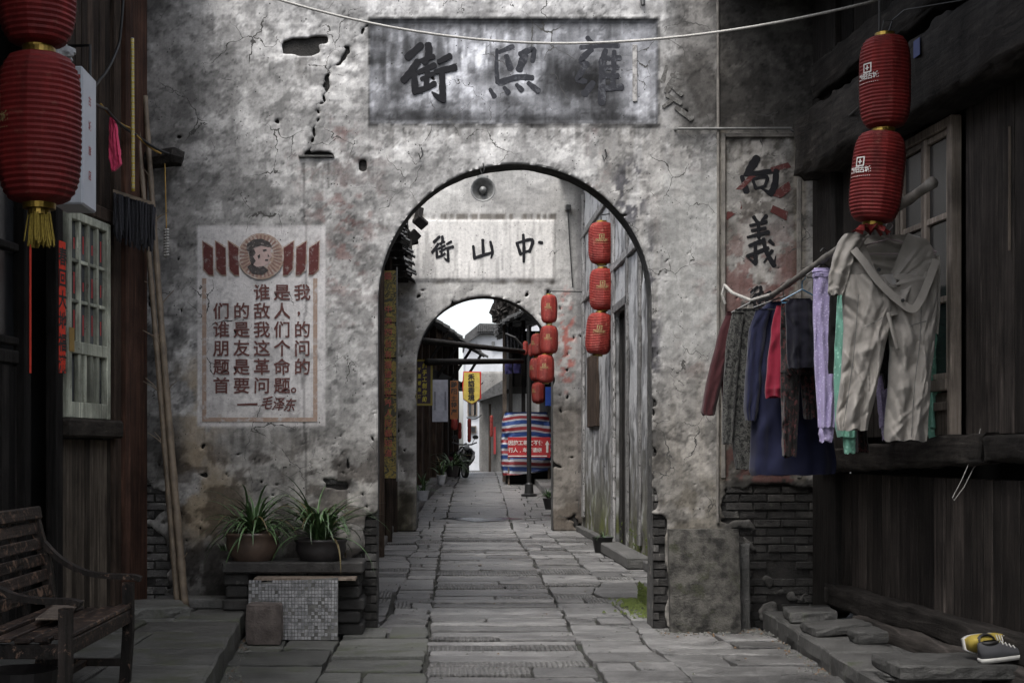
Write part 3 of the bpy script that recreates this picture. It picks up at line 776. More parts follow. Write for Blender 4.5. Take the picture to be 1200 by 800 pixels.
    pc = np.stack([Lp*.97, Lp*.985, Lp*1.05], -1)
    base = base*(1-pl)+pc*pl
    crev = boxm(u, v, 431, 773, 19.5, 149, .8)-boxm(u, v, 434.5, 769.5, 24, 144.5, .8); mul(crev*(.35+.65*sm(.35,.5,fine)), (.25,.25,.25))
    # painted poster ground
    po = boxm(u, v, 231, 382, 265, 500, 1.0)
    Lq = .5*(.85+.2*big)*(.9+.2*fine)*(1-.2*sm(.56,.64,mid_))
    pq = np.stack([Lq*1.0, Lq*.97, Lq*.97], -1); k = (po*(.96-.45*sm(.58,.68,fbm(u/14, v/14, 5, 95))))[..., None]
    base = base*(1-k)+pq*k
    mul((np.abs(u-357-2*np.sin(v/40)) < 1.3)*(v > 190)*.8, (.45,.45,.45))
    mul(sm(14, 0, np.abs(u-357))*boxm(u,v,0,1000,185,262,8)*.6, (1.35,1.35,1.35))
    for (du, dv, dw, dl) in ((374,188,20,60),(352,66,24,50),(205,200,16,60),(600,148,170,40),(307,506,70,40)):
        mul(boxm(u, v, du-dw, du+dw, dv, dv+dl*.6, 6)*sm(.45, .62, fbm(u/3.2, v/60, 3, 19))*sm(dv+dl, dv, v)*.8, (.55,.54,.53))
    mul(boxm(u, v, 150, 850, 500, 800, 60), (.8,.78,.75))
    # soot round openings
    d = line_d(u, v, [(432,28),(396,70),(376,112),(361,176)]); mul(sm(9, 1, d)*.7*sm(.35,.6,fine), (.5,.5,.5))
    mul(blob(u, v, 752, 8, 70, 12), (.4,.4,.4))
    return np.clip(base, .012, .62)
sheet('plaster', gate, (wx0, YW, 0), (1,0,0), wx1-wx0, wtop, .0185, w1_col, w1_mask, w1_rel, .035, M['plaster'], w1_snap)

# intrados lining of rough plaster and the bricks in the jambs and bare patches
def brick_variants(bw, bh, bd, mat, n=6):
    out = []
    for k in range(n):
        mb = MB()
        j = lambda a: R.uniform(-a, a)
        x, z = bw/2, bh/2
        pts = []
        for (sx, sz) in ((-1,-1),(1,-1),(1,1),(-1,1)):
            pts.append((sx*(x-.004)+j(.005), sz*(z-.003)+j(.003)))
        fr = [Vector((p[0]*.96, -.004+j(.003), p[1]*.9)) for p in pts]; md = [Vector((p[0], .006, p[1])) for p in pts]; bk = [Vector((p[0], bd, p[1])) for p in pts]
        mb.add(fr+md+bk, [(0,1,2,3),(0,4,5,1),(1,5,6,2),(2,6,7,3),(3,7,4,0),(4,8,9,5),(5,9,10,6),(6,10,11,7),(7,11,8,4)])
        out.append(mb.mesh('brick', mat))
    return out
bl = brick_variants(.245, .068, .05, M['brick']); bdk = brick_variants(.245, .068, .05, M['brick_dark']); nb_ = 0
zc = .03
row = 0
while zc < 2.6:
    xx = wx0+(.13 if row % 2 else 0)
    while xx < wx1:
        cx = xx+.125; u = VX+cx*SW; v = VY-(zc-EYE)*SW
        pts = [(u+a, v+b) for a in (-12,-5,0,5,12) for b in (-3,0,3)]
        ms = lost(np.array([p[0] for p in pts]), np.array([p[1] for p in pts])).mean()
        if ms > .3 and not in_arch(cx-.12, zc) and not in_arch(cx+.12, zc) and u > 140 and u < 975 and R.random() > .04 and nb_ < 240:
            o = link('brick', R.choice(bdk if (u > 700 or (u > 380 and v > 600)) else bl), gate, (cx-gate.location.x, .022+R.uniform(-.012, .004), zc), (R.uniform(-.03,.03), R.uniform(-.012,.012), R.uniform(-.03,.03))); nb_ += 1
        xx += .255
    row += 1; zc += .077
for sd_ in (-1, 1):
    for row in range(34):
        zc = .03+row*.077; w_ = .06 if row % 2 else .12; cx = ACX+sd_*(AR+w_/2+.004)
        u = VX+(ACX+sd_*(AR+.06))*SW; v = VY-(zc-EYE)*SW
        if lost(np.array([u-3., u, u+3.]), np.array([v, v, v])).mean() > .3:
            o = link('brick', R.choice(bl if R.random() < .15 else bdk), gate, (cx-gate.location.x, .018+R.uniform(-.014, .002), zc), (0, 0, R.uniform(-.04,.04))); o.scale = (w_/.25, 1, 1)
# jamb and arch lining
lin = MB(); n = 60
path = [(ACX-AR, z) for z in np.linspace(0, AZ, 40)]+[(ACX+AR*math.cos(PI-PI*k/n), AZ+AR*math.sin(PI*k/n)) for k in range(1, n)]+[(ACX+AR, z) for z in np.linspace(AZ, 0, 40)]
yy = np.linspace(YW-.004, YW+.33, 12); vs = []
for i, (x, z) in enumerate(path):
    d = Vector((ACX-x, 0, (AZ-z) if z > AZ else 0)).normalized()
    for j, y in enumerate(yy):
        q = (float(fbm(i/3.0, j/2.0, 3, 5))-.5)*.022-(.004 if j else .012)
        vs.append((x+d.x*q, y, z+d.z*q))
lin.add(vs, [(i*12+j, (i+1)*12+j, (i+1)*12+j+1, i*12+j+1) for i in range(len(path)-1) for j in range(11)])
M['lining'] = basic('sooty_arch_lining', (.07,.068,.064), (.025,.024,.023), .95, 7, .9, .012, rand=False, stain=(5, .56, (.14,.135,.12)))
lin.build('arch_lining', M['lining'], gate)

# plaque lettering
def m_jie(px0, py0, sc): return lambda x, y: ((px0+x*sc-VX)/SW, EYE-(py0+y*sc-VY)/SW)
plq = MB(); brush(plq, JIE, m_jie(460, 40, 1/8.89), YW+.014); let = plq.build('plaque_lettering', M['paint_dark'], gate)
def outline_text(s, px, py, hpx, Y, mat, name, parent, depth=.0035, rot=0, sx=1):
    cu = bpy.data.curves.new(name, 'FONT'); cu.body = s; cu.size = hpx*Y/F*1.08; cu.offset = .012; cu.align_x = 'CENTER'; cu.align_y = 'CENTER'
    cu.fill_mode = 'NONE'; cu.bevel_depth = depth; cu.bevel_resolution = 0; cu.resolution_u = 2; cu.shear = .15
    o = bpy.data.objects.new(name, cu); COL.objects.link(o); dg = bpy.context.evaluated_depsgraph_get(); dg.update()
    me = bpy.data.meshes.new_from_object(o.evaluated_get(dg)); bpy.data.objects.remove(o)
    mb = MB(); c = P(px, py, Y)
    mb.add([Vector((c.x+v.co.x*sx, Y-v.co.z*.4, c.z+v.co.y)) for v in me.vertices], [tuple(p.vertices) for p in me.polygons])
    return mb.build(name, mat, parent)
XI_ = [[(135,165,22),(132,300,30),(140,400,34)], [(150,185,28),(245,145,40)], [(200,210,36),(230,300,50)], [(300,200,46),(390,165,40),(385,250,34)], [(330,210,60),(290,310,50)], [(150,400,46),(280,362,44),(385,365,40)], [(85,445,24),(118,498,36)], [(185,432,26),(215,470,40)], [(272,412,26),(310,452,42)], [(355,400,30),(425,458,46)]]
YONG = [[(770,80,30),(800,120,36)], [(725,152,34),(860,140,30),(990,140,36)], [(800,165,40),(730,240,46),(775,270,36)], [(760,280,34),(705,370,44),(760,390,34)], [(810,400,44),(750,480,50)], [(900,170,36),(870,260,44)], [(880,230,50),(872,540,54)], [(880,225,34),(1000,225,40)], [(880,295,34),(985,290,38)], [(880,355,34),(985,350,40)], [(870,440,40),(1015,430,46)], [(960,180,34),(950,440,36)]]
M['eroded'] = painted('eroded_grey_ink', (.03,.031,.036), (.085,.087,.096), .58, 14)
for st_ in (XI_, YONG):
    q = MB(); brush(q, st_, lambda x, y: ((560+x/6-VX)/SW, EYE-(30+y/6-VY)/SW), YW+.0185, .001); q.build('eroded_lettering', M['eroded'], gate)
tp = MB(); tp.box(*[0]*0) if False else None
t0, t1 = P(744, 52, YW), P(748, 119, YW); tp.box(t0.x-.02, t0.x+.022, YW+.004, YW+.017, t1.z, t0.z, b=.004); tp.build('mortar_drip', M['paint_white'], gate)
# faint pale character beside the plaque
MEI = [[(985,212,10),(972,262,16)], [(1018,232,14),(984,292,20)], [(996,268,12),(1032,302,16)], [(1004,318,14),(974,342,10)], [(1015,345,14),(1064,378,20)], [(1000,240,12),(1034,250,12)], [(985,305,12),(1030,330,14)]]
fp = MB(); brush(fp, MEI, lambda x, y: ((420+x/2.727-VX)/SW, EYE-(y/2.727-VY)/SW), YW-.006, .001); fp.build('faded_lettering', painted('faint_pale_ink', (.15,.147,.14), (.075,.072,.068), .47, 22), gate)
# vertical lettering on the right-hand panel
def m_r(x, y): px, py = 760+x/3.333, 130+y/3.333; return (px-VX)/SW, EYE-(py-VY)/SW
vl = MB(); brush(vl, XIANG, m_r, YW+.016); vl.build('panel_lettering', M['paint_dark'], gate)
vl = MB(); brush(vl, YI, m_r, YW+.016); vl.build('panel_lettering', M['paint_dark'], gate)
vl = MB(); brush(vl, JIE, lambda x, y: m_r(378+x*.165, 668+y*.165), YW+.016); vl.build('panel_lettering', M['paint_dark'], gate)
rd = MB()
for q in ([(848,248),(868,232),(870,244),(852,258)], [(902,228),(925,212),(928,222),(915,232)], [(906,240),(924,248),(922,258),(903,248)], [(862,222),(878,206),(886,206),(870,222)], [(903,196),(924,190),(928,196),(905,201)]):
    rd.prism([((a-VX)/SW, EYE-(b-VY)/SW) for a, b in q][::-1], .003, (0, YW+.012, 0))
rd.build('red_paint_mark', M['paint_red2'], gate)
# panel mouldings, rods, spikes
mo = MB()
for u0, u1, v0, v1 in ((845,850,156,560), (934,939,156,560), (850,934,156,161)):
    a, b = P(u0, v0, YW), P(u1, v1, YW); mo.box(a.x, b.x, YW-.016, YW+.03, b.z, a.z, b=.005)
M['moulding'] = basic('grimy_plaster_moulding', (.2,.185,.165), (.08,.074,.068), .9, 12, .5, .006); mo.build('panel_moulding', M['moulding'], gate)
cq = MB(); a, b = P(840.5, -40, YW), P(840.5, 612, YW); cq.tube([(a.x, YW-.022, a.z), (a.x+.006, YW-.024, 3.5), (b.x, YW-.022, b.z)], .013, 8); cq.build('conduit', M['moulding'], gate)
cq = MB(); a, b = P(790, 152, YW), P(926, 152, YW); cq.tube([(a.x, YW+.02, a.z), (a.x+.03, YW-.035, a.z), (b.x, YW-.05, b.z)], .012, 8); cq.build('iron_rod', M['metal_grey'], gate)
ik = MB()
for (u, v) in ((494,178),(709,180),(566,196)):
    a = P(u, v, YW); ik.tube([(a.x, YW+.02, a.z+.03), (a.x, YW-.03, a.z+.03), (a.x+.012, YW-.035, a.z-.03), (a.x-.01, YW-.03, a.z-.07), (a.x-.025, YW-.02, a.z-.02)], .006, 6)
a = P(752, 6, YW); ik.tube([(a.x, YW+.02, a.z+.06), (a.x, YW-.08, a.z+.04), (a.x, YW-.09, a.z-.03)], .02, 8)
ik.build('iron_hook', M['metal_dark'], gate)
cj = MB(); a = P(350, 178, YW); b = P(392, 186, YW); cj.box(a.x, b.x, YW-.03, YW+.03, a.z-.05, a.z-.035); cj.build('slate_ledge', M['stone_dark'], gate)
# timber stub sticking out of the wall on the left
bs_ = MB(); a = P(205, 188, YW); bs_.tube([(a.x-.5, YW+.05, a.z-.06), (a.x-.2, YW-.12, a.z-.02), (a.x+.02, YW-.16, a.z), (a.x+.1, YW-.15, a.z-.02)], [.07,.085,.09,.07], 8); bs_.build('timber_stub', M['wood_black_h'], gate)

# poster painted on the wall
def px_poly(mb, pts, y, th=.002, Y=YW):
    s = F/Y; mb.prism([((a-VX)/s, EYE-(b-VY)/s) for a, b in pts], th, (0, y, 0))
yo = YW-.006
bd_ = MB()
for (u0, u1, v0, v1) in ((237,242,326,494),(367,372,326,494),(242,367,489,494)):
    px_poly(bd_, [(u0,v0),(u1,v0),(u1,v1),(u0,v1)], yo)
bd_.build('poster_border', M['paint_tan'], gate)
fl = MB(); fo_ = MB()
for k in range(3):
    for sg in (1, -1):
        c = 306; xa = c-sg*(68-15*k); pts = [(xa,283),(xa+sg*4,286),(xa+sg*11.5,291),(xa+sg*12,322),(xa+sg*7,322),(xa+sg*1,315)]
        px_poly(fo_, [(c+(x-c)*1.0-sg*1.2 if i in (0,5) else x+sg*.6, y-(1.5 if i < 3 else -1.5)) for i, (x, y) in enumerate(pts)], yo-.0006*(k+1))
        px_poly(fl, pts, yo-.004-.0006*k)
fo_.build('flag_edging', M['paint_tan'], gate); fl.build('painted_flags', M['paint_red2'], gate)
def disc(mb, cx, cy, r, y, n=32, th=.002): px_poly(mb, [(cx+r*math.cos(2*PI*k/n), cy+r*math.sin(2*PI*k/n)) for k in range(n)], y, th)
d1 = MB(); disc(d1, 306, 300.5, 27, yo-.0075); d1.build('emblem_disc', M['paint_tan'], gate)
d2 = MB()
for k in range(32):
    t = 2*PI*k/32; w = .045
    px_poly(d2, [(306+15*math.cos(t-w), 300+15*math.sin(t-w)), (306+25*math.cos(t-w), 300.5+25*math.sin(t-w)), (306+25*math.cos(t+w), 300.5+25*math.sin(t+w)), (306+15*math.cos(t+w), 300+15*math.sin(t+w))], yo-.0095)
d2.build('emblem_rays', painted('faded_ray_paint', (.19,.12,.105), (.3,.25,.22), .6, 20), gate)
hd = MB(); px_poly(hd, [(292,297),(293,290),(299,285),(308,284),(315,288),(318,292),(317,296),(319,301),(316,304),(316,308),(312,311),(309,312),(313,318),(300,319),(294,312),(296,305)], yo-.0105); hd.build('emblem_head', M['paint_pink'], gate)
hd = MB()
for pts in ([(289,293),(290,286),(297,281),(307,280),(316,284),(319,289),(315,290),(306,288),(298,291),(294,296)], [(292,296),(298,292),(300,297),(297,301),(300,306),(296,312),(293,305)], [(295,309),(301,313),(309,312),(315,317),(308,322),(296,321),(290,313)],
            [(308,293),(313,292),(313,294),(309,295)], [(314,297),(316,301),(314,301)], [(311,304),(315,304),(314,306),(311,306)], [(302,300),(305,298),(305,302),(303,304)]):
    px_poly(hd, pts, yo-.0125)
hd.build('emblem_head_ink', painted('soft_portrait_ink', (.05,.045,.045), (.25,.22,.21), .6, 30), gate)
pt = MB()
rows = ['  谁是我', '们的敌人,', '谁是我们的', '朋友这个问', '题是革命的', '首要问题。']
for r_, row_ in enumerate(rows):
    for c_, ch in enumerate(row_):
        if ch == ' ': continue
        add_text_px(pt, ch, 259.5+c_*23.7-(4 if ch in ',。' else 0), 344+r_*21.8-(4 if ch == ',' else 0), YW, 18.5, .018, 1, 0, .0075, rot=R.uniform(-.03,.03))
pt.build('poster_lettering', M['paint_red'], gate)
sg_ = MB(); px_poly(sg_, [(278,473),(302,472),(302,474.5),(278,475)], yo-.001)
for c_, ch in enumerate('毛泽东'): add_text_px(sg_, ch, 313+c_*13.5, 473+c_*1.2, YW, 15, .02, .85, .25, .0075)
sg_.build('poster_signature', M['paint_red'], gate)

# ================================================================== SECOND GATE WALL
Y2 = 29.0; S2 = F/Y2
B0, B1 = (488-VX)/S2, (648-VX)/S2; BCX, BR = (B0+B1)/2, (B1-B0)/2; BZ = EYE+(VY-347)/S2-BR
gate2 = thing('gate_wall', 'farther plastered wall with a smaller archway framed by the first', 'wall', (BCX, Y2, 0))
x20, x21, top2 = -2.6, 3.4, 9.0
arch_core(x20, x21, BCX, BR+.02, BZ, top2, Y2+.04, Y2+.5).build('masonry_core', M['masonry'], gate2)
def uv2(A, B): return VX+(A+x20)*S2, VY-(B-EYE)*S2
def w2_mask(A, B):
    x = A+x20; u, v = uv2(A, B)
    m = ((np.abs(x-BCX) < BR) & (B < BZ)) | (np.hypot(x-BCX, B-BZ) < BR)
    ch = (fbm(u/8, v/8, 4, 22) > .72) & (v > 340)
    return ~m & ~ch
def w2_snap(A, B, keep):
    x = A+x20; z = B.copy(); x2 = x.copy(); d = np.hypot(x-BCX, z-BZ)
    k = (z >= BZ) & (np.abs(d-BR) < .034); x2[k] = BCX+(x[k]-BCX)/d[k]*BR; z[k] = BZ+(z[k]-BZ)/d[k]*BR
    k = (B < BZ) & (np.abs(np.abs(x-BCX)-BR) < .022); x2[k] = BCX+np.sign(x[k]-BCX)*BR
    return x2-x20, z
def w2_rel(A, B):
    u, v = uv2(A, B); f = fbm(u/5, v/5, 3, 8)-.5
    r = (fbm(u/40, v/40, 3, 2)-.5)*.05+f*.012+sm(.5, .52, fbm(u/22, v/18, 5, 31))*.012
    pl = boxm(u, v, 482, 649, 257, 328, 1); r = r*(1-pl)+(.045+f*.002)*pl
    return r
def w2_col(A, B):
    u, v = uv2(A, B)
    big = fbm(u/60, v/60, 5, 111); mid_ = fbm(u/17, v/17, 6, 112); fine = fbm(u/4, v/4, 3, 113); drip = fbm(u/4, v/50, 4, 114)
    L = .33*(.55+.9*big)*(.75+.5*mid_)*(.8+.4*drip)
    L *= 1-.35*sm(.55, .62, fbm(u/16, v/12, 6, 120))*boxm(u, v, 400, 700, 325, 640, 8)
    base = np.stack([L, L*.975, L*.935], -1)
    def tint(m, c): 
        nonlocal base
        m = np.clip(m, 0, 1)[..., None]; base = base*(1-m)+np.array(c)*m
    def mul(m, c):
        nonlocal base
        m = np.clip(m, 0, 1)[..., None]; base = base*(1-m+m*np.array(c))
    pl = boxm(u, v, 482, 649, 257, 328, .6)
    Lp = .54*(.8+.3*big)*(.8+.35*drip); Lp = np.where(fbm(u/3, v/60, 3, 131) > .62, Lp*.72, Lp)
    base = base*(1-pl[..., None])+np.stack([Lp, Lp*.97, Lp*.93], -1)*pl[..., None]
    mul(boxm(u, v, 482, 652, 250, 258, 1.5)*sm(.35,.6,drip), (.35,.33,.31)); mul(boxm(u, v, 482, 650, 327, 333, 1.5)*sm(.4,.6,mid_), (.4,.38,.36))
    tint(blob(u, v, 664, 400, 13, 70)*sm(.5, .6, fbm(u/5, v/6, 5, 140))*1.5, (.34,.14,.12))
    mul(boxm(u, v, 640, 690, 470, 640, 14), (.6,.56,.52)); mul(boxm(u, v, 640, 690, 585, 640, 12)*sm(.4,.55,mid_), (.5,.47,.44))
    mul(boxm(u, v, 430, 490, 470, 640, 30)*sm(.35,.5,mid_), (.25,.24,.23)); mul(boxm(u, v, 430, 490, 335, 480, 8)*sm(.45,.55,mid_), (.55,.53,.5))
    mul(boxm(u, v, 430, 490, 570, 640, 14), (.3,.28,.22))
    mul(boxm(u, v, 676, 700, 150, 640, 3), (.7,.7,.72))
    return np.clip(base, .01, .7)
sheet('plaster', gate2, (x20, Y2, 0), (1,0,0), x21-x20, top2, .04, w2_col, w2_mask, w2_rel, .05, M['plaster_far'], w2_snap)
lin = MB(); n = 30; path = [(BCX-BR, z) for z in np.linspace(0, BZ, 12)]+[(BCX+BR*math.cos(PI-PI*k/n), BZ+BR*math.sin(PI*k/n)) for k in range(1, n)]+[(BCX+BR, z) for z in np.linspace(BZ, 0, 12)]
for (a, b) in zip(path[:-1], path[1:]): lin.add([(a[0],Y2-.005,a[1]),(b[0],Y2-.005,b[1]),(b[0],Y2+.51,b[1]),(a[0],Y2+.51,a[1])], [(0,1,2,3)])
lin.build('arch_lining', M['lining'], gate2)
def m2(x, y): px, py = 430+x/3.334, 180+y/3.334; return (px-VX)/S2, EYE-(py-VY)/S2
for st, f in ((ZHONG, m2), (SHAN, m2), (JIE, lambda x, y: m2(238+x*.152, 308+y*.165))):
    q = MB(); brush(q, st, f, Y2-.05, .004); q.build('plaque_lettering', M['paint_dark'], gate2)
# horn loudspeaker and camera box
hl = P(566, 222, 27.9); horn = thing('horn_loudspeaker', 'grey round horn loudspeaker hanging above the plaque seen through the arch', 'loudspeaker', hl)
Mx = Matrix.Translation(hl)@Matrix.Rotation(PI/2+.12, 4, 'X')
q = MB(); q.lathe([(.235,0),(.245,.01),(.235,.02),(.19,-.06),(.12,-.13),(.07,-.2),(.06,-.32),(.0,-.33)], 28, M=Matrix.Translation(hl)@Matrix.Rotation(PI/2, 4, 'X')); q.build('bell', M['metal_grey'], horn, True)
q = MB(); q.lathe([(.0,.03),(.05,.02),(.07,-.03),(.07,-.1)], 16, M=Matrix.Translation(hl)@Matrix.Rotation(PI/2, 4, 'X')); q.build('driver_cone', M['metal_grey'], horn, True)
q = MB(); q.box(hl.x-.11, hl.x+.11, hl.y+.1, hl.y+.2, hl.z+.21, hl.z+.3, b=.01); q.tube([(hl.x, hl.y+.15, hl.z+.28), (hl.x, Y2+.05, hl.z+.28)], .025, 6); q.build('bracket', M['metal_grey'], horn)
cb = P(665.5, 244, 28.9); q = MB(); q.box(cb.x-.05, cb.x+.05, 28.75, 28.98, cb.z-.06, cb.z+.05, b=.01)
q.tube([(cb.x, 28.94, cb.z), (cb.x+.04, 28.94, cb.z-.7), (cb.x+.1, 28.94, cb.z-1.6)], .012, 5); o = q.build('junction_box', M['metal_dark']); tagp(o, 'small black cable box on the farther wall right of its plaque', 'box')

# ================================================================== SIDE WALL OF THE PASSAGE (right)
XR = 2.92
hr = thing('plastered_house', 'whitewashed side house along the right of the passage, with dark doorway', 'house', (XR, 21, 0))
def zr(py, px): s = (px-VX)/XR; return EYE-(py-VY)/s
def YR(px): return XR*F/(px-VX)
DY0, DY1, DZ = YR(736), YR(722), zr(362, 729)
HR = 7.2
def sR_u(A): return 13.46+A     # A runs from near to far
def sr_mask(A, B):
    Y = sR_u(A)
    return ~((Y > DY0) & (Y < DY1) & (B < DZ))
def sr_rel(A, B): return (fbm(A*2, B*2, 4, 3)-.5)*.05+sm(.5,.53,fbm(A*2.2, B*2.2, 5, 33))*.012
def sr_col(A, B):
    Y = sR_u(A); L = .38*(.6+.7*fbm(A*.8, B*.8, 5, 201))*(.82+.3*fbm(A*6, B*1.6, 5, 202))
    L = L*(1-.5*sm(.56,.63,fbm(A*3, B*2.2, 6, 203)))*(1-.5*sm(.58,.62,fbm(A*4, B*1.6, 6, 207)))
    base = np.stack([L*.99, L*.99, L], -1)
    g_ = np.clip(sm(1.3, .2, B)*sm(.38,.52,fbm(A*3, B*2, 5, 204)), 0, 1)[..., None]
    base = base*(1-g_)+np.array((.1,.11,.035))*g_
    d_ = np.clip(sm(2.6, .9, B)*sm(.42,.55,fbm(A*4, B*3, 6, 205))*.8, 0, 1)[..., None]
    base = base*(1-d_)+np.array((.09,.085,.07))*d_
    return np.clip(base, .02, .8)
# sheet normal is ux x z; running far->near gives a normal facing -x
def flip(f, ln): return lambda A, B: f(ln-A, B)
LN = 29.0-13.46
sheet('plaster', hr, (XR, 29.0, 0), (0,-1,0), LN, HR, .06, flip(sr_col, LN), flip(sr_mask, LN), sr_rel, .06, M['plaster_far'])
q = MB(); q.box(XR+.055, XR+.3, 13.46, DY0, 0, HR); q.box(XR+.055, XR+.3, DY1, 29.0, 0, HR); q.box(XR+.055, XR+.3, DY0, DY1, DZ, HR); q.build('wall_core', M['masonry'], hr)
q = MB(); q.box(XR+.3, XR+2.5, DY0-.5, DY1+.5, 0, DZ+.3); q.build('dark_room', M['void'], hr)
for (pa, pb, za, zb, mt, pr) in ((750.5,752.5,.25,HR-.5,'wood_pale',.05), (719,722,.1,HR-.5,'wood_pale',.05), (736,738,.1,HR-.5,'wood_pale',.05), (692,703,zr(500,698),zr(415,698),'wood_brown',.07), (684,686,.3,HR-.4,'wood_pale',.05)):
    q = MB(); q.box(XR-pr, XR-.002, YR(pb), YR(pa), za, zb, b=.012); q.build('timber_post' if mt == 'wood_pale' else 'shutter_board', M[mt], hr)
q = MB(); q.box(XR-.05, XR-.002, DY0-.1, DY1+.1, DZ, DZ+.14, b=.01); q.build('lintel', M['wood_pale'], hr)
q = MB(); q.box(XR+.1, XR+.14, DY0+.01, DY1-.01, 0, DZ); q.build('door', M['wood_black'], hr)
for zz in (4.6, 5.9):
    q = MB(); q.box(XR-.06, XR-.003, 14, 28.9, zz, zz+.13, b=.012); q.build('tie_beam', M['wood_pale'], hr)
q = MB(); q.box(XR-.35, XR-.03, YR(760)-.4, 22.9, 0, .17, b=.02); q.build('door_step', M['stone_dark'], hr)
q = MB()
for k in range(26):
    q.box(XR-.5, XR+1.5, 13.5+k*.6, 13.5+k*.6+.55, HR+.02, HR+.09)
q.build('roof', M['roof_tile'], hr)
st = MB(); st.box(2.16, 2.88, 13.9, 15.3, .001, .2, b=.025); o = st.build('stone_step', M['stone_dark']); tagp(o, 'mossy block step inside the right foot of the near archway', 'step')
ms = MB()
for k in range(420):
    x = 2.14-abs(R.gauss(0, .12)); y = R.uniform(13.7, 15.5); rr = R.uniform(.006, .02)
    ms.add([(x-rr,y-rr,.006),(x+rr,y-rr,.004),(x+rr,y+rr,.006),(x-rr,y+rr,.004),(x,y,.006+rr*1.2)], [(0,1,4),(1,2,4),(2,3,4),(3,0,4)])
for k in range(700):
    side = R.random() < .5
    y = R.uniform(13.5, 23) if side else R.uniform(13.8, 15.4); z = R.uniform(.0, .8)*R.random() if side else R.uniform(0, .2)
    x = XR-.01 if side else 2.155; rr = R.uniform(.008, .025)
    ms.add([(x,y-rr,z-rr),(x,y+rr,z-rr),(x,y+rr,z+rr),(x,y-rr,z+rr),(x-rr,y,z)], [(0,1,4),(1,2,4),(2,3,4),(3,0,4)])
o = ms.build('moss_patch', M['moss']); tagp(o, 'bright green moss tufts around the step at the foot of the passage wall', 'moss', kind='stuff')
# kerb along its foot
q = MB()
y = 15.6
while y < 28.6:
    d = R.uniform(.7, 1.2); q.box(XR-.14, XR-.004, y, y+d-.015, 0, .1+R.uniform(0, .03), b=.012); y += d
q.build('base_stones', M['stone_dark'], hr)
# black bucket with weeds
bp = P(706, 643, 22.8); bp.z = 0; bk = thing('bucket', 'black tub with weeds against the foot of the passage wall', 'bucket', (bp.x, bp.y, 0))
q = MB(); q.lathe([(.12,.0),(.17,.24),(.185,.25),(.17,.245),(.15,.2),(.0,.2)], 20, (bp.x, bp.y, 0)); q.build('tub', M['metal_dark'], bk, True)
def blades(n, L, spread, w, seed, droop=1.0):
    """returns list of leaf MBs in local coords rooted at origin"""
    r = random.Random(seed); out = []
    for k in range(n):
        mb = MB(); az = 0; ln = L*r.uniform(.65, 1.1); el = r.uniform(.55, 1.45); segs = 9; dr = r.uniform(.5, 1.9)
        p = Vector((0, 0, 0)); vs = []; d = Vector((math.cos(el), 0, math.sin(el)))
        for i in range(segs+1):
            t = i/segs; ww = w*(.55+.9*t if t < .4 else .91*(1-(t-.4)/.6)**.7+.03)
            sd_ = Vector((0, 1, 0)); mid = p+Vector((0, 0, -ww*.35))
            vs += [p-sd_*ww, mid, p+sd_*ww]
            d = (d+Vector((.05, r.uniform(-.03,.03), -droop*dr*(.06+.27*t)*spread))).normalized(); p = p+d*(ln/segs)
        mb.add(vs, [(i*3+j, i*3+j+1, i*3+j+4, i*3+j+3) for i in range(segs) for j in range(2)])
        out.append(mb)
    return out
lv = [m.mesh('leaf', M['leaf'], True) for m in blades(5, .28, 1, .008, 3)]
for k in range(16): link('leaf', R.choice(lv), bk, (R.uniform(-.06,.06), R.uniform(-.06,.06), .2), (0, 0, R.uniform(0, 6.28)))

# ================================================================== TIMBER HOUSE LEFT OF THE PASSAGE
hl_ = thing('timber_house', 'shadowed timber house along the left of the passage between the two walls', 'house', (-1, 21, 0))
XL = -.98
y = 13.47
while y < 28.9:
    d = .34
    q = MB(); q.box(XL-.03, XL+R.uniform(0,.012), y, min(y+d-.008, 28.98), .12, 5.0, b=.006); q.build('board', M['wood_brown'], hl_); y += d
q = MB(); q.box(XL-.3, XL-.035, 13.47, 28.98, 0, 5.4); q.build('wall_core', M['void'], hl_)
q = MB(); q.box(XL-.1, XL+.06, 13.47, 28.98, 0, .13, b=.02); q.build('ground_sill', M['stone_dark'], hl_)
for yy_ in (14.6, 18.2, 21.8, 25.4, 28.7):
    q = MB(); q.tube([(XL+.04, yy_, 0), (XL+.04, yy_, 5.1)], .1, 10); q.build('post', M['wood_brown'], hl_)
rt = MB()
for k in range(17):
    yy_ = 13.6+k*.93; rt.box(-1.6, -.62, yy_, yy_+.07, 5.0, 5.1, M=None)
rt.build('rafters', M['wood_black'], hl_)['kind'] = 'stuff'
rt = MB(); rr = random.Random(5)
y = 13.5
while y < 28.9:
    for i in range(7):
        x = -.48-i*.22+rr.uniform(-.05, .05)-(rr.uniform(0, .16) if i == 0 else 0); z = 5.1+i*.1
        Mx = Matrix.Translation((x-.12, y+.1, z+.03))@Matrix.Rotation(.42, 4, 'Y')@Matrix.Rotation(rr.uniform(-.05,.05), 4, 'Z')
        vs = []
        for a in range(5):
            t = (a/4-.5)*2.2; vs += [Mx@Vector((-.16, .11*math.sin(t), .05*math.cos(t)-.03)), Mx@Vector((.16, .11*math.sin(t), .05*math.cos(t)-.045))]
        vs += [v-Vector((0,0,.014)) for v in vs]
        rt.add(vs, [(a*2, a*2+1, a*2+3, a*2+2) for a in range(4)]+[(a*2+12-2+0, a*2+10+2, a*2+10+3, a*2+11) for a in range(4)]+[(a*2+1, a*2+11, a*2+13, a*2+3) for a in range(4)])
    y += .205
o = rt.build('roof_tiles', M['roof_tile'], hl_); o['kind'] = 'stuff'
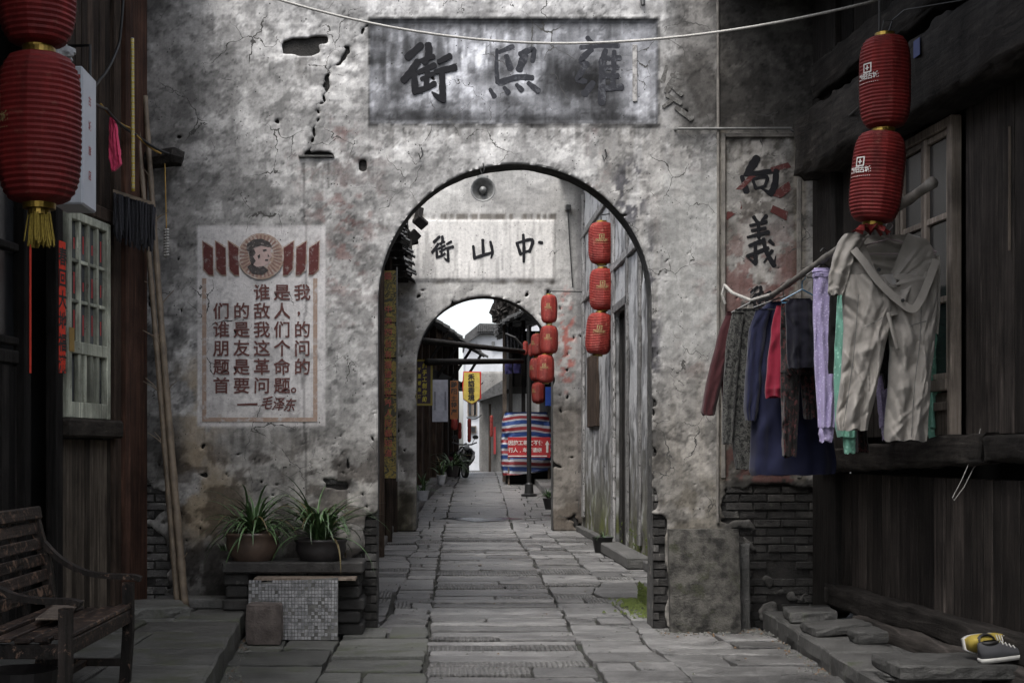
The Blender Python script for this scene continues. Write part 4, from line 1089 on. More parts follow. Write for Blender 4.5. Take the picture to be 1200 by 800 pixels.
# hanging rubble end of the eave seen at top left of the arch
q = MB()
e = P(490, 262, 28.0)
for k in range(16): 
    c = Vector((e.x-R.uniform(-.12, .55), e.y+R.uniform(-.3,.2), e.z+R.uniform(-.35,.45))); Mx = Matrix.Translation(c)@Euler((R.uniform(0,3),R.uniform(0,3),R.uniform(0,3))).to_matrix().to_4x4()
    q.box(-.13, .13, -.1, .1, -.05, .05, Mx, b=.01)
q.box(e.x-1.2, e.x-.12, e.y-.3, e.y+.3, e.z-1.0, e.z-.35); q.box(e.x-1.4, e.x-.2, e.y-.3, e.y+.4, e.z-.7, e.z+.3)
q.build('broken_eave', M['wood_black'], hl_)
# tall vertical sign board
sgp = P(456, 438, 22.0); s22 = F/22.0
sign = thing('vertical_sign', 'tall narrow dark and yellow mottled board with red characters, left inside the arch', 'sign', (sgp.x, 22, EYE-(560-VY)/s22))
a, b = P(445.5, 317, 22), P(467, 560, 22)
q = MB(); q.box(a.x, b.x-.035, 22, 22.03, b.z, a.z); m_, n_, l_, b_ = nt('mottled_yellow_board')
v_ = coords(n_, l_); f_ = noise(n_, l_, v_, 7, 4, .6, 2.2); c_ = ramp(n_, l_, f_, [(.44, (.05,.048,.03)), (.52, (.32,.24,.05)), (.6, (.09,.08,.04))]); l_.new(c_, b_.inputs['Base Color']); b_.inputs['Roughness'].default_value = .6
q.build('board', m_, sign)
q = MB(); q.box(b.x-.035, b.x-.012, 21.99, 22.03, b.z-.05, a.z+.05); q.build('edge_rail', M['metal_grey'], sign)
for zz in (.25, .42, .6, .8):
    q = MB(); z_ = a.z+(b.z-a.z)*zz; q.box(a.x, b.x-.035, 21.99, 22.0, z_-.008, z_+.008); q.build('panel_joint', M['wood_black'], sign)
q = MB()
yy_ = 321
chars = [('最',324),('中',363),('央',377),('四',390),('台',403),('有',416),('报',428),('道',439)]+[(c, 450+i*11.6) for i, c in enumerate('全世界人民都知道')]
for ch, py in chars: add_text_px(q, ch, 455, py, 22, 8.6, .012, 1, 0, .012)
add_text_px(q, '之', 449.5, 324, 22, 8, .04, 1, 0, .008)
q.build('lettering', flat('dull_red_print', (.42,.1,.08), .6), sign)

# ================================================================== FACADES OF THE COURTYARD
class Facade:
    def __init__(s, x0, Y0, k, side):   # x = x0 + k*(Y0-Y); side +1: faces +x (left house), -1: faces -x
        s.x0, s.Y0, s.k, s.side = x0, Y0, k, side
        s.n = Vector((1, k, 0)).normalized()*side
    def x(s, Y): return s.x0+s.k*(s.Y0-Y)
    def Yp(s, px): m = (px-VX)/F; return (s.x0+s.k*s.Y0)/(m+s.k)
    def z(s, px, py): return EYE-(py-VY)*s.Yp(px)/F
    def box(s, mb, Ya, Yb, z0, z1, n0, n1, b=0, za=0):
        """box between Y positions, heights, and offsets n0<n1 along the outward normal; za: height change at Yb"""
        if Ya > Yb: Ya, Yb = Yb, Ya
        A = Vector((s.x(Ya), Ya, 0)); B = Vector((s.x(Yb), Yb, 0)); d = (B-A); L = d.length; d.normalize()
        Mx = Matrix(((s.n.x, d.x, 0, A.x), (s.n.y, d.y, 0, A.y), (0, 0, 1, 0), (0, 0, 0, 1)))
        if s.side < 0:
            pass
        mb.box(n0, n1, 0, L, z0, z1, Mx, b=b)
        return mb
LF = Facade(-2.85, 12.2, -.165, 1); LF.n = Vector((1, -.165, 0)).normalized()
RF = Facade(3.46, 12.8, .058, -1); RF.n = Vector((-1, -.058, 0)).normalized()
PL = .22     # platform height left
# --- left house
lh = thing('timber_house', 'dark timber house at left with pale green window and red paper strips', 'house', (-3.2, 11, 0))
def lb(name, pa, pb, z0, z1, n0, n1, mat, b=.01, parent=lh, Y=None):
    q = MB(); Ya, Yb = (LF.Yp(pa), LF.Yp(pb)) if Y is None else Y
    LF.box(q, Ya, Yb, z0, z1, n0, n1, b); return q.build(name, M[mat], parent)
lb('corner_post', 141, 164, PL-.02, 7, -.06, .08, 'wood_red', .03)
lb('corner_post', 133, 140.5, PL, 7, -.05, .015, 'wood_brown', .01)
lb('wall_core', 164, 40, 0, 3.0, -.5, -.35, 'void', 0)
q = MB(); LF.box(q, 12.9, -4, 0, 7.2, -.6, -.36); q.build('wall_core', M['void'], lh)
px_ = 133
k = 0
for pa in np.arange(92, 133, 6.8):     # boards above the window
    lb('board', pa, pa+6.7, 3.62, 7, -.05, -.03+R.uniform(0,.012), 'wood_brown', .006)
for pa in np.arange(40, 92, 8.5):
    lb('board', pa, pa+8.3, 3.9, 7, -.05, -.03+R.uniform(0,.012), 'wood_brown', .006)
lb('head_beam', 66, 132, 3.56, 3.68, -.05, .03, 'wood_brown', .012)
w0, w1 = LF.Yp(76), LF.Yp(126); WZ0, WZ1 = 1.88, 3.55
win = bpy.data.objects.new('window', None); COL.objects.link(win); win.parent = lh; ORG[win.name] = ORG[lh.name]
# window: thing > part > sub-part: frame mesh as the part, panes and bars as sub-parts
bpy.data.objects.remove(win)
fr = MB(); L0, L1 = w0, w1
LF.box(fr, L0, L0+.07, WZ0, WZ1, -.03, .03, .006); LF.box(fr, L1-.07, L1, WZ0, WZ1, -.03, .03, .006)
LF.box(fr, L0+.071, L1-.071, WZ1-.07, WZ1, -.03, .03, .006); LF.box(fr, L0+.071, L1-.071, WZ0, WZ0+.13, -.03, .03, .006); LF.box(fr, L0+.071, L1-.071, WZ0+.52, WZ0+.62, -.03, .032, .006)
win = fr.build('window', M['frame_pale'], lh)
ww = (L1-L0-.14)/4
for k in range(4):
    ya = L0+.07+k*ww
    if k:
        q = MB(); LF.box(q, ya-.017, ya+.017, WZ0+.62, WZ1-.07, -.02, .022, .005); q.build('glazing_bar', M['frame_pale'], win)
    zs = np.linspace(WZ0+.62, WZ1-.07, 4)
    for j in range(3):
        if j:
            q = MB(); LF.box(q, ya+.018, ya+ww-.018, zs[j]-.014, zs[j]+.014, -.018, .018, .004); q.build('glazing_bar', M['frame_pale'], win)
        q = MB(); LF.box(q, ya+.01, ya+ww-.01, zs[j]+.01, zs[j+1]-.01, -.02, -.014); q.build('pane', M['glass_dark'], win)
        q = MB(); LF.box(q, ya+ww-.06, ya+ww-.035, zs[j]+.05+R.uniform(0,.05), zs[j+1]-.06-R.uniform(0,.1), -.013, -.012); q.build('paper_strip', M['red_print'], win)
for a_, b_2 in ((0, .9), (1.02, 2.9), (3.05, 4)):
    q = MB(); LF.box(q, L0+.07+a_*ww+.03, L0+.07+b_2*ww-.03, WZ0+.14, WZ0+.51, -.022, -.016); q.build('pane', M['glass_dark'], win)
for t in (.95, 1.55, 2.25, 2.98):
    q = MB(); LF.box(q, L0+.07+t*ww-.025, L0+.07+t*ww+.025, WZ0+.13, WZ0+.52, -.02, .025, .005); q.build('glazing_bar', M['frame_pale'], win)
q = MB(); LF.box(q, L0+.005, L0+.1, WZ0+.53, WZ0+.72, .034, .037); q.build('paper_notice', flat('yellowed_notice', (.35,.22,.06)), win)
lb('window_sill', 71, 134, 1.72, 1.875, -.05, .09, 'wood_grey_h', .02)
for i, pa in enumerate(np.arange(72, 133, 5.2)):
    lb('board', pa, pa+5.05, PL, 1.71, -.05, -.03+R.uniform(0,.01), 'wood_grey', .004)
lb('jamb', 64, 71.5, PL, 3.9, -.08, .02, 'wood_black', .01)
lb('jamb', 29.5, 37, PL, 3.9, -.1, .0, 'wood_black', .01)
lb('recess_pole', 48, 51, PL, 3.8, -.2, -.16, 'wood_brown', .01)
lb('door_head', 37.5, 63.5, 3.72, 3.9, -.15, 0, 'wood_black', .01)
# door leaf at far left
for pa in np.arange(-14, 29, 8.5): lb('board', pa, pa+8.3, PL, 2.25 if pa > -4 else 2.25, -.1, -.07+R.uniform(0,.01), 'wood_black', .006)
lb('door_rail', -14, 29, 2.26, 2.36, -.1, -.04, 'wood_black', .01); lb('door_rail', -14, 29, 2.4, 2.46, -.1, -.04, 'wood_black', .01); lb('door_rail', -14, 29, 3.1, 3.16, -.1, -.04, 'wood_black', .01)
lb('door_panel', -14, 29, 2.47, 3.09, -.12, -.09, 'glass_black', 0); lb('door_panel', -14, 29, 3.17, 3.9, -.12, -.09, 'glass_black', 0)
q = MB(); LF.box(q, LF.Yp(-14), -3, 0, 7, -.3, -.05); q.build('side_wall', M['wood_black'], lh)
# couplets
for pa, pb, za, zb, lab in ((66, 73.5, LF.z(70,437), LF.z(70,283), 'wider red paper strip with black characters beside the pale green window'), (33.8, 36, LF.z(35,437), LF.z(35,280), 'thin edge of a red paper strip left of the dark recess')):
    q = MB(); LF.box(q, LF.Yp(pa), LF.Yp(pb), za, zb, .021 if pa > 50 else .003, .024 if pa > 50 else .006); c = MB(); c.v, c.f = q.v, q.f
    o = q.build('paper_couplet', M['red_paper']); tagp(o, lab, 'paper strip', 'red paper couplets')
    if pa > 50:
        t = MB()
        for i, ch in enumerate('春回大地福满'):
            vs_, fs_ = text_geo(ch, .15, .004); Yc = LF.Yp(70); z_ = zb-.13-i*.17; d = Vector((LF.k*-1, 1, 0)).normalized(); d = Vector((-LF.k, 1, 0)).normalized()
            d = (Vector((LF.x(11), 11, 0))-Vector((LF.x(12), 12, 0))).normalized()
            base = Vector((LF.x(Yc), Yc, z_))+LF.n*.0255
            t.add([base-d*v.x*1.0+Vector((0,0,v.y)) for v in vs_], fs_)
        t.build('lettering', M['ink'], o)
# roof over the left house: shades the facade
def eave_roof(parent, xe, xi, ze, zi, y0, y1, name='roof'):
    q = MB(); q.hexa([Vector((xe,y0,ze)),Vector((xi,y0,zi)),Vector((xi,y1,zi)),Vector((xe,y1,ze)),Vector((xe,y0,ze+.06)),Vector((xi,y0,zi+.06)),Vector((xi,y1,zi+.06)),Vector((xe,y1,ze+.06))])
    q.build(name, M['wood_black'], parent)
    t = MB(); y = y0
    sl = (zi-ze)/(xi-xe)
    while y < y1:
        t.add([Vector((xe, y, ze+.065)), Vector((xe, y+.1, ze+.13)), Vector((xe, y+.2, ze+.065)), Vector((xi, y, zi+.065)), Vector((xi, y+.1, zi+.13)), Vector((xi, y+.2, zi+.065))], [(0,1,4,3),(1,2,5,4),(0,2,1)]); y += .22
    o = t.build('tile_rows', M['roof_tile'], parent); o['kind'] = 'stuff'
    r_ = MB(); y = y0+.1
    while y < y1:
        r_.hexa([Vector((xe+.05*(1 if xi>xe else -1),y,ze-.1)),Vector((xi,y,zi-.1)),Vector((xi,y+.07,zi-.1)),Vector((xe+.05*(1 if xi>xe else -1),y+.07,ze-.1)),Vector((xe+.05*(1 if xi>xe else -1),y,ze-.005)),Vector((xi,y,zi-.005)),Vector((xi,y+.07,zi-.005)),Vector((xe+.05*(1 if xi>xe else -1),y+.07,ze-.005))]); y += .45
    o = r_.build('rafters', M['wood_black'], parent); o['kind'] = 'stuff'
eave_roof(lh, -2.2, -7, 6.3, 8.4, 10.0, 12.95)
eave_roof(lh, -1.35, -7, 5.7, 8.2, -6, 9.95, 'near_roof')  # out-of-view roof added to dim the near courtyard

# --- right house
rh = thing('timber_house', 'very dark timber house at right with carved beam, window and sagging sill', 'house', (3.7, 11, 0))
def rb(name, pa, pb, z0, z1, n0, n1, mat, b=.01, parent=rh, Y=None):
    q = MB(); Ya, Yb = (RF.Yp(pa), RF.Yp(pb)) if Y is None else Y
    RF.box(q, Ya, Yb, z0, z1, n0, n1, b); return q.build(name, M[mat], parent)
PR = .16
rb('corner_post', 960, 984, PR, 7, -.1, .07, 'wood_black', .03)
q = MB(); RF.box(q, 12.95, -4, 0, 7.2, -.6, -.3); q.build('wall_core', M['void'], rh)
Y = 12.62
while Y > 7.2:      # lower boards
    d = R.uniform(.13, .2); q = MB(); RF.box(q, Y-d+.006, Y, .42, 1.42, -.05, -.03+R.uniform(0,.014), .005); q.build('board', M['wood_right'], rh); Y -= d
for pa in np.arange(1128, 1262, 19):
    rb('board', pa, pa+18.3, 1.72, 4.05, -.05, -.03+R.uniform(0,.02), 'wood_right', .006)
for pa in np.arange(985, 1060, 12):
    rb('board', pa, pa+11.6, 1.72, 4.05, -.05, -.03+R.uniform(0,.02), 'wood_black', .006)
Y = 12.7
while Y > 6:
    q = MB(); RF.box(q, Y-.3, Y-.005, 4.55, 7, -.06, -.03+R.uniform(0,.02), .006); q.build('board', M['wood_black'], rh); Y -= .3
def log_beam(mb, F_, Ya, Yb, z, h, n0, n1, seg=24, amp=.02, zs=0, seed=1, pw=.35):
    """rounded old beam with uneven faces"""
    vs = []; N = 22
    for i in range(seg+1):
        Y = Ya+(Yb-Ya)*i/seg; base = Vector((F_.x(Y), Y, 0)); zc = z+zs*i/seg
        for k in range(N):
            t = 2*PI*k/N; c, s_ = math.cos(t), math.sin(t)
            a = math.copysign(abs(c)**pw, c); b_ = math.copysign(abs(s_)**pw, s_)
            q_ = (float(fbm(i*.3, k*.9, 4, seed, .7))-.5)*amp*2
            vs.append(base+F_.n*((n0+n1)/2+a*((n1-n0)/2+q_))+Vector((0, 0, zc+b_*(h/2+q_))))
    fs = [(i*N+k, i*N+(k+1) % N, (i+1)*N+(k+1) % N, (i+1)*N+k) for i in range(seg) for k in range(N)]
    fs += [tuple(range(N)), tuple(range(seg*N, seg*N+N))[::-1]]
    return mb.add(vs, fs)
q = MB(); log_beam(q, RF, 12.75, 6, 4.32, .56, -.08, .28, 80, .06, -.12, 3); q.build('carved_beam', M['wood_black_h'], rh, True)
q = MB(); log_beam(q, RF, 12.7, 6, 4.9, .3, -.05, .15, 80, .045, -.05, 13); q.build('upper_beam', M['wood_black_h'], rh, True)
q = MB(); log_beam(q, RF, 12.6, 9.35, 1.52, .2, -.05, .1, 50, .03, .11, 5); q.build('window_sill', M['wood_black_h'], rh, True)
q = MB(); log_beam(q, RF, 9.33, 7, 1.62, .17, -.05, .1, 30, .03, .05, 6); q.build('window_sill', M['wood_black_h'], rh, True)
q = MB(); log_beam(q, RF, 12.5, 6.5, .36, .19, -.06, .1, 50, .025, 0, 7); q.build('plinth_beam', M['wood_stone_h'], rh, True)
q = MB(); log_beam(q, RF, 11.6, 7, .2, .16, .02, .17, 50, .035, 0, 8, .7); q.build('threshold_log', M['wood_stone_h'], rh, True)
# window with two casements
v0, v1 = RF.Yp(1116), RF.Yp(1058); VZ0, VZ1 = 2.12, 3.9
M['frame_brown'] = wood('bare_brown_frame', (.26,.22,.185), (.11,.09,.075), 'Z')
fr = MB(); RF.box(fr, v0-.07, v0, 1.72, VZ1+.07, -.04, .04, .008); RF.box(fr, v1, v1+.06, 1.72, VZ1+.07, -.04, .04, .008); RF.box(fr, v0+.001, v1-.001, VZ1, VZ1+.07, -.04, .04, .008); RF.box(fr, v0+.001, v1-.001, VZ0-.08, VZ0, -.04, .05, .008)
win = fr.build('window', M['frame_brown'], rh)
half = (v0+v1)/2
for c0, c1 in ((v0+.003, half-.003), (half+.003, v1-.003)):
    q = MB(); RF.box(q, c0, c0+.045, VZ0+.002, VZ1-.002, -.02, .025, .005); RF.box(q, c1-.045, c1, VZ0+.002, VZ1-.002, -.02, .025, .005)
    for zz in (VZ0+.002, VZ0+.55, VZ0+1.14, VZ1-.05): RF.box(q, c0+.046, c1-.046, zz, zz+.045, -.015, .02, .005)
    q.build('casement', M['frame_brown'], win)
    for za, zb in ((VZ0+.05, VZ0+.54), (VZ0+.6, VZ0+1.13), (VZ0+1.19, VZ1-.06)):
        q = MB(); RF.box(q, c0+.047, c1-.047, za, zb, -.01, -.005); q.build('pane', M['glass_black'], win)
rb('apron_panel', 1066, 1117, 1.72, 2.03, -.03, .0, 'wood_panel', .006)
q = MB(); RF.box(q, v0, v1, 1.9, 1.96, .001, .03, .006); q.build('apron_rail', M['frame_brown'], rh)
q = MB(); a = RF.Yp(1183); RF.box(q, a, a+.012, 2.9, 3.7, -.01, .004); q.build('split_in_board', M['wood_panel'], rh)
eave_roof(rh, 2.45, 7.5, 5.95, 8.3, 10.0, 12.95)
eave_roof(rh, 2.0, 7.5, 5.6, 8.2, -6, 9.95, 'near_roof')  # unseen counterpart, added to narrow the sky gap over the foreground
# blue paper scrap on beam
b0 = P(1144, 57, 9.9)
q = MB(); RF.box(q, 9.85, 9.96, b0.z-.06, b0.z+.06, .31, .313); o = q.build('blue_label', flat('faded_blue', (.05,.07,.2))); tagp(o, 'small blue paper label on the dark carved beam', 'label')
# loop of thin wire below the sill
q = MB(); A = P(1149, 502, 10); pts = [P(1149,502,9.6),P(1143,525,9.6),P(1128,560,9.55),P(1116,583,9.55),P(1118,586,9.55),P(1130,570,9.55),P(1141,548,9.6),P(1144,545,9.6)]
q.tube(pts, .003, 5); o = q.build('wire_loop', M['rope']); tagp(o, 'thin pale wire loop dangling from the sagging sill', 'wire')

# ================================================================== PLATFORMS
pf = bpy.data.objects.new('left_platform', None); pf.name = 'stone_platform'; COL.objects.link(pf); tagp(pf, kind='structure'); ORG[pf.name] = Vector((0,0,0))
def exl(Y): return float(np.interp(Y, [6,8.4,12.2,13.1], [-1.3,-1.4,-1.68,-1.74]))
def plat_slab(parent, pts, z0, z1, mat, r=R, tilt=.004):
    out = []
    for i in range(4):
        a = Vector(pts[i]); b = Vector(pts[(i+1) % 4]); n = max(2, int((b-a).length/.22)); d = (b-a).normalized(); nn = Vector((-d.y, d.x))
        for k in range(n): out.append(a.lerp(b, k/n)+nn*r.uniform(.0, .014)*(1 if k else .3))
    c = sum(out, Vector((0,0)))/len(out); n = len(out); j = lambda a: r.uniform(-a, a)
    tz = (j(tilt), j(tilt))
    Z = lambda p: z1+(p.x-c.x)*tz[0]+(p.y-c.y)*tz[1]
    shr = lambda p, d: c+(p-c)*(1-d/max((p-c).length, .05))
    vs = [(p.x, p.y, z0) for p in [shr(p, .02+j(.012)) for p in out]]+[(p.x, p.y, (z0+Z(p))/2+j(.01)) for p in [shr(p, j(.012)) for p in out]]+[(p.x, p.y, Z(p)-.014+j(.004)) for p in out]
    vs += [(p.x, p.y, Z(p)+j(.002)) for p in [shr(p, .014+abs(j(.012))) for p in out]]
    vs += [(p.x, p.y, Z(p)+j(.003)) for p in [shr(p, .1) for p in out]]
    fs = [(k*n+q, k*n+(q+1) % n, (k+1)*n+(q+1) % n, (k+1)*n+q) for k in range(4) for q in range(n)]+[tuple(range(4*n, 5*n))]
    mb = MB(); mb.add([Vector(v)-Vector((c.x, c.y, z0)) for v in vs], fs)
    return link('stone_slab', mb.mesh('stone_slab', M[mat]), parent, (c.x, c.y, z0))
Y = 6.4
M['slab_plat'] = stone_mat('platform_stone', (.17,.168,.155), (.07,.071,.064), None, .55, (1.8, .52, (.085,.09,.06)))
M['slab_plat_c'] = stone_mat('platform_ribbed_stone', (.18,.174,.16), (.075,.074,.066), 'Y', .6, (1.8, .58, (.085,.09,.06)))
for d in (1.1, 1.0, .75, .8, .95, .7, .62, .42):
    cut = R.uniform(-2.4, -2.1)
    plat_slab(pf, [(cut+.006, Y), (exl(Y), Y), (exl(Y+d), Y+d-.012), (cut+.006, Y+d-.012)], -.04, PL+R.uniform(-.01,.01), 'slab_plat_c' if d < .5 or d == .7 else 'slab_plat')
    plat_slab(pf, [(-4.2, Y), (cut-.006, Y), (cut-.006, Y+d-.012), (-4.2, Y+d-.012)], -.04, PL+R.uniform(-.012,.008), 'slab_plat_c' if d == .75 else 'slab_plat')
    Y += d
pr = bpy.data.objects.new('stone_platform', None); COL.objects.link(pr); tagp(pr, kind='structure'); ORG[pr.name] = Vector((0,0,0))
Y = 6.4
for i, d in enumerate((1.0, .9, 1.2, .8, 1.1, .9, .72)):
    xe = float(np.interp(Y, [6,9.4,13], [2.7,2.78,2.95])); xe2 = float(np.interp(Y+d, [6,9.4,13], [2.7,2.78,2.95]))
    plat_slab(pr, [(xe, Y), (3.35, Y), (3.35, Y+d-.012), (xe2, Y+d-.012)], -.04, PR-.004+R.uniform(-.006,.004), 'stone_dark')
    plat_slab(pr, [(3.36, Y), (4.3, Y), (4.3, Y+d-.012), (3.36, Y+d-.012)], -.04, PR-.01, 'stone_dark'); Y += d
# loose stones on the right platform
def loose_stone(name, label, x0, x1, y0, y1, z0, h, rz, mat, tilt=(0,0), group=None, seed=1):
    r = random.Random(seed); c = Vector(((x0+x1)/2, (y0+y1)/2, z0)); lx, ly = (x1-x0)/2, (y1-y0)/2
    cs = [Vector((sx*lx*r.uniform(.9,1), sy*ly*r.uniform(.9,1))) for sx, sy in ((-1,-1),(1,-1),(1,1),(-1,1))]; out = []
    for i in range(4):
        a, b = cs[i], cs[(i+1) % 4]; n = max(3, int((b-a).length/.07)); d = (b-a).normalized(); nn = Vector((-d.y, d.x))
        for k in range(n): out.append(a.lerp(b, k/n)+nn*(r.uniform(-.008, .014) if k else .008))
    n = len(out); vs = []; j = lambda a: r.uniform(-a, a)
    for z, ins, ja in ((0,.012,.004),(.12,.0,.006),(.5,-.004,.009),(.86,.0,.007),(.97,.008,.004),(1,.022,.003),(1,.07,.004)):
        for p in out:
            q = p*(1-(ins+j(ja))/max(p.length, .05)); vs.append(Vector((q.x, q.y, h*z+j(.003)*(1 if z > .5 else .3))))
    fs = [(k*n+q, k*n+(q+1) % n, (k+1)*n+(q+1) % n, (k+1)*n+q) for k in range(6) for q in range(n)]+[tuple(range(6*n, 7*n)), tuple(range(n))[::-1]]
    Mx = Euler((tilt[0], tilt[1], rz)).to_matrix(); mb = MB(); mb.add([Mx@v for v in vs], fs)
    o = link(name, mb.mesh(name, M[mat]), None, c); return tagp(o, label, 'stone', group)
G1 = 'loose stone slabs on the right-hand platform'
loose_stone('loose_slab', 'long thin slab lying uppermost against the brick wall foot at right', 2.98, 3.4, 11.95, 12.5, .17, .09, -.1, 'stone_dark', (0,-.04), G1, 2)
loose_stone('loose_slab', 'second long slab just in front of the uppermost one', 2.9, 3.4, 11.1, 11.5, .175, .075, .1, 'stone_dark', (.0,-.07), G1, 3)
loose_stone('loose_slab', 'small square stone block sitting on the right platform', 3.12, 3.36, 10.65, 10.9, .165, .1, .1, 'stone_dark', (.03,-.05), G1, 5)
loose_stone('loose_slab', 'broad near slab that carries the shoes, bottom right', 2.8, 3.58, 8.72, 9.35, .2, .09, .02, 'stone_dark', (0,.0), G1, 7)
loose_stone('loose_slab', 'small dark stone wedged under the broad slab with the shoes', 2.82, 3.4, 8.85, 9.2, .155, .045, .1, 'stone_dark', (0,0), G1, 9)
loose_stone('rubble_mound', 'flat grey stone lump near the corner post on the left platform', -2.75, -2.2, 11.9, 12.7, .2, .1, .3, 'slab_plat', (0,0), None, 11)
# upright slab leaning on the wall at right of the arch
def upright(name, label, cat, px0, px1, py0, Y, th, mat, lean=.08, seed=1, z0=0, amp=.02):
    r = random.Random(seed); a, b = P(px0, py0, Y), P(px1, py0, Y); w = b.x-a.x; h = a.z-z0; n = 10; m = 12
    def pt(i, j, back):
        u = i/n; v = j/m; e = amp*(float(fbm(i*.9+seed, j*.7, 3, seed))-.5)
        x = a.x+u*w; z = z0+v*h; y = Y-.1+v*lean
        ed = min(u, 1-u, v, 1-v)
        if ed == 0: x += e*(.6 if u in (0,1) else 0); z += e*(.8 if v == 1 else 0)
        return Vector((x, y+(th if back else 0)+e*.4*(0 if back else 1)+(0.012 if ed == 0 and not back else 0), z))
    vs = [pt(i, j, 0) for i in range(n+1) for j in range(m+1)]+[pt(i, j, 1) for i in range(n+1) for j in range(m+1)]
    N = (n+1)*(m+1); I = lambda i, j: i*(m+1)+j
    fs = [(I(i,j), I(i+1,j), I(i+1,j+1), I(i,j+1)) for i in range(n) for j in range(m)]+[(N+I(i,j), N+I(i,j+1), N+I(i+1,j+1), N+I(i+1,j)) for i in range(n) for j in range(m)]
    for i in range(n): fs += [(I(i,m), I(i+1,m), N+I(i+1,m), N+I(i,m)), (I(i+1,0), I(i,0), N+I(i,0), N+I(i+1,0))]
    for j in range(m): fs += [(I(0,j), I(0,j+1), N+I(0,j+1), N+I(0,j)), (I(n,j+1), I(n,j), N+I(n,j), N+I(n,j+1))]
    mb = MB(); mb.add(vs, fs); o = mb.build(name, M[mat]); return tagp(o, label, cat)
upright('upright_slab', 'large mossy stone slab leaning upright against the wall right of the arch', 'stone', 784, 866, 620, 12.72, .09, 'stone_slab', .1, 4)
upright('leaning_board', 'narrow dark stone strip standing behind the mossy slab', 'board', 862, 877, 636, 12.9, .03, 'stone_dark', .03, 5)
# ================================================================== PLANT SHELF AND FRIENDS
sh = thing('stone_bench', 'low stone shelf on rough block legs below the poster, holding two plants', 'shelf', (P(345,0,12.6).x, 12.6, 0))
a, b = P(261, 658, 12.45), P(426, 671, 12.45)
q = MB(); q.box(a.x, b.x, 12.4, 12.95, b.z, a.z, b=.014); q.build('shelf_top', M['shelf_stone'], sh)
for pa, pb in ((263,292), (392,424)):
    zz = 0.0
    for k in range(5):
        h = (b.z-.002)/5; a0, b0 = P(pa+R.uniform(-2,2), 0, 12.5).x, P(pb+R.uniform(-3,3), 0, 12.5).x
        q = MB(); q.box(a0, b0, 12.45+R.uniform(-.02,.02), 12.9, zz, zz+h-.008, b=.015); q.build('leg_stone', M['shelf_stone'], sh); zz += h
# mosaic-tiled slab
tp_ = thing('tiled_slab', 'broken slab faced in small grey mosaic tiles leaning under the shelf', 'tile panel', (P(345,0,12.2).x, 12.2, 0))
a, b = P(291, 680, 12.15), P(396, 748, 12.15); w, h = b.x-a.x, a.z-.0
nx_, nz_ = 27, 17; sh_ = .1
Mt = lambda x, z, o: Vector((a.x+x, 12.12+z*sh_-o, .005+z))
def topz(x): return h*(1+.035*x/w)-(.03 if x < .02 else 0)
q = MB(); q.hexa([Mt(0,0,0),Mt(w,0,0),Mt(w,0,-.03),Mt(0,0,-.03),Mt(0,topz(0),0),Mt(w,topz(w),0),Mt(w,topz(w),-.03),Mt(0,topz(0),-.03)]); q.build('backing', M['grout'], tp_)
q = MB(); tw, tz_ = w/nx_, h/nz_
for i in range(nx_):
    for j in range(nz_):
        if R.random() < (.05 if fbm(i/5., j/5., 3, 6) < .56 else .4): continue
        x0, z0 = i*tw+.002, j*tz_+.002; x1, z1 = x0+tw-.005, z0+tz_-.005; t = R.uniform(.001, .004)
        q.add([Mt(x0,z0,.0),Mt(x1,z0,.0),Mt(x1,z1,.0),Mt(x0,z1,.0),Mt(x0+.002,z0+.002,t+.002),Mt(x1-.002,z0+.002,t+.002),Mt(x1-.002,z1-.002,t+.002),Mt(x0+.002,z1-.002,t+.002)], [(4,5,6,7),(0,1,5,4),(1,2,6,5),(2,3,7,6),(3,0,4,7)])
o = q.build('tiles', M['tile'], tp_); o['kind'] = 'stuff'
q = MB(); a, b = P(300, 676, 12.35), P(418, 674, 12.35); q.box(a.x, b.x, 12.2, 12.5, a.z-.015, a.z+.004, Matrix.Identity(4)); o = q.build('loose_board', M['wood_panel']); tagp(o, 'thin pale board slid in just below the stone shelf', 'board')
o = loose_stone('stone_block', 'rough reddish square stone block in front of the tiled slab', P(288,0,11.98).x, P(333,0,11.98).x, 11.85, 12.08, 0, .335, .03, 'stone_red', (0,0), None, 31)
a, b = P(183, 700, 12.8), P(268, 712, 12.8)
q = MB(); q.box(a.x, b.x, 12.62, 12.92, PL-.01, PL+.085, b=.014); o = q.build('stone_kerb', M['stone_dark']); tagp(o, 'long low stone bar at the foot of the wall behind the platform', 'stone')
# plants
def potted(px, pyb, Y, rad, hgt, mat, label, seed, n=64, L=.46):
    c = P(px, pyb, Y); z0 = c.z
    t = thing('potted_plant', label, 'plant', (c.x, Y, z0), 'strap-leaved plants in clay pots on the shelf')
    q = MB(); q.lathe([(rad*.62,0),(rad*.85,hgt*.25),(rad,hgt*.6),(rad*.97,hgt*.85),(rad*1.04,hgt*.9),(rad*1.06,hgt),(rad*.98,hgt),(rad*.93,hgt*.88),(0,hgt*.86)], 32, (0,0,0)); q.build('pot', M[mat], t, True, False)
    ms_ = [m.mesh('leaf', M['leaf'], True) for m in blades(22, L, 1.0, .0135, seed)]
    r = random.Random(seed)
    for k in range(n):
        link('leaf', r.choice(ms_), t, (r.uniform(-.05,.05), r.uniform(-.05,.05), hgt*.86), (r.uniform(-.15,.15), r.uniform(-.35,.25), k*2.4+r.uniform(-.4,.4)))
    return t
potted(296, 659, 12.62, .235, .27, 'pot_clay', 'spiky green plant in a round brown glazed pot on the shelf', 21, 120, .62)
potted(376, 660, 12.62, .225, .22, 'pot_dark', 'spiky green plant in a darker pot, nearer the arch', 22, 125, .68)
q = MB()
w_ = thing('wall_weed', 'small bright green weed growing from the wall left of the pots', 'plant', P(262, 645, 12.9))
wm = [m.mesh('leaf', M['leaf'], True) for m in blades(4, .12, .8, .005, 8)]
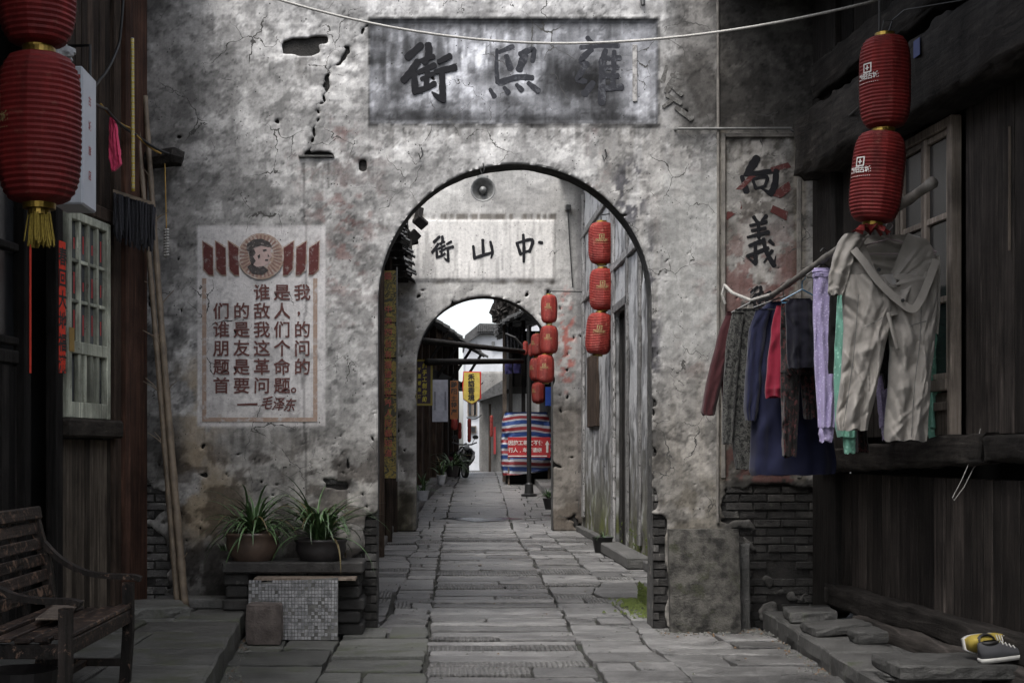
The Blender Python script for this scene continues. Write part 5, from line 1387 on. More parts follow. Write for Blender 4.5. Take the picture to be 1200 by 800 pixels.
for k in range(10): link('leaf', R.choice(wm), w_, (R.uniform(-.03,.03), 0, 0), (R.uniform(-.3,.3), R.uniform(-.5,.3), R.uniform(0,6.28)))

# ================================================================== BAMBOO, MOP, PINK CLOTH, CORDS ON THE LEFT
def bamboo(name, label, p0, p1, r0, r1, group=None, mat='bamboo', twigs=7, seed=1, nodes=12, cat='bamboo pole', bend=.03):
    r = random.Random(seed); p0, p1 = Vector(p0), Vector(p1); q = MB(); pts = []; rr = []
    n = nodes*4
    side = Vector((r.uniform(-1,1), 0, 0))
    for i in range(n+1):
        t = i/n; pts.append(p0.lerp(p1, t)+side*bend*math.sin(PI*t)); base = r0+(r1-r0)*t; rr.append(base*(1.16 if i % 4 == 0 else .98))
    q.tube(pts, rr, 10); 
    t_ = thing(name, label, cat, p0, group); o = q.build('cane', M[mat], t_, True)
    for k in range(twigs):
        i = r.randint(1, nodes-2)*4; p = pts[i]; d = Vector((r.choice((-1,1))*r.uniform(.4,1), r.uniform(-.6,.1), r.uniform(.5,1))).normalized(); ln = r.uniform(.07, .2)
        w = MB(); w.tube([p, p+d*ln*.5+Vector((0,0,.01)), p+d*ln], [.006,.0045,.003], 5); w.build('twig', M[mat], t_)
    return t_
bamboo('bamboo_pole', 'brown bamboo pole leaning on the wall, its top ending beside the mop', (P(217,697,12.55).x, 12.55, PL+.01), P(172,115,12.9)-Vector((0,.07,0)), .036, .022, 'bamboo poles leaning in the left corner', 'bamboo', 8, 3)
bamboo('bamboo_pole', 'taller thinner bamboo pole leaning behind, reaching the top of the picture', (P(209,697,12.62).x, 12.6, PL+.01), P(148,-30,12.9)-Vector((0,.1,0)), .03, .017, 'bamboo poles leaning in the left corner', 'bamboo', 12, 5)
mp_ = thing('mop', 'charcoal string mop hung head down on a yellow striped handle', 'mop', P(156, 285, 12.2))
q = MB(); a, b = P(155, 45, 12.2), P(156, 224, 12.2); n = 30; pts = [a.lerp(b, i/n) for i in range(n+1)]; q.tube(pts, .016, 8)
m_, n_, l_, b_ = nt('striped_mop_handle'); tcv = coords(n_, l_, (1,1,1), False); wv = n_.new('ShaderNodeTexWave'); wv.bands_direction = 'Z'; wv.inputs['Scale'].default_value = 5.5; wv.inputs['Distortion'].default_value = 1.5; l_.new(tcv, wv.inputs['Vector'])
l_.new(ramp(n_, l_, wv.outputs['Fac'], [(0, (.45,.33,.04)), (.35, (.5,.5,.48)), (.55, (.12,.14,.3)), (.7, (.5,.4,.1))], 'CONSTANT'), b_.inputs['Base Color'])
q.build('handle', m_, mp_, True)
q = MB(); a, b = P(134, 223, 12.2), P(181, 238, 12.2); q.hexa([Vector((a.x,12.15,a.z-.03)),Vector((b.x,12.15,b.z-.03)),Vector((b.x,12.25,b.z-.03)),Vector((a.x,12.25,a.z-.03)),Vector((a.x,12.15,a.z)),Vector((b.x,12.15,b.z)),Vector((b.x,12.25,b.z)),Vector((a.x,12.25,a.z))]); q.build('head_bar', M['bamboo'], mp_)
q = MB()
for k in range(150):
    t = R.random(); p = a.lerp(b, t)+Vector((0, R.uniform(-.06,.06), -.025)); ln = R.uniform(.28, .42)*(1.05-abs(t-.5)*.2); dx = R.uniform(-.02,.02)
    q.tube([p, p+Vector((dx*.5, 0, -ln*.5)), p+Vector((dx+R.uniform(-.01,.01), 0, -ln))], [.009,.0085,.007], 5)
o = q.build('strings', M['mop'], mp_); o['kind'] = 'stuff'
def strip_cloth(rows, Y, dep, N=40, fold=.012, fr=3.0, seed=1, opentop=False, dip=None, nrow=40, pw=.8, creases=9):
    """closed hanging cloth volume from rows (py, pxL, pxR)"""
    r = random.Random(seed); ph = r.uniform(0, 6); s = F/Y
    ys_ = [a[0] for a in rows]; Ls = [a[1] for a in rows]; Rs = [a[2] for a in rows]
    mb = MB(); vs = []; cre = [(r.uniform(-1,1), r.uniform(0,1), r.uniform(-1.1,1.1), r.uniform(.025,.1), r.uniform(.12,.5), r.choice((-1,1))) for _ in range(creases)]
    for j in range(nrow+1):
        t = j/nrow; py = ys_[0]+(ys_[-1]-ys_[0])*t
        l_, r_ = np.interp(py, ys_, Ls), np.interp(py, ys_, Rs)
        wob = (float(fbm(t*5, 0, 3, seed))-.5)*2.2
        l_ += wob; r_ += (float(fbm(t*5, 3, 3, seed+5))-.5)*2.2
        cx = (l_+r_)/2; hw = max((r_-l_)/2, .6)/s; x0 = (cx-VX)/s
        for k in range(N):
            th = 2*PI*k/N; c, s_ = math.cos(th), math.sin(th)
            c2 = math.copysign(abs(c)**pw, c)
            yo_ = -(s_ if pw > .5 else math.copysign(abs(s_)**pw, s_))*dep*(.6+.4*min(1, t*2.5) if pw > .5 else 1)
            f = fold*(.3+.9*t)*(math.sin(fr*PI*c2+ph+1.2*math.sin(t*3.1+ph))+.5*math.sin(fr*2.3*c2+ph*2+t*2.4))*min(1, hw/.05)
            f += (float(fbm(c2*3+10, t*6, 4, seed+2))-.5)*fold*2.2
            for (c0, t0_, an, wd_, ln_, sg) in cre:
                du, dv_ = (c2-c0)*.5, t-t0_; ca, sa = math.cos(an), math.sin(an); al = du*ca+dv_*sa; ac = -du*sa+dv_*ca
                if abs(al) < ln_ and abs(ac) < wd_: f += sg*fold*1.25*(1-abs(ac)/wd_)**1.3*(1-(al/ln_)**2)
            zz = EYE-(py-VY)/s
            if dip and s_ > 0:
                zz = zz-dip*max(0, 1-abs(c2)*1.15)*(1-t)**2*s_ if t < .5 else zz
            if t > .93: zz += (float(fbm(c2*2.5+seed, s_*1.5, 3, seed))-.5)*.045*(t-.93)/.07
            vs.append(Vector((x0+c2*hw+f*.25, Y+yo_+f, zz)))
    fs = [(j*N+k, (j+1)*N+k, (j+1)*N+(k+1) % N, j*N+(k+1) % N) for j in range(nrow) for k in range(N)]
    if not opentop: fs.append(tuple(range(N-1, -1, -1)))
    mb.add(vs, fs); return mb
def cloth_thing(name, label, cat, parts, Y, group=None, base=None):
    py = max(r[-1][0] for _, r, *_ in parts); px = np.mean([r[-1][1] for _, r, *_ in parts])
    t = thing(name, label, cat, P(px, py, Y), group)
    for i, (pn, rows, dy, dep, mat, kw) in enumerate(parts):
        strip_cloth(rows, Y+dy, dep, seed=sum(map(ord, pn)) % 5+i*7+len(label), **kw).build(pn, mat, t, True)
    return t
o = strip_cloth([(138,129,133),(150,127,138),(168,126,140),(186,127,142),(193,129,143),(200,131,135)], 11.9, .03, fold=.01, fr=4).build('pink_cloth', M['pink'], None, True); tagp(o, 'bright pink cloth pegged on the cable beside the white light box', 'cloth')
def cable(name, label, pts, r, mat, cat='cable', sag=0, n=14):
    q = MB(); out = []
    for a, b in zip(pts[:-1], pts[1:]):
        a, b = Vector(a), Vector(b)
        for i in range(n): t = i/n; out.append(a.lerp(b, t)-Vector((0, 0, sag*4*t*(1-t))))
    out.append(Vector(pts[-1])); q.tube(out, r, 6); o = q.build(name, M[mat], None, True); return tagp(o, label, cat)
cable('washing_line', 'long pale rope sagging across the top in front of the plaque', [P(318,-3,12.3), P(645,51,12.4), P(1030,0,11.0)], .011, 'rope', 'rope', .09)
cable('cable', 'black cable running from the light box to the wooden stub', [P(90,100,9.6), P(125,128,11.6), P(160,158,12.5), P(205,182,12.82)], .012, 'wire', sag=.03)
cable('cable', 'brown twisted cable drooping above the mop to the stub', [P(118,122,11.5), P(152,150,12.4), P(193,182,12.83)], .009, 'cord', sag=.03)
cable('cable', 'black curved cable hanging from above down behind the light box', [P(145,-10,12.0), P(140,50,12.0), P(118,92,11.6), P(88,112,9.7)], .012, 'wire', sag=.04)
cable('cord', 'yellow cord hanging straight down from the timber stub', [P(193,181,12.8), P(194,225,12.8), P(195,268,12.8)], .006, 'cord', 'cord', .0)
q = MB(); a, b = P(195, 268, 12.8), P(195, 301, 12.8)
q.tube([Vector((a.x+.02*math.sin(i*.9), 12.8+.02*math.cos(i*.9), a.z+(b.z-a.z)*i/70)) for i in range(71)], .009, 5); o = q.build('coil', M['rope']); tagp(o, 'pale coiled spring at the end of the yellow cord', 'coil')
cable('cable', 'thin dark cable from the iron rod to the right-hand beam', [P(926,152,12.95), P(965,146,12.6), P(1010,122,10.9)], .01, 'wire', sag=.05)
cable('cable', 'dark wires leading from the top right lantern up along the beam', [P(1040,28,12.0), P(1120,8,10.5), P(1150,-8,9.8)], .007, 'wire')
cable('cable', 'dark vertical cable hanging on the carved beam at top right', [P(1163,-20,9.3), P(1163,45,9.35), P(1175,70,9.3), P(1215,80,8.8)], .012, 'wire')
# white light box
bx = thing('light_box', 'white rectangular light box with faded red print behind the left lantern', 'sign', P(92, 240, 9.6))
a, b = P(60, 77, 9.6), P(97, 239, 9.6)
q = MB(); q.box(a.x, b.x+.0, 9.6, 9.98, b.z, a.z, b=.012); q.build('case', M['white_sheet'], bx)
a2 = Vector((b.x, 10, 0))
q = MB()
for i, c in enumerate('古城旅店'):
    vs_, fs_ = text_geo(c, .09, .001); q.add([Vector((b.x+.0015, 9.79+v.x*.9, a.z-.2-i*.17+v.y*.8)) for v in vs_], fs_)
q.build('side_print', M['red_print'], bx)
q = MB(); add_text(q, '宾', P(86,96,9.6).x, 9.598, P(86,96,9.6).z, .1, .02); q.box(P(62,90,9.6).x, P(90,90,9.6).x, 9.598, 9.599, P(0,92,9.6).z, P(0,91,9.6).z); q.build('front_print', M['red_print'], bx)
q = MB(); q.tube([(b.x-.05, 10, a.z), (b.x-.05, 10, a.z+.25), (b.x-.4, 10.2, a.z+.3)], .012, 6); q.build('hanger_rod', M['metal_dark'], bx)
# crumpled bag
c = P(72, 66, 8.9); q = MB(); vs = []; N = 14
for i in range(9):
    ph = PI*i/8
    for k in range(N):
        th = 2*PI*k/N; rr = 1+(float(fbm(i*1.3, k*1.1, 3, 6))-.5)*1.1
        vs.append(Vector((c.x+.085*math.sin(ph)*math.cos(th)*rr, c.y+.06*math.sin(ph)*math.sin(th)*rr, c.z+.055*math.cos(ph)*rr+(.02*math.cos(th)))))
q.add(vs, [(i*N+k, i*N+(k+1) % N, (i+1)*N+(k+1) % N, (i+1)*N+k) for i in range(8) for k in range(N)]); o = q.build('plastic_bag', M['plastic']); tagp(o, 'crumpled clear plastic bag lying on top of the light box', 'bag')

# ================================================================== LANTERNS
def lantern_proto():
    t = thing('lantern', '', 'lantern', (0,0,0)); Rr, Hh = .235, .82
    prof = []; n = 26
    for i in range(n+1):
        t_ = i/n; z = (t_-.5)*Hh
        e = abs(2*t_-1); rad = .085+(Rr-.085)*(1-e**4.2)**.42 if e < 1 else .085
        prof.append((rad, z))
        if i < n:
            t2 = (i+.5)/n; e2 = abs(2*t2-1); r2 = .085+(Rr-.085)*(1-e2**4.2)**.42
            prof.append((r2-.009, (t2-.5)*Hh))
    q = MB(); NN = 40; vs = []
    for r_, z in prof:
        for k in range(NN):
            th = 2*PI*k/NN; rr = r_*(1-.03*abs(math.sin(th*4))); vs.append((rr*math.cos(th), rr*math.sin(th), z))
    q.add(vs, [(i*NN+k, i*NN+(k+1) % NN, (i+1)*NN+(k+1) % NN, (i+1)*NN+k) for i in range(len(prof)-1) for k in range(NN)])
    q.build('shade', M['lantern'], t, False, False)
    for s_ in (1, -1):
        q = MB(); q.lathe([(.0, s_*(Hh/2+.028)), (.088, s_*(Hh/2+.028)), (.092, s_*(Hh/2-.008))], 24); q.build('end_cap', M['gold'], t, False, False)
    def wrap(x, z):
        e = min(.999, abs(2*z/Hh)); rad = .085+(Rr-.085)*(1-e**4.2)**.42+.003; th = -PI/2-.0+x/rad
        return Vector((rad*math.cos(th), rad*math.sin(th), z))
    return t, wrap
proto, wrap = lantern_proto()
def lettering(big=True, ang=0):
    q = MB()
    def fn(dx, dz): return lambda x, z: wrap(x+dx, z+dz)
    # seal mark: square ring with bars, then the four characters and a thin line
    for (x0, x1, z0, z1) in ((-.045,.045,.055,.066),(-.045,.045,.13,.141),(-.045,-.033,.066,.13),(.033,.045,.066,.13),(-.02,.02,.09,.1),(-.006,.006,.075,.12)):
        q.add([wrap(x0,z0), wrap(x1,z0), wrap(x1,z1), wrap(x0,z1)], [(0,1,2,3)])
    for i, c_ in enumerate('黔阳古城'): add_text(q, c_, 0, 0, 0, .056, .015, fn=fn((i-1.5)*.056, .02))
    for k in range(12): q.add([wrap(-.11+k*.019,-.035), wrap(-.1+k*.019,-.035), wrap(-.1+k*.019,-.03), wrap(-.11+k*.019,-.03)], [(0,1,2,3)])
    return q
lm = {k: lettering().mesh('lettering', M[k]) for k in ('gold_text', 'gold_dim', 'white_text')}
first = [True]
def lantern(px, py, Y, hpx, label, group, yaw=0, txt='gold_text', wsc=1.0, tilt=0, bottom=None):
    global proto
    if first[0]: t = proto; first[0] = False
    else: t = dup(proto)
    for ch in list(t.children):
        if ch.name.startswith('lettering'): bpy.data.objects.remove(ch)
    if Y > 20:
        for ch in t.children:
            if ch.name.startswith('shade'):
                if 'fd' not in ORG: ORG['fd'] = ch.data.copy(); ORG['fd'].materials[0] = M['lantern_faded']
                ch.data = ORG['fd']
    c = P(px, py, Y); k = hpx*Y/F/.82
    t.location = c; t.scale = (k*wsc, k*wsc, k); t.rotation_euler = (0, tilt, yaw*.0)
    tagp(t, label, 'lantern', group)
    if txt:
        o = link('lettering', lm[txt], t); o.rotation_euler = (0, 0, yaw)
    if bottom == 'tassel':
        q = MB(); r = random.Random(4)
        q.lathe([(.06,-.44),(.062,-.47),(.055,-.47)], 16)
        q.build('tassel_cap', M['gold'], t, False, False)
        q = MB()
        for i in range(90):
            a = r.uniform(0, 2*PI); rr = r.uniform(.02,.062); ln = r.uniform(.15,.19)
            q.tube([(rr*math.cos(a), rr*math.sin(a), -.46), (rr*1.2*math.cos(a), rr*1.2*math.sin(a), -.46-ln*.5), (rr*1.4*math.cos(a+.1), rr*1.4*math.sin(a+.1), -.46-ln)], .0035, 4)
        o = q.build('tassel', M['tassel'], t, False, False); o['kind'] = 'stuff'
    if bottom == 'ruffle':
        q = MB(); vs = []
        for j in range(4):
            for i in range(32):
                a = 2*PI*i/32; rr = .08+j*.018+(.015*j*math.sin(i*2.2)); vs.append((rr*math.cos(a), rr*math.sin(a), -.43-j*.014-.012*j*math.cos(i*1.7)))
        q.add(vs, [(j*32+i, j*32+(i+1) % 32, (j+1)*32+(i+1) % 32, (j+1)*32+i) for j in range(3) for i in range(32)]); q.build('ruffle', M['lantern'], t, False, False)
    return t
GL = 'red ribbed lanterns hanging at the left'; GR_ = 'red ribbed lanterns hanging at the right'; GP = 'red lanterns in the passage'; GF = 'red lanterns beyond the second arch'
lantern(44, -28, 7.7, 166, 'upper red lantern at top left, cut by the picture top', GL, -1.0, None, .97)
lantern(46, 151, 7.7, 176, 'big lower red lantern at left with yellow tassel', GL, -.95, 'gold_dim', .99, bottom='tassel')
lantern(1037, 97, 9.6, 108, 'upper red lantern of the pair hanging at right', GR_, -1.0, 'white_text', .98)
lantern(1028, 208, 9.6, 107, 'lower red lantern of the right pair, tilted, above the beige trousers', GR_, -1.0, 'white_text', 1.02, .1, 'ruffle')
for (x, y, l_, tl) in ((705, 285, 'topmost', 0), (706, 339, 'middle', 0), (702, 391, 'lowest', .08)):
    lantern(x, y, 24, 49, l_+' of the three red lanterns strung on the right of the passage', GP, -.1, 'gold_dim', 1.13, tl)
for (x, y, l_) in ((643.5, 362, 'topmost faded'), (643.5, 398, 'middle'), (639, 432, 'lowest')):
    lantern(x, y, 28.3, 33, l_+' lantern of the stack on the right pier of the second arch', GP, -.2, 'gold_dim', 1.15 if y > 370 else 1.05)
for (x, y, h, l_) in ((630.5, 404, 26, 'small red lantern half hidden left of the pier stack, upper'), (629, 433, 27, 'small red lantern half hidden left of the pier stack, middle'), (631, 460, 25, 'small red lantern below the others on the lamp post')):
    lantern(x, y, 34, h, l_, GF, -.9, 'gold_dim', 1.15)
for (x, y, l_) in ((616, 408, 'left one of two tiny red lanterns on the cross pole'), (621.5, 410, 'right one of two tiny red lanterns on the cross pole')): lantern(x, y, 36, 16, l_, GF, 0, None, .8)
for i, (x, y, h, l_) in enumerate(((550,496,11,'upper tiny red lantern before the white house corner'),(550,505,10,'middle tiny red lantern before the white house corner'),(550,513,10,'bottom tiny red lantern before the white house corner'),(539,500,10,'upper tiny lantern above the parked scooter'),(539,509,10,'lower tiny lantern above the parked scooter'),(576,491,9,'upper tiny lantern on the grey house wall'),(576,499,9,'middle tiny lantern on the grey house wall'),(576,507,9,'lower tiny lantern on the grey house wall'))):
    lantern(x, y, 42 if x < 560 else 49, h, l_, GF, 0, None, .75)
lantern(532.5, 497, 38, 13, 'bright orange-red bulging lantern beneath the brown hanging strip', GF, 0, None, 1.1)
# strings that carry them
for a, b, l_ in ((P(44,-120,7.7), P(44,60,7.7), 'string of the left lanterns'), ):
    pass
q = MB(); q.tube([P(1040,42,9.6), P(1046,24,9.6), P(1060,12,9.5), P(1130,0,9.2)], .005, 5); q.tube([P(1032,42,9.6), P(1036,24,9.6), P(1046,24,9.6)], .004, 5); q.tube([P(1031,46,9.59), P(1031,-60,9.59)], .008, 5)
o = q.build('lantern_string', M['metal_dark']); tagp(o, 'dark wire loops from which the right-hand lanterns hang', 'wire')
q = MB(); q.tube([P(705,262,24), P(704,252,24), P(728,249,24.8), Vector((XR, 25, P(0,249,25).z))], .012, 5); o = q.build('lantern_bracket', M['metal_dark']); tagp(o, 'thin dark bracket carrying the three passage lanterns', 'bracket')
q = MB(); q.tube([P(643,346,28.3), P(644,341,28.6), P(690,342,28.6)], .014, 5); o = q.build('lantern_bracket', M['metal_dark']); tagp(o, 'thin horizontal rod above the pier lantern stack', 'bracket')

# ================================================================== WASHING
pole_a = P(1093, 214, 9.2); pole_b = P(905, 346, 11.6)
bamboo('washing_pole', 'grey bamboo washing pole slanting out towards the viewer at right', pole_a, pole_b, .036, .022, None, 'bamboo_grey', 0, 9, 8, 'bamboo pole', .0)
q = MB(); q.tube([pole_b+Vector((.05,-.06,.02)), P(880,352,12.0), P(858,343,12.6), P(849,334,12.9)], [.016,.014,.014,.014], 7); q.tube([P(849,334,12.9), P(846,345,12.9), P(850,356,12.9)], .012, 6); o = q.build('pole_rope', M['rope']); tagp(o, 'slack rope tying the washing pole to the wall panel', 'rope')
FB = {'maroon': fabric('maroon_wool', (.04,.01,.012)), 'camo': fabric('grey_camouflage', (.05,.05,.05), None, 'camo', psc=26), 'navy': fabric('navy_cloth', (.01,.012,.035)),
      'crimson': fabric('crimson_knit', (.2,.012,.03)), 'floral': fabric('black_red_floral', (.007,.006,.006), (.05,.017,.017), 'flower', psc=28), 'ink': fabric('dark_navy_jersey', (.006,.006,.012)),
      'lav': fabric('lavender_print', (.36,.31,.5), (.5,.45,.62), 'print', psc=46), 'mint': fabric('mint_print', (.16,.36,.28), (.25,.46,.37), 'print', psc=30), 'beige': fabric('beige_cotton', (.3,.28,.255)), 'black': fabric('black_cotton', (.01,.01,.01)),
      'dresden': fabric('violet_blue_cotton', (.03,.026,.09))}
GW = 'clothes hanging on the bamboo washing pole'
K = dict(fold=.016, fr=3.2)
cloth_thing('jacket', 'maroon jacket at the far left end of the washing pole', 'jacket',
    [('body', [(365,852,886),(380,846,888),(420,844,888),(470,846,890),(485,848,890)], .0, .06, FB['maroon'], K), ('sleeve', [(368,852,872),(385,843,862),(420,834,852),(460,825,843),(483,821,838),(486,822,838)], -.05, .04, FB['maroon'], dict(fold=.008, fr=2))], 12.25, GW)
cloth_thing('jacket', 'grey camouflage jacket hanging second from the left', 'jacket',
    [('body', [(362,862,898),(375,856,902),(430,857,902),(500,858,902),(540,860,900),(549,862,898)], 0, .07, FB['camo'], K), ('sleeve', [(366,858,872),(400,851,868),(450,848,864),(500,846,860),(520,847,858)], -.06, .04, FB['camo'], dict(fold=.008, fr=2))], 12.0, GW)
cloth_thing('dress', 'long navy blue gown reaching lowest of the washing', 'dress',
    [('body', [(354,900,938),(366,888,948),(400,884,955),(450,884,965),(500,880,975),(540,878,980),(550,877,980),(556,880,978)], 0, .1, FB['navy'], dict(fold=.03, fr=4.2)), ('sleeve', [(362,886,904),(385,878,898),(430,874,892),(480,871,889),(492,874,886)], -.08, .05, FB['navy'], dict(fold=.01, fr=2))], 11.7, GW)
cloth_thing('top', 'narrow crimson top between navy sleeve and dark floral trousers', 'top', [('body', [(358,910,936),(375,905,938),(420,900,938),(460,896,936),(465,897,935)], 0, .06, FB['crimson'], K)], 11.45, GW)
cloth_thing('trousers', 'black trousers with small red flowers hanging beside the crimson top', 'trousers',
    [('hip', [(352,915,952),(380,914,956),(430,915,960),(440,915,960)], 0, .06, FB['floral'], K), ('leg', [(436,915,937),(480,916,936),(520,916,934),(535,917,933)], -.02, .045, FB['floral'], K), ('leg', [(436,938,960),(470,940,962),(490,942,962)], .03, .045, FB['floral'], K)], 11.2, GW)
cloth_thing('shirt', 'plain dark navy shirt in front of the floral trousers', 'shirt', [('body', [(350,926,950),(356,920,958),(380,921,958),(420,922,959),(430,923,958)], 0, .06, FB['ink'], K)], 11.0, GW)
cloth_thing('trousers', 'lavender patterned pyjama trousers with ribbed cuffs', 'trousers',
    [('waistband', [(314,954,974),(318,952,978),(324,952,980)], -.005, .04, FB['lav'], dict(fold=.006, fr=6)), ('leg', [(322,953,980),(360,953,979),(420,954,982),(470,957,981),(500,959,978)], 0, .05, FB['lav'], dict(fold=.014, fr=3)), ('cuff', [(499,960,978),(504,959,977),(517,960,976)], 0, .03, FB['lav'], dict(fold=.004, fr=8, nrow=8)),
     ('leg', [(440,1026,1040),(480,1029,1042),(500,1031,1043)], .12, .04, FB['lav'], dict(fold=.01, fr=2)), ('cuff', [(499,1032,1043),(515,1034,1042)], .12, .03, FB['lav'], dict(fold=.004, fr=8, nrow=8))], 10.75, GW)
cloth_thing('top', 'plain black top hanging between lavender and mint trousers', 'top', [('body', [(345,972,1010),(380,971,1030),(430,970,1042),(437,971,1042)], 0, .05, FB['black'], K), ('lower', [(380,1030,1045),(440,1034,1046),(455,1036,1046)], .04, .03, FB['black'], K)], 10.55, GW)
cloth_thing('trousers', 'mint green patterned trousers showing either side of the beige pair', 'trousers',
    [('leg', [(342,981,1004),(400,978,1004),(450,977,1006),(500,979,1004),(512,982,1003)], 0, .05, FB['mint'], K), ('cuff', [(511,988,1003),(530,989,1002)], 0, .03, FB['mint'], dict(fold=.004, fr=8, nrow=8)),
     ('leg', [(380,1074,1098),(430,1079,1101),(480,1085,1104),(502,1086,1104)], .02, .05, FB['mint'], K), ('cuff', [(500,1087,1104),(525,1089,1103)], .02, .03, FB['mint'], dict(fold=.004, fr=8, nrow=8)),
     ('hip', [(335,985,1085),(360,984,1090),(390,984,1092)], .03, .05, FB['mint'], K)], 10.35, GW)
cloth_thing('trousers', 'black trousers with red flecks whose hem shows under the beige pair', 'trousers', [('leg', [(430,1000,1016),(500,1002,1016),(530,1003,1018)], 0, .04, FB['floral'], K)], 10.5, GW)
KB = dict(fold=.02, fr=2.4, nrow=110, N=110, creases=40)
bt = cloth_thing('trousers', 'beige cotton trousers hung open over a hanger, nearest the viewer', 'trousers',
    [('waist', [(274,1000,1066),(281,988,1086),(292,985,1094),(315,987,1097),(345,990,1096),(372,1000,1090)], 0, .1, FB['beige'], dict(fold=.012, fr=2.6, nrow=70, N=80, opentop=True, dip=.4, creases=24)),
     ('leg', [(322,988,1036),(340,987,1046),(362,988,1048),(385,989,1042),(410,988,1036),(440,986,1030),(470,982,1024),(492,979,1018),(503,981,1016)], -.035, .1, FB['beige'], KB),
     ('leg', [(318,1062,1098),(340,1044,1099),(362,1039,1098),(385,1042,1096),(410,1044,1094),(440,1042,1090),(480,1038,1088),(510,1036,1086),(516,1037,1085)], -.03, .1, FB['beige'], KB),
     ('side_flap', [(274,990,1020),(284,982,1012),(300,976,1002),(325,971,994),(343,970,988),(346,972,986)], -.06, .06, FB['beige'], dict(fold=.016, fr=2)),
     ('side_flap', [(300,1086,1101),(330,1084,1101),(370,1086,1101),(392,1090,1098)], .06, .05, FB['beige'], dict(fold=.012, fr=2))], 9.95, GW)
# folded waistband edge of the beige trousers, drawstring, button
wp = [P(1000,292,9.82), P(1012,306,9.8), P(1028,328,9.78), P(1048,348,9.77), P(1068,362,9.77), P(1078,352,9.78), P(1088,330,9.8), P(1097,304,9.84)]
q = MB()
def ribbon(mb, pts, w, th, up):
    vs = []
    for i, p in enumerate(pts):
        t = (pts[min(i+1, len(pts)-1)]-pts[max(i-1, 0)]).normalized(); s_ = t.cross(Vector((0,1,0))).normalized()*w
        vs += [p-s_+Vector((0,-th,0)), p+s_+Vector((0,-th*.4,0)), p+s_+Vector((0,th,0)), p-s_+Vector((0,th,0))]
    mb.add(vs, [(i*4+k, (i+1)*4+k, (i+1)*4+(k+1) % 4, i*4+(k+1) % 4) for i in range(len(pts)-1) for k in range(4)]+[(0,1,2,3), tuple(len(vs)-4+k for k in (3,2,1,0))])
def dense(pts, n=6):
    out = []
    for i in range(len(pts)-1):
        p0, p1, p2, p3 = pts[max(i-1,0)], pts[i], pts[i+1], pts[min(i+2,len(pts)-1)]
        for j in range(n): t = j/n; out.append(.5*((2*p1)+(-p0+p2)*t+(2*p0-5*p1+4*p2-p3)*t*t+(-p0+3*p1-3*p2+p3)*t**3))
    out.append(pts[-1]); return out
ribbon(q, dense(wp), .026, .004, None); q.build('waistband', FB['beige'], bt)
q = MB(); ribbon(q, dense([P(1041,366,9.8), P(1045,385,9.79), P(1052,410,9.8)]), .012, .006, None); q.build('fly_seam', FB['beige'], bt, True)
for bp_ in (P(1058,352,9.745), P(1030,316,9.745)):
    q = MB(); q.lathe([(0,.006),(.012,.006),(.014,0)], 12, M=Matrix.Translation(bp_)@Matrix.Rotation(PI/2, 4, 'X')); q.build('button', M['metal_dark'], bt)
q = MB()
for ln_ in ([(1006,345),(1002,400),(996,450),(988,500)], [(1080,345),(1078,400),(1072,450),(1068,512)], [(1012,384),(1024,378),(1034,372)], [(1062,384),(1072,380),(1086,376)]):
    q.tube(dense([P(a_, b__, 9.815) for a_, b__ in ln_], 5), .0028, 4)
q.build('seam', M['metal_grey'], bt)
def hanger(px, py, Y, wpx, label, mat='metal_dark'):
    q = MB(); c = P(px, py, Y); w = wpx*Y/F/2
    q.tube(dense([c+Vector((0,0,.12)), c+Vector((.025,0,.15)), c+Vector((0,0,.175)), c+Vector((-.025,0,.15))], 4), .004, 5); q.tube([c+Vector((0,0,.12)), c+Vector((0,0,.06))], .004, 5)
    q.tube([c+Vector((0,0,.06)), c+Vector((w,0,-.03)), c+Vector((w*.95,0,-.045)), c+Vector((-w*.95,0,-.045)), c+Vector((-w,0,-.03)), c+Vector((0,0,.06))], .006, 5)
    o = q.build('clothes_hanger', M[mat] if isinstance(mat, str) else mat); return tagp(o, label, 'hanger', 'clothes hangers on the washing pole')
hm = flat('pink_plastic', (.3,.24,.25), .4); hb = flat('blue_plastic', (.06,.16,.26), .4)
hanger(1042, 290, 9.93, 112, 'pale plastic hanger holding open the beige trousers', hm)
hanger(965, 318, 10.75, 40, 'dark wire hanger of the lavender trousers'); hanger(940, 348, 11.1, 50, 'blue plastic hanger of the dark navy shirt', hb); hanger(918, 356, 11.6, 70, 'dark hanger of the long navy gown'); hanger(880, 362, 12.0, 46, 'dark hanger of the camouflage jacket')

# ================================================================== BENCH
bn = thing('park_bench', 'dark slatted wooden bench with curved armrests at the lower left', 'bench', (-2.1, 7.85, PL))
y0_, y1_ = 7.12, 8.55; xf, xb = -1.87, -2.4
def lerp(a, b, t): return a+(b-a)*t
def bar(mb, pts, w, h):   # rectangular bar through points, w along y, h across
    vs = []
    for i, p in enumerate(pts):
        t = (pts[min(i+1,len(pts)-1)]-pts[max(i-1,0)]).normalized(); s_ = Vector((0,1,0)); u_ = t.cross(s_).normalized()
        vs += [p-s_*w/2-u_*h/2, p+s_*w/2-u_*h/2, p+s_*w/2+u_*h/2, p-s_*w/2+u_*h/2]
    mb.add(vs, [(i*4+k, i*4+(k+1) % 4, (i+1)*4+(k+1) % 4, (i+1)*4+k) for i in range(len(pts)-1) for k in range(4)]+[(3,2,1,0), tuple(len(vs)-4+k for k in range(4))]); return mb
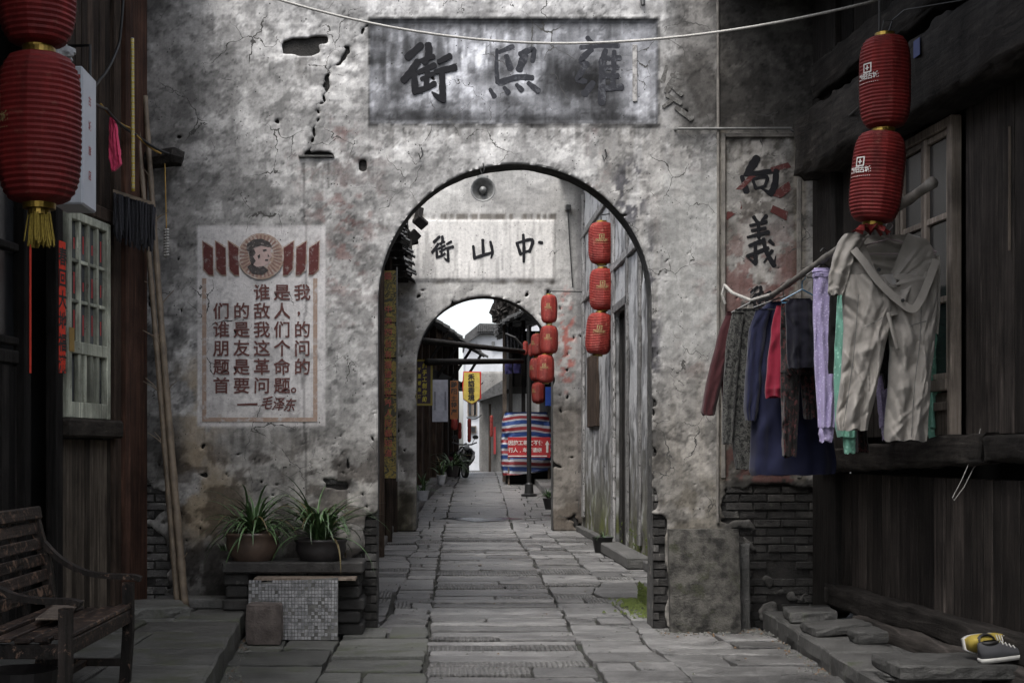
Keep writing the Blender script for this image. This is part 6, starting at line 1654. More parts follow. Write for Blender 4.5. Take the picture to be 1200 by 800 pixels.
for y_ in (y0_, y1_):
    q = MB(); bar(q, [Vector((xf-.02, y_, PL)), Vector((xf, y_, PL+.3)), Vector((xf, y_, PL+.6))], .06, .062); q.build('leg', M['bench_x'], bn)
    q = MB(); bar(q, [Vector((xb-.02, y_, PL)), Vector((xb+.07, y_, PL+.42)), Vector((xb+.04, y_, PL+.7)), Vector((xb-.04, y_, PL+1.0))], .055, .06); q.build('leg', M['bench_x'], bn)
    q = MB(); bar(q, dense([Vector((xb+.02, y_, PL+.84)), Vector((xb+.12, y_, PL+.74)), Vector((xb+.26, y_, PL+.665)), Vector((xb+.4, y_, PL+.64)), Vector((xf+.02, y_, PL+.635)), Vector((xf+.075, y_, PL+.62))], 4), .07, .03); q.build('armrest', M['bench_x'], bn)
    q = MB(); q.box(xb+.08, xf-.032, y_-.022, y_+.022, PL+.35, PL+.42); q.build('seat_rail', M['bench_x'], bn)
    q = MB(); q.box(xb+.04, xf-.035, y_-.02, y_+.02, PL+.1, PL+.145); q.build('stretcher', M['bench_x'], bn)
q = MB(); q.box(xf-.03, xf+.02, y0_+.031, y1_-.031, PL+.36, PL+.44, b=.006); q.build('front_rail', M['bench'], bn)
q = MB(); q.box((xf+xb)/2-.02, (xf+xb)/2+.02, y0_+.021, y1_-.021, PL+.1, PL+.14, b=.004); q.build('stretcher', M['bench'], bn)
for k in range(5):
    x = lerp(xb+.12, xf-.02, k/4); q = MB(); q.box(x-.04, x+.04, y0_-.02, y1_+.02, PL+.445-.02*math.sin(k/4*PI), PL+.47-.02*math.sin(k/4*PI), b=.006); q.build('seat_slat', M['bench'], bn)
for k in range(5):
    z = PL+.56+k*.092; x = xb+.075-.1*(z-PL-.5)/.45
    Mx = Matrix.Translation((x, 0, z))@Matrix.Rotation(-.18, 4, 'Y'); q = MB(); q.box(-.012, .014, y0_+.03, y1_-.03, -.034, .034, Mx, b=.005); q.build('back_slat', M['bench'], bn)
Mx = Matrix.Translation((xb-.035, 0, PL+1.02))@Matrix.Rotation(-.18, 4, 'Y'); q = MB(); q.box(-.03, .035, y0_-.04, y1_+.04, -.045, .035, Mx, b=.01); q.build('top_rail', M['bench'], bn)
for yy_ in (7.6, 8.08):
    q = MB(); bar(q, [Vector((xb+.05, yy_, PL+.46)), Vector((xb+.01, yy_, PL+.7)), Vector((xb-.055, yy_, PL+.98))], .05, .02); q.build('back_support', M['bench_x'], bn)
q = MB(); Mx = Matrix.Translation((-2.12, 8.1, PL+.485))@Matrix.Rotation(.12, 4, 'Z'); q.box(-.1, .04, -.5, .45, 0, .012, Mx, b=.003); o = q.build('plank', M['wood_panel']); tagp(o, 'loose pale worn plank lying on the bench seat', 'plank')
q = MB(); q.lathe([(.16,0),(.19,.12),(.2,.2),(.18,.2),(.0,.17)], 20, (-2.28, 7.75, PL+.001)); o = q.build('basin', M['pot_dark']); tagp(o, 'dark round basin under the bench', 'basin')
# ================================================================== SHOES
def shoe(mb_upper, mb_sole, Mx, L=.27):
    n = 14; N = 14; pu = []; ps = []
    for i in range(n+1):
        t = i/n; w = .036+.014*math.sin(PI*min(1, t*1.15))*(1.1 if t > .5 else .8)-(.028*max(0, (t-.86)/.14)**2)-.012*max(0, (.1-t)/.1)
        hgt = .085-.02*t if t < .35 else (.078-.05*(t-.35)/.4 if t < .75 else .028+.018*(1-(t-.75)/.25))
        hgt = max(.02, hgt)
        for k in range(N):
            a = 2*PI*k/N; c_, s_ = math.cos(a), math.sin(a)
            pu.append(Mx@Vector((t*L, c_*w, .022+max(0, s_)*hgt+min(0, s_)*.004)))
            ps.append(Mx@Vector((t*L*1.02-.003, c_*(w+.005), (.024 if s_ > 0 else .0)+.012*max(0, t-.8)*2)))
    fs = [(i*N+k, i*N+(k+1) % N, (i+1)*N+(k+1) % N, (i+1)*N+k) for i in range(n) for k in range(N)]+[tuple(range(N))[::-1], tuple(range(n*N, n*N+N))]
    mb_upper.add(pu, fs); mb_sole.add(ps, fs)
sc_ = P(1165, 768, 9.35); zt = .303
for i, (px, Y_, z_, rz, rx, um, lab) in enumerate(((1149, 8.85, .292, .1, 0, 'black', 'black and grey sneaker lying across the yellow one'), (1141, 9.02, .292, .75, .0, 'yellow', 'yellow and dark sneaker with white sole lying on its side at the back'))):
    M.setdefault('yellow', flat('yellow_mesh', (.4,.3,.05), .7)); M.setdefault('black', flat('dark_grey_mesh', (.05,.05,.055), .8)); M.setdefault('sole', flat('grey_white_rubber', (.5,.49,.46), .6))
    p = P(px, 770, Y_); p.z = z_
    if i == 0: Mx = Matrix.Translation(p)@Matrix.Rotation(.08, 4, 'Z')@Matrix.Rotation(-.12, 4, 'Y')@Matrix.Scale(1.2, 4)
    else: Mx = Matrix.Translation(p+Vector((-.06, .03, .085)))@Matrix.Rotation(.25, 4, 'Z')@Matrix.Rotation(1.25, 4, 'X')@Matrix.Scale(1.35, 4)
    t = thing('sneaker', lab, 'shoe', p, 'worn sneakers on the near slab'); u_, s_ = MB(), MB(); shoe(u_, s_, Mx, .29 if i == 0 else .27)
    u_.build('upper', M[um], t, True); s_.build('sole', M['sole'], t, True)
    q = MB(); q.lathe([(.0,0),(.03,0),(.035,.012),(.026,.018)], 14, M=Mx@Matrix.Translation((.06, 0, .09))@Matrix.Scale(1.4, 4, (1,0,0))); q.build('collar', M['ink'], t, True)
    q = MB()
    for k in range(5): q.tube([Mx@Vector((.12+k*.02, -.028, .085-k*.009)), Mx@Vector((.125+k*.02, 0, .098-k*.01)), Mx@Vector((.13+k*.02, .028, .085-k*.009))], .004, 5)
    q.build('laces', M['sole'], t)

# ================================================================== FAR STREET
# left shop row
fl_ = thing('shop_row', 'dark timber shopfronts on the left beyond the second arch', 'building', (-.5, 38, .5))
class FarF(Facade):
    pass
A0, A1 = Vector((-1.35, 29.6, 0)), Vector((.78, 47, 0))
def fx(Y): return A0.x+(A1.x-A0.x)*(Y-A0.y)/(A1.y-A0.y)
kf = -(A1.x-A0.x)/(A1.y-A0.y)
FF = Facade(A0.x, A0.y, kf, 1); FF.n = Vector((1, kf, 0)).normalized()
q = MB(); FF.box(q, 29.6, 47, .0, 5.2, -.6, -.25); q.build('wall_core', M['void'], fl_)
Y = 29.7; k = 0
while Y < 46.9:
    q = MB(); FF.box(q, Y, Y+.16, gz(Y), 5.2, -.2, .0, .01); q.build('post', M['wood_brown'], fl_)
    if k % 3 != 1:
        for j in range(4):
            q = MB(); FF.box(q, Y+.17+j*.31, Y+.47+j*.31, gz(Y), 3.6, -.2, -.12, .01); q.build('shutter', M['wood_brown'], fl_)
    Y += 1.44; k += 1
q = MB(); FF.box(q, 29.6, 47, 3.62, 3.9, -.2, .03, .02); q.build('lintel_beam', M['wood_black'], fl_)
eq = MB()
for i in range(60):
    Y = 29.7+i*.3; x = fx(Y); j = R.uniform(-.06,.06)
    eq.hexa([Vector((x+.75+j,Y,4.75)),Vector((x-1.6,Y,6.0)),Vector((x-1.6,Y+.26,6.0)),Vector((x+.75+j,Y+.26,4.75)),Vector((x+.75+j,Y,4.82)),Vector((x-1.6,Y,6.07)),Vector((x-1.6,Y+.26,6.07)),Vector((x+.75+j,Y+.26,4.82))])
o = eq.build('roof_tiles', M['roof_tile'], fl_); o['kind'] = 'stuff'
for Y in (31, 34, 37, 40, 43, 46):
    q = MB(); q.tube([Vector((fx(Y), Y, 3.7)), Vector((fx(Y)+.68, Y, 4.74))], .05, 6); q.build('eave_strut', M['wood_black'], fl_)
# taller gable mass behind the near part of the row
q = MB(); q.box(-3.4, -1.0, 32, 40, 4.9, 6.4); q.hexa([Vector((-3.6,31.6,6.2)),Vector((-.4,31.6,5.6)),Vector((-.4,40,5.6)),Vector((-3.6,40,6.2)),Vector((-3.6,31.6,6.4)),Vector((-.4,31.6,5.75)),Vector((-.4,40,5.75)),Vector((-3.6,40,6.4))])
q.build('upper_storey', M['wood_black'], fl_)
kb = MB(); Y = 29.7
krb = bpy.data.objects.new('kerb', None); COL.objects.link(krb); krb['kind'] = 'structure'; ORG['kerb'] = Vector((0,0,0))
while Y < 46:
    d = R.uniform(.8, 1.2); xk = lambda y: float(np.interp(y, [29.5,33,44,50], [-.47,-.5,.45,.8]))
    q = MB(); q.hexa([Vector((xk(Y)-.9,Y,gz(Y)-.05)),Vector((xk(Y),Y,gz(Y)-.05)),Vector((xk(Y+d),Y+d-.02,gz(Y+d)-.05)),Vector((xk(Y+d)-.9,Y+d-.02,gz(Y+d)-.05)),Vector((xk(Y)-.9,Y,gz(Y)+.2)),Vector((xk(Y),Y,gz(Y)+.2)),Vector((xk(Y+d),Y+d-.02,gz(Y+d)+.2)),Vector((xk(Y+d)-.9,Y+d-.02,gz(Y+d)+.2))])
    q.build('kerb_stone', M['slab'], krb); Y += d
Y = 29.7
while Y < 40:
    d = R.uniform(.9, 1.2)
    q = MB(); q.hexa([Vector((2.66,Y,gz(Y)-.05)),Vector((3.6,Y,gz(Y)-.05)),Vector((3.6,Y+d-.02,gz(Y+d)-.05)),Vector((2.66,Y+d-.02,gz(Y+d)-.05)),Vector((2.66,Y,gz(Y)+.16)),Vector((3.6,Y,gz(Y)+.16)),Vector((3.6,Y+d-.02,gz(Y+d)+.16)),Vector((2.66,Y+d-.02,gz(Y+d)+.16))])
    q.build('kerb_stone', M['slab'], krb); Y += d
# white gabled house far back
M['white_wall'] = basic('bright_limewash', (.5,.51,.53), (.3,.305,.32), .9, .8, .3, .02, rand=False, detail=9, stain=(1.3, .55, (.24,.24,.25)))
wh = thing('white_house', 'tall white rendered house with grey tiled coping at the end of the street', 'house', (2.5, 57, .9))
s57 = F/57
def xz(px, py, Y): p = P(px, py, Y); return (p.x, p.z)
q = MB(); q.prism([xz(546,560,57), xz(640,560,57), xz(640,372,57), xz(602,390,57), xz(563,390,57), xz(548,400,57), xz(546,402,57)], 6, (0,57,0)); q.build('wall', M['white_wall'], wh)
q = MB(); q.prism([xz(545,400,56.8), xz(548,401,56.8), xz(563,391,56.8), xz(603,391,56.8), xz(603,380,56.8), xz(562,379,56.8), xz(556,384,56.8), xz(545,393,56.8)][::-1], 6.5, (0,56.7,0)); q.build('tiled_coping', M['roof_tile'], wh)
q = MB()
for k in range(18): a = P(560+k*2.4, 381, 56.65); q.tube([a+Vector((0,0,0)), a+Vector((0,.0,-.25))], .035, 6)
o = q.build('coping_tiles', M['roof_tile'], wh); o['kind'] = 'stuff'
for (pa, pb, ya_, yb_) in ((549,552,470,486),(555,558,470,486),(550,557,500,506)):
    f_ = MB(); a, b = P(pa, ya_, 56.95), P(pb, yb_, 56.95); f_.box(a.x-.04, b.x+.04, 56.86, 56.98, b.z-.04, a.z+.04); fw = f_.build('window', M['wood_panel'], wh)
    f_ = MB(); f_.box(a.x, b.x, 56.84, 56.855, b.z, a.z); f_.build('pane', M['glass_black'], fw)
for (xa_, ya_, xb_, yb_, nm) in ((549,452,566,448,'upper thin wire crossing before the white house'),(547,489,564,486,'lower thin wire crossing before the white house')):
    cable('wire', nm, [P(xa_,ya_,50.5), P(xb_,yb_,49.2)], .02, 'wire', sag=.1)
q = MB(); a, b = P(577,408,56.9), P(590,407,56.9); q.tube([a, b], .05, 6); q.tube([P(578,400,56.9), P(578,409,56.9)], .06, 6); q.build('bracket', M['metal_grey'], wh)
# grey weathered house right of centre
gh = thing('grey_house', 'low grey weathered house with a tiled pent roof behind the striped tarpaulin', 'house', (2.6, 50, .9))
def gr_col(A, B):
    L = .17*(.5+fbm(A*1.2, B*1.2, 5, 301))*(.6+.8*fbm(A*8, B*1.2, 5, 302)); return np.stack([L, L*.97, L*.92], -1)
sheet('wall', gh, (P(562,0,50).x, 50, .85), (1,0,0), 2.6, 3.6, .1, gr_col, lambda A, B: A > -1, lambda A, B: (fbm(A*3, B*3, 3, 5)-.5)*.04, .4, M['plaster_far'])
q = MB(); a, b, c_, d_ = P(561,466,49.5), P(614,446,49.5), P(614,438,49.5), P(590,444,49.5)
q.prism([xz(561,470,49.4), xz(618,452,49.4), xz(618,440,49.4), xz(596,441,49.4), xz(578,452,49.4), xz(561,464,49.4)][::1], 1.2, (0,49.3,0)); q.build('pent_roof', M['roof_tile'], gh)
q = MB(); q.box(P(592,0,49.9).x, P(606,0,49.9).x, 49.85, 49.98, .9, 3.0); q.build('doorway', M['wood_black'], gh)
q = MB(); a = P(574,0,49.9).x; q.tube([(a, 49.8, .9), (a, 49.8, 3.3)], .05, 6); q.build('drain_pipe', M['wood_brown'], gh)
q = MB(); a, b = P(578.5,0,49.9).x, P(581,0,49.9).x; q.box(a, b, 49.9, 49.94, EYE-(535-VY)/33.3+.1, EYE-(500-VY)/33.3); o = q.build('red_banner', M['red_print']); tagp(o, 'narrow vertical red strip on the grey house wall', 'banner')
# right timber house with balcony
rt_ = thing('balcony_house', 'dark timber house with overhanging balcony on the right beyond the second arch', 'house', (3, 42, .8))
q = MB(); q.box(3.3, 4.2, 29.6, 47, 0, 6.2); q.build('wall', M['wood_brown'], rt_)
x59 = P(590,0,42).x
q = MB(); q.box(P(596,0,42).x, 3.5, 41, 46, 3.5, 5.1); q.build('upper_room', M['wood_black'], rt_)
for px in (591, 598, 613): 
    a = P(px,0,41).x; q = MB(); q.box(a-.05, a+.06, 40.9, 41.02, .75, 5.4); q.build('post', M['wood_panel' if px == 591 else 'wood_black'], rt_)
M['curtain'] = fabric('patterned_curtain', (.05,.05,.055), (.12,.12,.13), 'print', psc=9)
q = MB(); a, b = P(592,383,40.85), P(613,408,40.85); vs = []
for i in range(25):
    for j in range(3): vs.append((a.x+(b.x-a.x)*i/24, 40.8+.04*math.sin(i*1.3), a.z+(b.z-a.z)*j/2-.05*math.sin(i/24*PI)*j))
q.add(vs, [(i*3+j, (i+1)*3+j, (i+1)*3+j+1, i*3+j+1) for i in range(24) for j in range(2)]); q.build('valance', M['curtain'], rt_)
er = MB()
for i in range(62):
    Y = 29.6+i*.29; xe = np.interp(Y, [29.6, 36, 41, 47], [2.35, 2.05, 1.65, 1.9])+R.uniform(-.09,.09); ze = 5.0+.02*(Y-30)
    er.hexa([Vector((xe,Y,ze)),Vector((4.8,Y,ze+1.1)),Vector((4.8,Y+.26,ze+1.1)),Vector((xe,Y+.26,ze)),Vector((xe,Y,ze+.08)),Vector((4.8,Y,ze+1.2)),Vector((4.8,Y+.26,ze+1.2)),Vector((xe,Y+.26,ze+.08))])
o = er.build('roof_tiles', M['roof_tile'], rt_); o['kind'] = 'stuff'
q = MB()
for k in range(46):
    a = P(579+R.uniform(0,28), 362+R.uniform(-12,12), 39.5); Mx = Matrix.Translation(a)@Euler((R.uniform(0,3),R.uniform(0,3),R.uniform(0,3))).to_matrix().to_4x4(); q.box(-.15,.15,-.1,.1,-.02,.02,Mx)
q.build('ragged_eave', M['wood_black'], rt_)
for j, (col_, px, y0p, y1p, lab) in enumerate((('dresden', 596, 425, 438, 'blue jeans hanging at the left of the far balcony'), ('dresden', 606, 425, 437, 'dark blue shirt hanging at the right of the far balcony'))):
    o = strip_cloth([(y0p,px-4,px+4),(y1p-5,px-4.5,px+4.5),(y1p,px-4,px+4)], 40.6, .08, fold=.03, nrow=8, N=16, seed=j+3).build('hanging_clothes', FB['dresden'], None, True); tagp(o, lab, 'clothes')
# cross poles
for (a, b, l_) in ((P(486,398,31), P(614,412,33.8), 'upper of two dark poles spanning the far street'), (P(500,424,31), P(612,423,33.8), 'lower of two dark poles spanning the far street')):
    q = MB(); q.tube([a, a.lerp(b,.5), b], [.075,.065,.055], 8); o = q.build('cross_pole', M['wood_black_h'], None, True); tagp(o, l_, 'pole', 'poles across the far street')
# lamp post
lp = thing('lamp_post', 'black iron post standing in the street in front of the striped tarpaulin', 'post', (P(620,0,36).x, 36, gz(36)))
c = ORG[lp.name]; q = MB(); q.tube([c+Vector((0,0,.0)), c+Vector((0,0,4.3))], .06, 10); q.build('pole', M['metal_dark'], lp)
q = MB(); q.lathe([(.2,0),(.2,.05),(.12,.07),(.1,.3),(.06,.34)], 16, tuple(c)); q.build('base', M['metal_dark'], lp)
q = MB(); q.tube([c+Vector((0,0,3.6)), c+Vector((-.35,0,4.0)), c+Vector((-.6,0,4.1))], .035, 6); q.tube([c+Vector((0,0,3.3)), c+Vector((.3,0,3.9)), c+Vector((.5,0,4.1))], .035, 6); q.build('arm', M['metal_dark'], lp)
# tarpaulin stall
tb = thing('covered_stall', 'stall wrapped in red, white and blue striped tarpaulin with red notice', 'stall', (P(618,0,40).x, 40, gz(40)))
m_, n_, l_, b_ = nt('striped_tarpaulin'); v_ = coords(n_, l_, (1,1,1), False); wv = n_.new('ShaderNodeTexWave'); wv.wave_profile = 'SAW'; wv.bands_direction = 'Z'; wv.inputs['Scale'].default_value = 1.0; wv.inputs['Distortion'].default_value = 2.2; wv.inputs['Detail'].default_value = 1; wv.inputs['Detail Scale'].default_value = .8
l_.new(v_, wv.inputs['Vector']); cc = ramp(n_, l_, wv.outputs['Fac'], [(0, (.36,.37,.4)), (.14, (.025,.06,.2)), (.5, (.36,.37,.4)), (.64, (.2,.02,.025)), (.92, (.36,.37,.4))], 'CONSTANT'); l_.new(cc, b_.inputs['Base Color']); b_.inputs['Roughness'].default_value = .45
f_ = noise(n_, l_, v_, 3, 5, .6, 1); bump(n_, l_, f_, b_, .6, .08)
o = strip_cloth([(483,592,640),(495,588,644),(520,587,648),(545,587,648),(552,588,640),(556,589,604)], 40, .45, fold=.05, fr=2.3, nrow=30, N=60, seed=4, pw=.3).build('tarpaulin', m_, tb, True)
q = MB()
for px in (596, 643): a = P(px, 0, 39.7).x; q.box(a-.025, a+.025, 39.62, 39.67, gz(39.6), gz(40)+.9)
q.build('leg', M['wood_panel'], tb)
q = MB(); q.box(P(594,0,39.9).x, P(645,0,39.9).x, 39.8, 40.6, gz(40), gz(40)+.42); q.build('crate_base', M['wood_black'], tb)
q = MB(); a, b = P(595,512,39.25), P(645,536,39.25); q.box(a.x, b.x, 39.23, 39.25, b.z, a.z); bnr = q.build('notice_banner', flat('red_cloth_banner', (.42,.025,.03)), tb)
q = MB()
for i, ch in enumerate('因施工带来不便'): add_text_px(q, ch, 598.5+i*5.9, 519, 39.22, 5.6, .02)
for i, ch in enumerate('行人,车辆请绕'): add_text_px(q, ch, 598.5+i*5.6, 527.5, 39.22, 5.3, .02)
px_poly(q, [(595.5,533.5),(641,533.5),(641,534.7),(595.5,534.7)], 39.21, .004, 39.21)
px_poly(q, [(640,530),(640,521),(638.5,521),(641.3,516),(644,521),(642.6,521),(642.6,530)], 39.21, .004, 39.21)
q.build('notice_lettering', M['white_text'], bnr)
# hanging signs on the left
def hang_sign(name, label, px0, px1, py0, py1, Y, mat, cat='sign', th=.04, frame=None):
    a, b = P(px0, py0, Y), P(px1, py1, Y); t = thing(name, label, cat, (a.x, Y, b.z)); q = MB(); q.box(a.x, b.x, Y, Y+th, b.z, a.z, b=.004); q.build('board', mat, t)
    if frame:
        q = MB(); f = .045
        q.box(a.x-.0, a.x+f, Y-.015, Y-.002, b.z, a.z); q.box(b.x-f, b.x, Y-.015, Y-.002, b.z, a.z); q.box(a.x+f+.002, b.x-f-.002, Y-.015, Y-.002, a.z-f, a.z); q.box(a.x+f+.002, b.x-f-.002, Y-.015, Y-.002, b.z, b.z+f); q.build('frame', frame, t)
    return t
t = hang_sign('hanging_sign', 'dark purple sign with yellow frame and yellow brush characters', 486.5, 507, 421, 475, 31.2, flat('dark_plum_board', (.035,.012,.03), .4), frame=flat('olive_yellow_frame', (.35,.28,.04), .5))
q = MB()
for i, ch in enumerate('纯手工制作的'): add_text_px(q, ch, 497.5, 429+i*7.8, 31.2, 6.2, .03, .8, .1, .004)
for i, ch in enumerate('千里香米酒'): add_text_px(q, ch, 491.5, 433+i*8, 31.2, 4.6, .03, .8, .1, .004)
q.build('lettering', flat('bright_yellow_print', (.7,.6,.06)), t)
t = hang_sign('hanging_banner', 'white cloth banner with small black vertical lines', 506.5, 525, 445, 494, 32, basic('white_cloth', (.5,.51,.58), (.36,.37,.44), .8, 12, .3, .01), 'banner', .015)
q = MB()
for px in (509.5, 522):
    for k in range(9): add_text_px(q, '口', px, 460+k*2.4, 32, 2.0, .05, 1, 0, .003)
q.build('lettering', M['ink'], t)
t = hang_sign('hanging_banner', 'narrow brown-orange vertical sign with dark characters', 527.5, 537, 446, 491, 33, flat('brown_orange_cloth', (.24,.09,.03), .8), 'banner', .03)
q = MB()
for i, ch in enumerate('黔阳土特产'): add_text_px(q, ch, 532, 451+i*8, 33, 6.8, .03, 1, 0, .003)
q.build('lettering', M['ink'], t)
t = thing('pennant', 'yellow pennant with scalloped red edge and black characters', 'pennant', P(552, 473, 35))
ol = [(544,436),(562,436.5),(562.5,455),(562,466),(558,470),(553,473),(548,470),(543,467),(543,452)]
q = MB(); px_poly(q, [(552.5+(x-552.5)*1.12+(.8 if i % 2 else 0), 455+(y-455)*1.06) for i, (x, y) in enumerate(ol)], 35.02, .02, 35.02); q.build('red_edge', flat('scarlet_trim', (.6,.03,.03)), t)
q = MB(); px_poly(q, ol, 34.99, .02, 34.99); q.build('field', flat('yellow_silk', (.62,.47,.09)), t)
q = MB()
for i, ch in enumerate('禾語香境'): add_text_px(q, ch, 552.3, 442+i*8, 34.98, 7.4, .03)
q.build('lettering', M['ink'], t)
for (x0, x1, y0p, y1p, l_) in ((637, 642, 455, 510, 'blue sheet hanging behind the pier lanterns'),):
    a, b = P(645, 448, 31), P(648.5, 470, 31); q = MB(); q.box(2.32-.06, 2.5, 30.4, 30.43, 2.6, 3.0); o = q.build('blue_sign', flat('bright_blue', (.03,.1,.5))); tagp(o, 'small bright blue sign just beyond the right pier', 'sign')
# scooter seen from the front
scp = Vector((P(547,0,43).x, 43, gz(43))); sct = thing('scooter', 'black and silver motor scooter parked facing the viewer in the far street', 'scooter', scp)
M['black_gloss'] = flat('black_gloss_paint', (.015,.015,.018), .25); M['silver'] = basic('silver_paint', (.45,.46,.48), (.3,.3,.32), .3, 10, .05, .001, .4); M['rubber'] = flat('tyre_rubber', (.012,.012,.012), .8)
def wheel(c, r, w, parent, yaw=0):
    Mx = Matrix.Translation(c)@Matrix.Rotation(yaw, 4, 'Z')@Matrix.Rotation(PI/2, 4, 'Y')
    q = MB(); q.lathe([(r-.06,-w/2),(r-.01,-w/2),(r,-w/4),(r,w/4),(r-.01,w/2),(r-.06,w/2),(r-.06,-w/2)], 24, M=Mx); o = q.build('wheel', M['rubber'], parent, True)
    q = MB(); q.lathe([(r-.06,-w/3),(r-.08,-w/3),(r-.08,w/3),(r-.06,w/3)], 24, M=Mx); q.lathe([(.0,-w/3),(.04,-w/3),(.04,w/3),(0,w/3)], 12, M=Mx)
    for k in range(5):
        a = 2*PI*k/5; q.tube([Mx@Vector((.03*math.cos(a),.03*math.sin(a),0)), Mx@Vector(((r-.07)*math.cos(a),(r-.07)*math.sin(a),0))], .014, 5)
    q.build('rim', M['silver'], o)
c = scp
wheel(c+Vector((-.06,-.5,.25)), .25, .11, sct, .3); wheel(c+Vector((-.3,.7,.25)), .25, .12, sct, .3)
Ms = Matrix.Translation(c)@Matrix.Rotation(.3, 4, 'Z')
q = MB(); q.lathe([(0,-.02),(.07,-.02),(.1,.0),(.07,.035),(0,.05)], 16, M=Ms@Matrix.Translation((-.15,-.5,.5))@Matrix.Scale(2.2, 4, (0,1,0))); q.build('fender', M['silver'], sct, True)
q = MB(); vs = []
for i in range(9):
    t = i/8; w = .13+.17*math.sin(PI*min(1, t*.95+.05))*(1 if t < .7 else 1-(t-.7)*1.2)
    for k in range(9): u_ = k/8*2-1; vs.append(Ms@Vector((-.15+u_*w, -.36+.12*u_*u_-.1*math.sin(PI*t), .36+.58*t)))
q.add(vs, [(i*9+k, i*9+k+1, (i+1)*9+k+1, (i+1)*9+k) for i in range(8) for k in range(8)]); vb = [v+Vector((0,.04,0)) for v in vs]; q.add(vb, [(i*9+k, (i+1)*9+k, (i+1)*9+k+1, i*9+k+1) for i in range(8) for k in range(8)]); q.build('front_apron', M['black_gloss'], sct, True)
q = MB()
for s_ in (-1, 1): q.tube([Ms@Vector((-.15+s_*.05,-.49,.42)), Ms@Vector((-.15+s_*.2,-.44,.6)), Ms@Vector((-.15+s_*.25,-.38,.76)), Ms@Vector((-.15+s_*.12,-.45,.9))], [.015,.035,.04,.015], 8)
q.build('side_fairing', M['silver'], sct, True)
q = MB(); q.lathe([(0,.03),(.06,.025),(.085,0),(.07,-.05)], 16, M=Ms@Matrix.Translation((-.15,-.47,.92))@Matrix.Rotation(PI/2,4,'X')); q.build('headlight', M['pot_white'], sct, True)
q = MB(); q.tube([Ms@Vector((-.15,-.42,.9)), Ms@Vector((-.15,-.34,1.02))], .05, 8); q.tube([Ms@Vector((-.54,-.22,1.06)), Ms@Vector((-.35,-.33,1.0)), Ms@Vector((-.15,-.36,.99)), Ms@Vector((.05,-.33,1.0)), Ms@Vector((.24,-.22,1.06))], .022, 7); q.build('handlebar', M['metal_dark'], sct)
for s_ in (-1, 1):
    q = MB(); a_ = Ms@Vector((-.15+s_*.22,-.3,1.02)); q.tube([a_, a_+Vector((s_*.08,0,.16))], .009, 5); q.lathe([(0,.01),(.06,.008),(.065,0),(0,-.01)], 12, M=Matrix.Translation(a_+Vector((s_*.1,0,.2)))@Matrix.Rotation(PI/2,4,'X')@Matrix.Scale(1.4,4,(1,0,0))); q.build('mirror', M['metal_dark'], sct)
q = MB(); q.box(-.3, .0, -.05, .85, .64, .78, Ms, b=.05); q.build('seat', M['black_gloss'], sct); q = MB(); q.box(-.28, -.02, -.2, .9, .3, .635, Ms, b=.08); q.build('body', M['black_gloss'], sct)
q = MB(); q.lathe([(.02,0),(.24,.05),(.2,.35),(.05,.5)], 16, tuple(c+Vector((-.5,.2,.15)))); o = q.build('covered_bundle', fabric('dark_maroon_cover', (.06,.015,.025)), None, True); tagp(o, 'dark maroon bundle beside the parked scooter', 'bundle')
# bicycle beyond the right pier
bc = Vector((2.95, 33.2, gz(33)+.17)); bi = thing('bicycle', 'bicycle partly hidden behind the right pier of the second arch', 'bicycle', bc)
for dy in (-.5, .5):
    Mx = Matrix.Translation(bc+Vector((-.1, dy, .33)))@Matrix.Rotation(PI/2-.5, 4, 'Y')@Matrix.Rotation(0, 4, 'X')
    q = MB(); q.tube([Mx@Vector((.33*math.cos(t), .33*math.sin(t), 0)) for t in np.linspace(0, 2*PI, 29)], .018, 6); o = q.build('wheel', M['rubber'], bi)
    q = MB()
    for k in range(10): t = PI*k/10; q.tube([Mx@Vector((.32*math.cos(t), .32*math.sin(t), 0)), Mx@Vector((-.32*math.cos(t), -.32*math.sin(t), 0))], .003, 4)
    q.build('spokes', M['silver'], o)
q = MB(); z = Vector((-.1,0,0)); q.tube([bc+z+Vector((0,-.5,.33)), bc+z+Vector((0,-.35,.85)), bc+z+Vector((0,.15,.75)), bc+z+Vector((0,.0,.3)), bc+z+Vector((0,.5,.33)), bc+z+Vector((0,.15,.75))], .018, 6); q.build('frame', M['metal_dark'], bi)
q = MB(); q.tube([bc+z+Vector((-.28,-.3,1.0)), bc+z+Vector((0,-.38,.95)), bc+z+Vector((.28,-.3,1.0))], .014, 6); q.build('handlebar', M['silver'], bi)
q = MB(); q.box(bc.x-.17, bc.x-.02, bc.y+.05, bc.y+.32, bc.z+.86, bc.z+.92, b=.02); q.build('saddle', M['rubber'], bi)
# pots at the shop row, bush
def far_pot(px, Y, hgt, rad, mat, lab, n=16, L=.5, z=None):
    x = P(px,0,Y).x; z = gz(Y)+.2 if z is None else z; t = thing('potted_plant', lab, 'plant', (x, Y, z), 'potted plants along the far shopfronts')
    q = MB(); q.lathe([(rad*.7,0),(rad,hgt*.9),(rad*1.08,hgt),(rad*.9,hgt),(0,hgt*.9)], 18); q.build('pot', M[mat], t, True, False)
    ms_ = [m.mesh('leaf', M['leaf'], True) for m in blades(5, L, .7, .022, px*1.0)]
    for k in range(n): link('leaf', R.choice(ms_), t, (R.uniform(-.08,.08), R.uniform(-.08,.08), hgt*.85), (R.uniform(-.2,.2), R.uniform(-.6,.2), k*2.4))
far_pot(495, 33.5, .24, .16, 'pot_white', 'leafy plant in a blue and white pot nearest the second arch'); far_pot(517, 37, .26, .12, 'pot_white', 'leafy plant in a plain white pot by the shopfront', 20, .6)
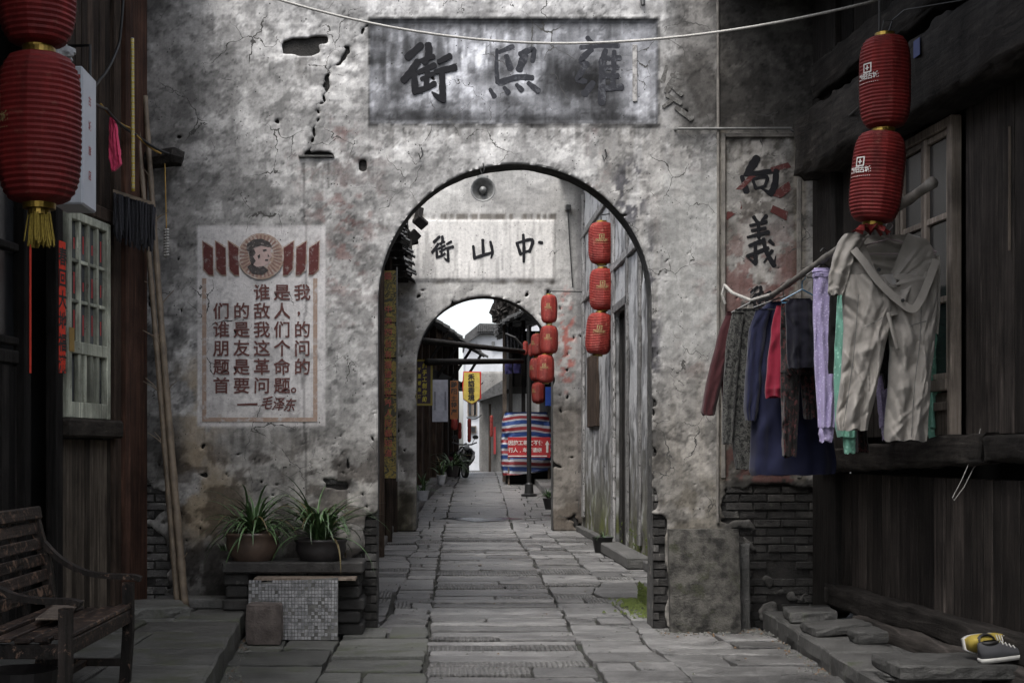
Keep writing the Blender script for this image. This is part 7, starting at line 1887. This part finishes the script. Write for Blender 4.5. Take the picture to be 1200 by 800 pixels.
far_pot(530, 40, .3, .2, 'pot_dark', 'large dark bushy potted plant left of the scooter', 40, .9); far_pot(645.5, 32.2, .25, .18, 'pot_dark', 'weedy plant at the foot of the bicycle beyond the right pier', 26, .5, gz(32)+.16)
# grit, chips and dead leaves gathered along edges
q = MB(); q2 = MB(); r = random.Random(77)
for k in range(1500):
    z_ = 0.006
    c_ = r.random()
    if c_ < .3: x = r.uniform(-1.6, -.6); y = 12.9-abs(r.gauss(0, .12)); 
    elif c_ < .5: x = r.uniform(1.95, 2.9); y = 12.85-abs(r.gauss(0, .22))
    elif c_ < .7: y = r.uniform(8, 12.8); x = float(np.interp(y, [6,9.4,13], [2.7,2.78,2.95]))-abs(r.gauss(0, .07))
    elif c_ < .85: y = r.uniform(8, 12.6); x = exl(y)+abs(r.gauss(0, .06))
    else: x = r.uniform(-1.2, 2.6); y = r.uniform(8, 22)
    rr = r.uniform(.004, .014)*(1.5 if r.random() < .06 else 1)
    (q if r.random() < .8 else q2).add([(x-rr,y-rr*r.uniform(.5,1),z_-.004),(x+rr,y-rr,z_-.004),(x+rr*r.uniform(.4,1),y+rr,z_-.004),(x-rr,y+rr,z_-.004),(x+rr*.2,y,z_+rr*r.uniform(.5,1.1))], [(0,1,4),(1,2,4),(2,3,4),(3,0,4)])
o = q.build('grit', M['slab_green']); tagp(o, 'loose grit and stone chips along the wall feet and platform edges', 'grit', kind='stuff')
o = q2.build('leaf_litter', flat('brown_leaf_litter', (.1,.06,.03), .8)); tagp(o, 'brown leaf fragments scattered on the paving', 'litter', kind='stuff')
# puddle on the rising paving
q = MB(); vs = []; n = 24
for k in range(n):
    t = 2*PI*k/n; rr = 1+.25*math.sin(3*t)+.15*math.sin(7*t+1); y = 31.4+.35*rr*math.sin(t); vs.append((.95+.75*rr*math.cos(t), y, gz(y)+.014))
q.add(vs, [tuple(range(n))]); m_, n_, l_, b_ = nt('puddle_water'); b_.inputs['Base Color'].default_value = (.02,.02,.02,1); b_.inputs['Roughness'].default_value = .2; bump(n_, l_, noise(n_, l_, coords(n_, l_, (1,1,1), False), 14, 3, .6), b_, .35, .01)
o = q.build('puddle', m_); tagp(o, kind='structure')
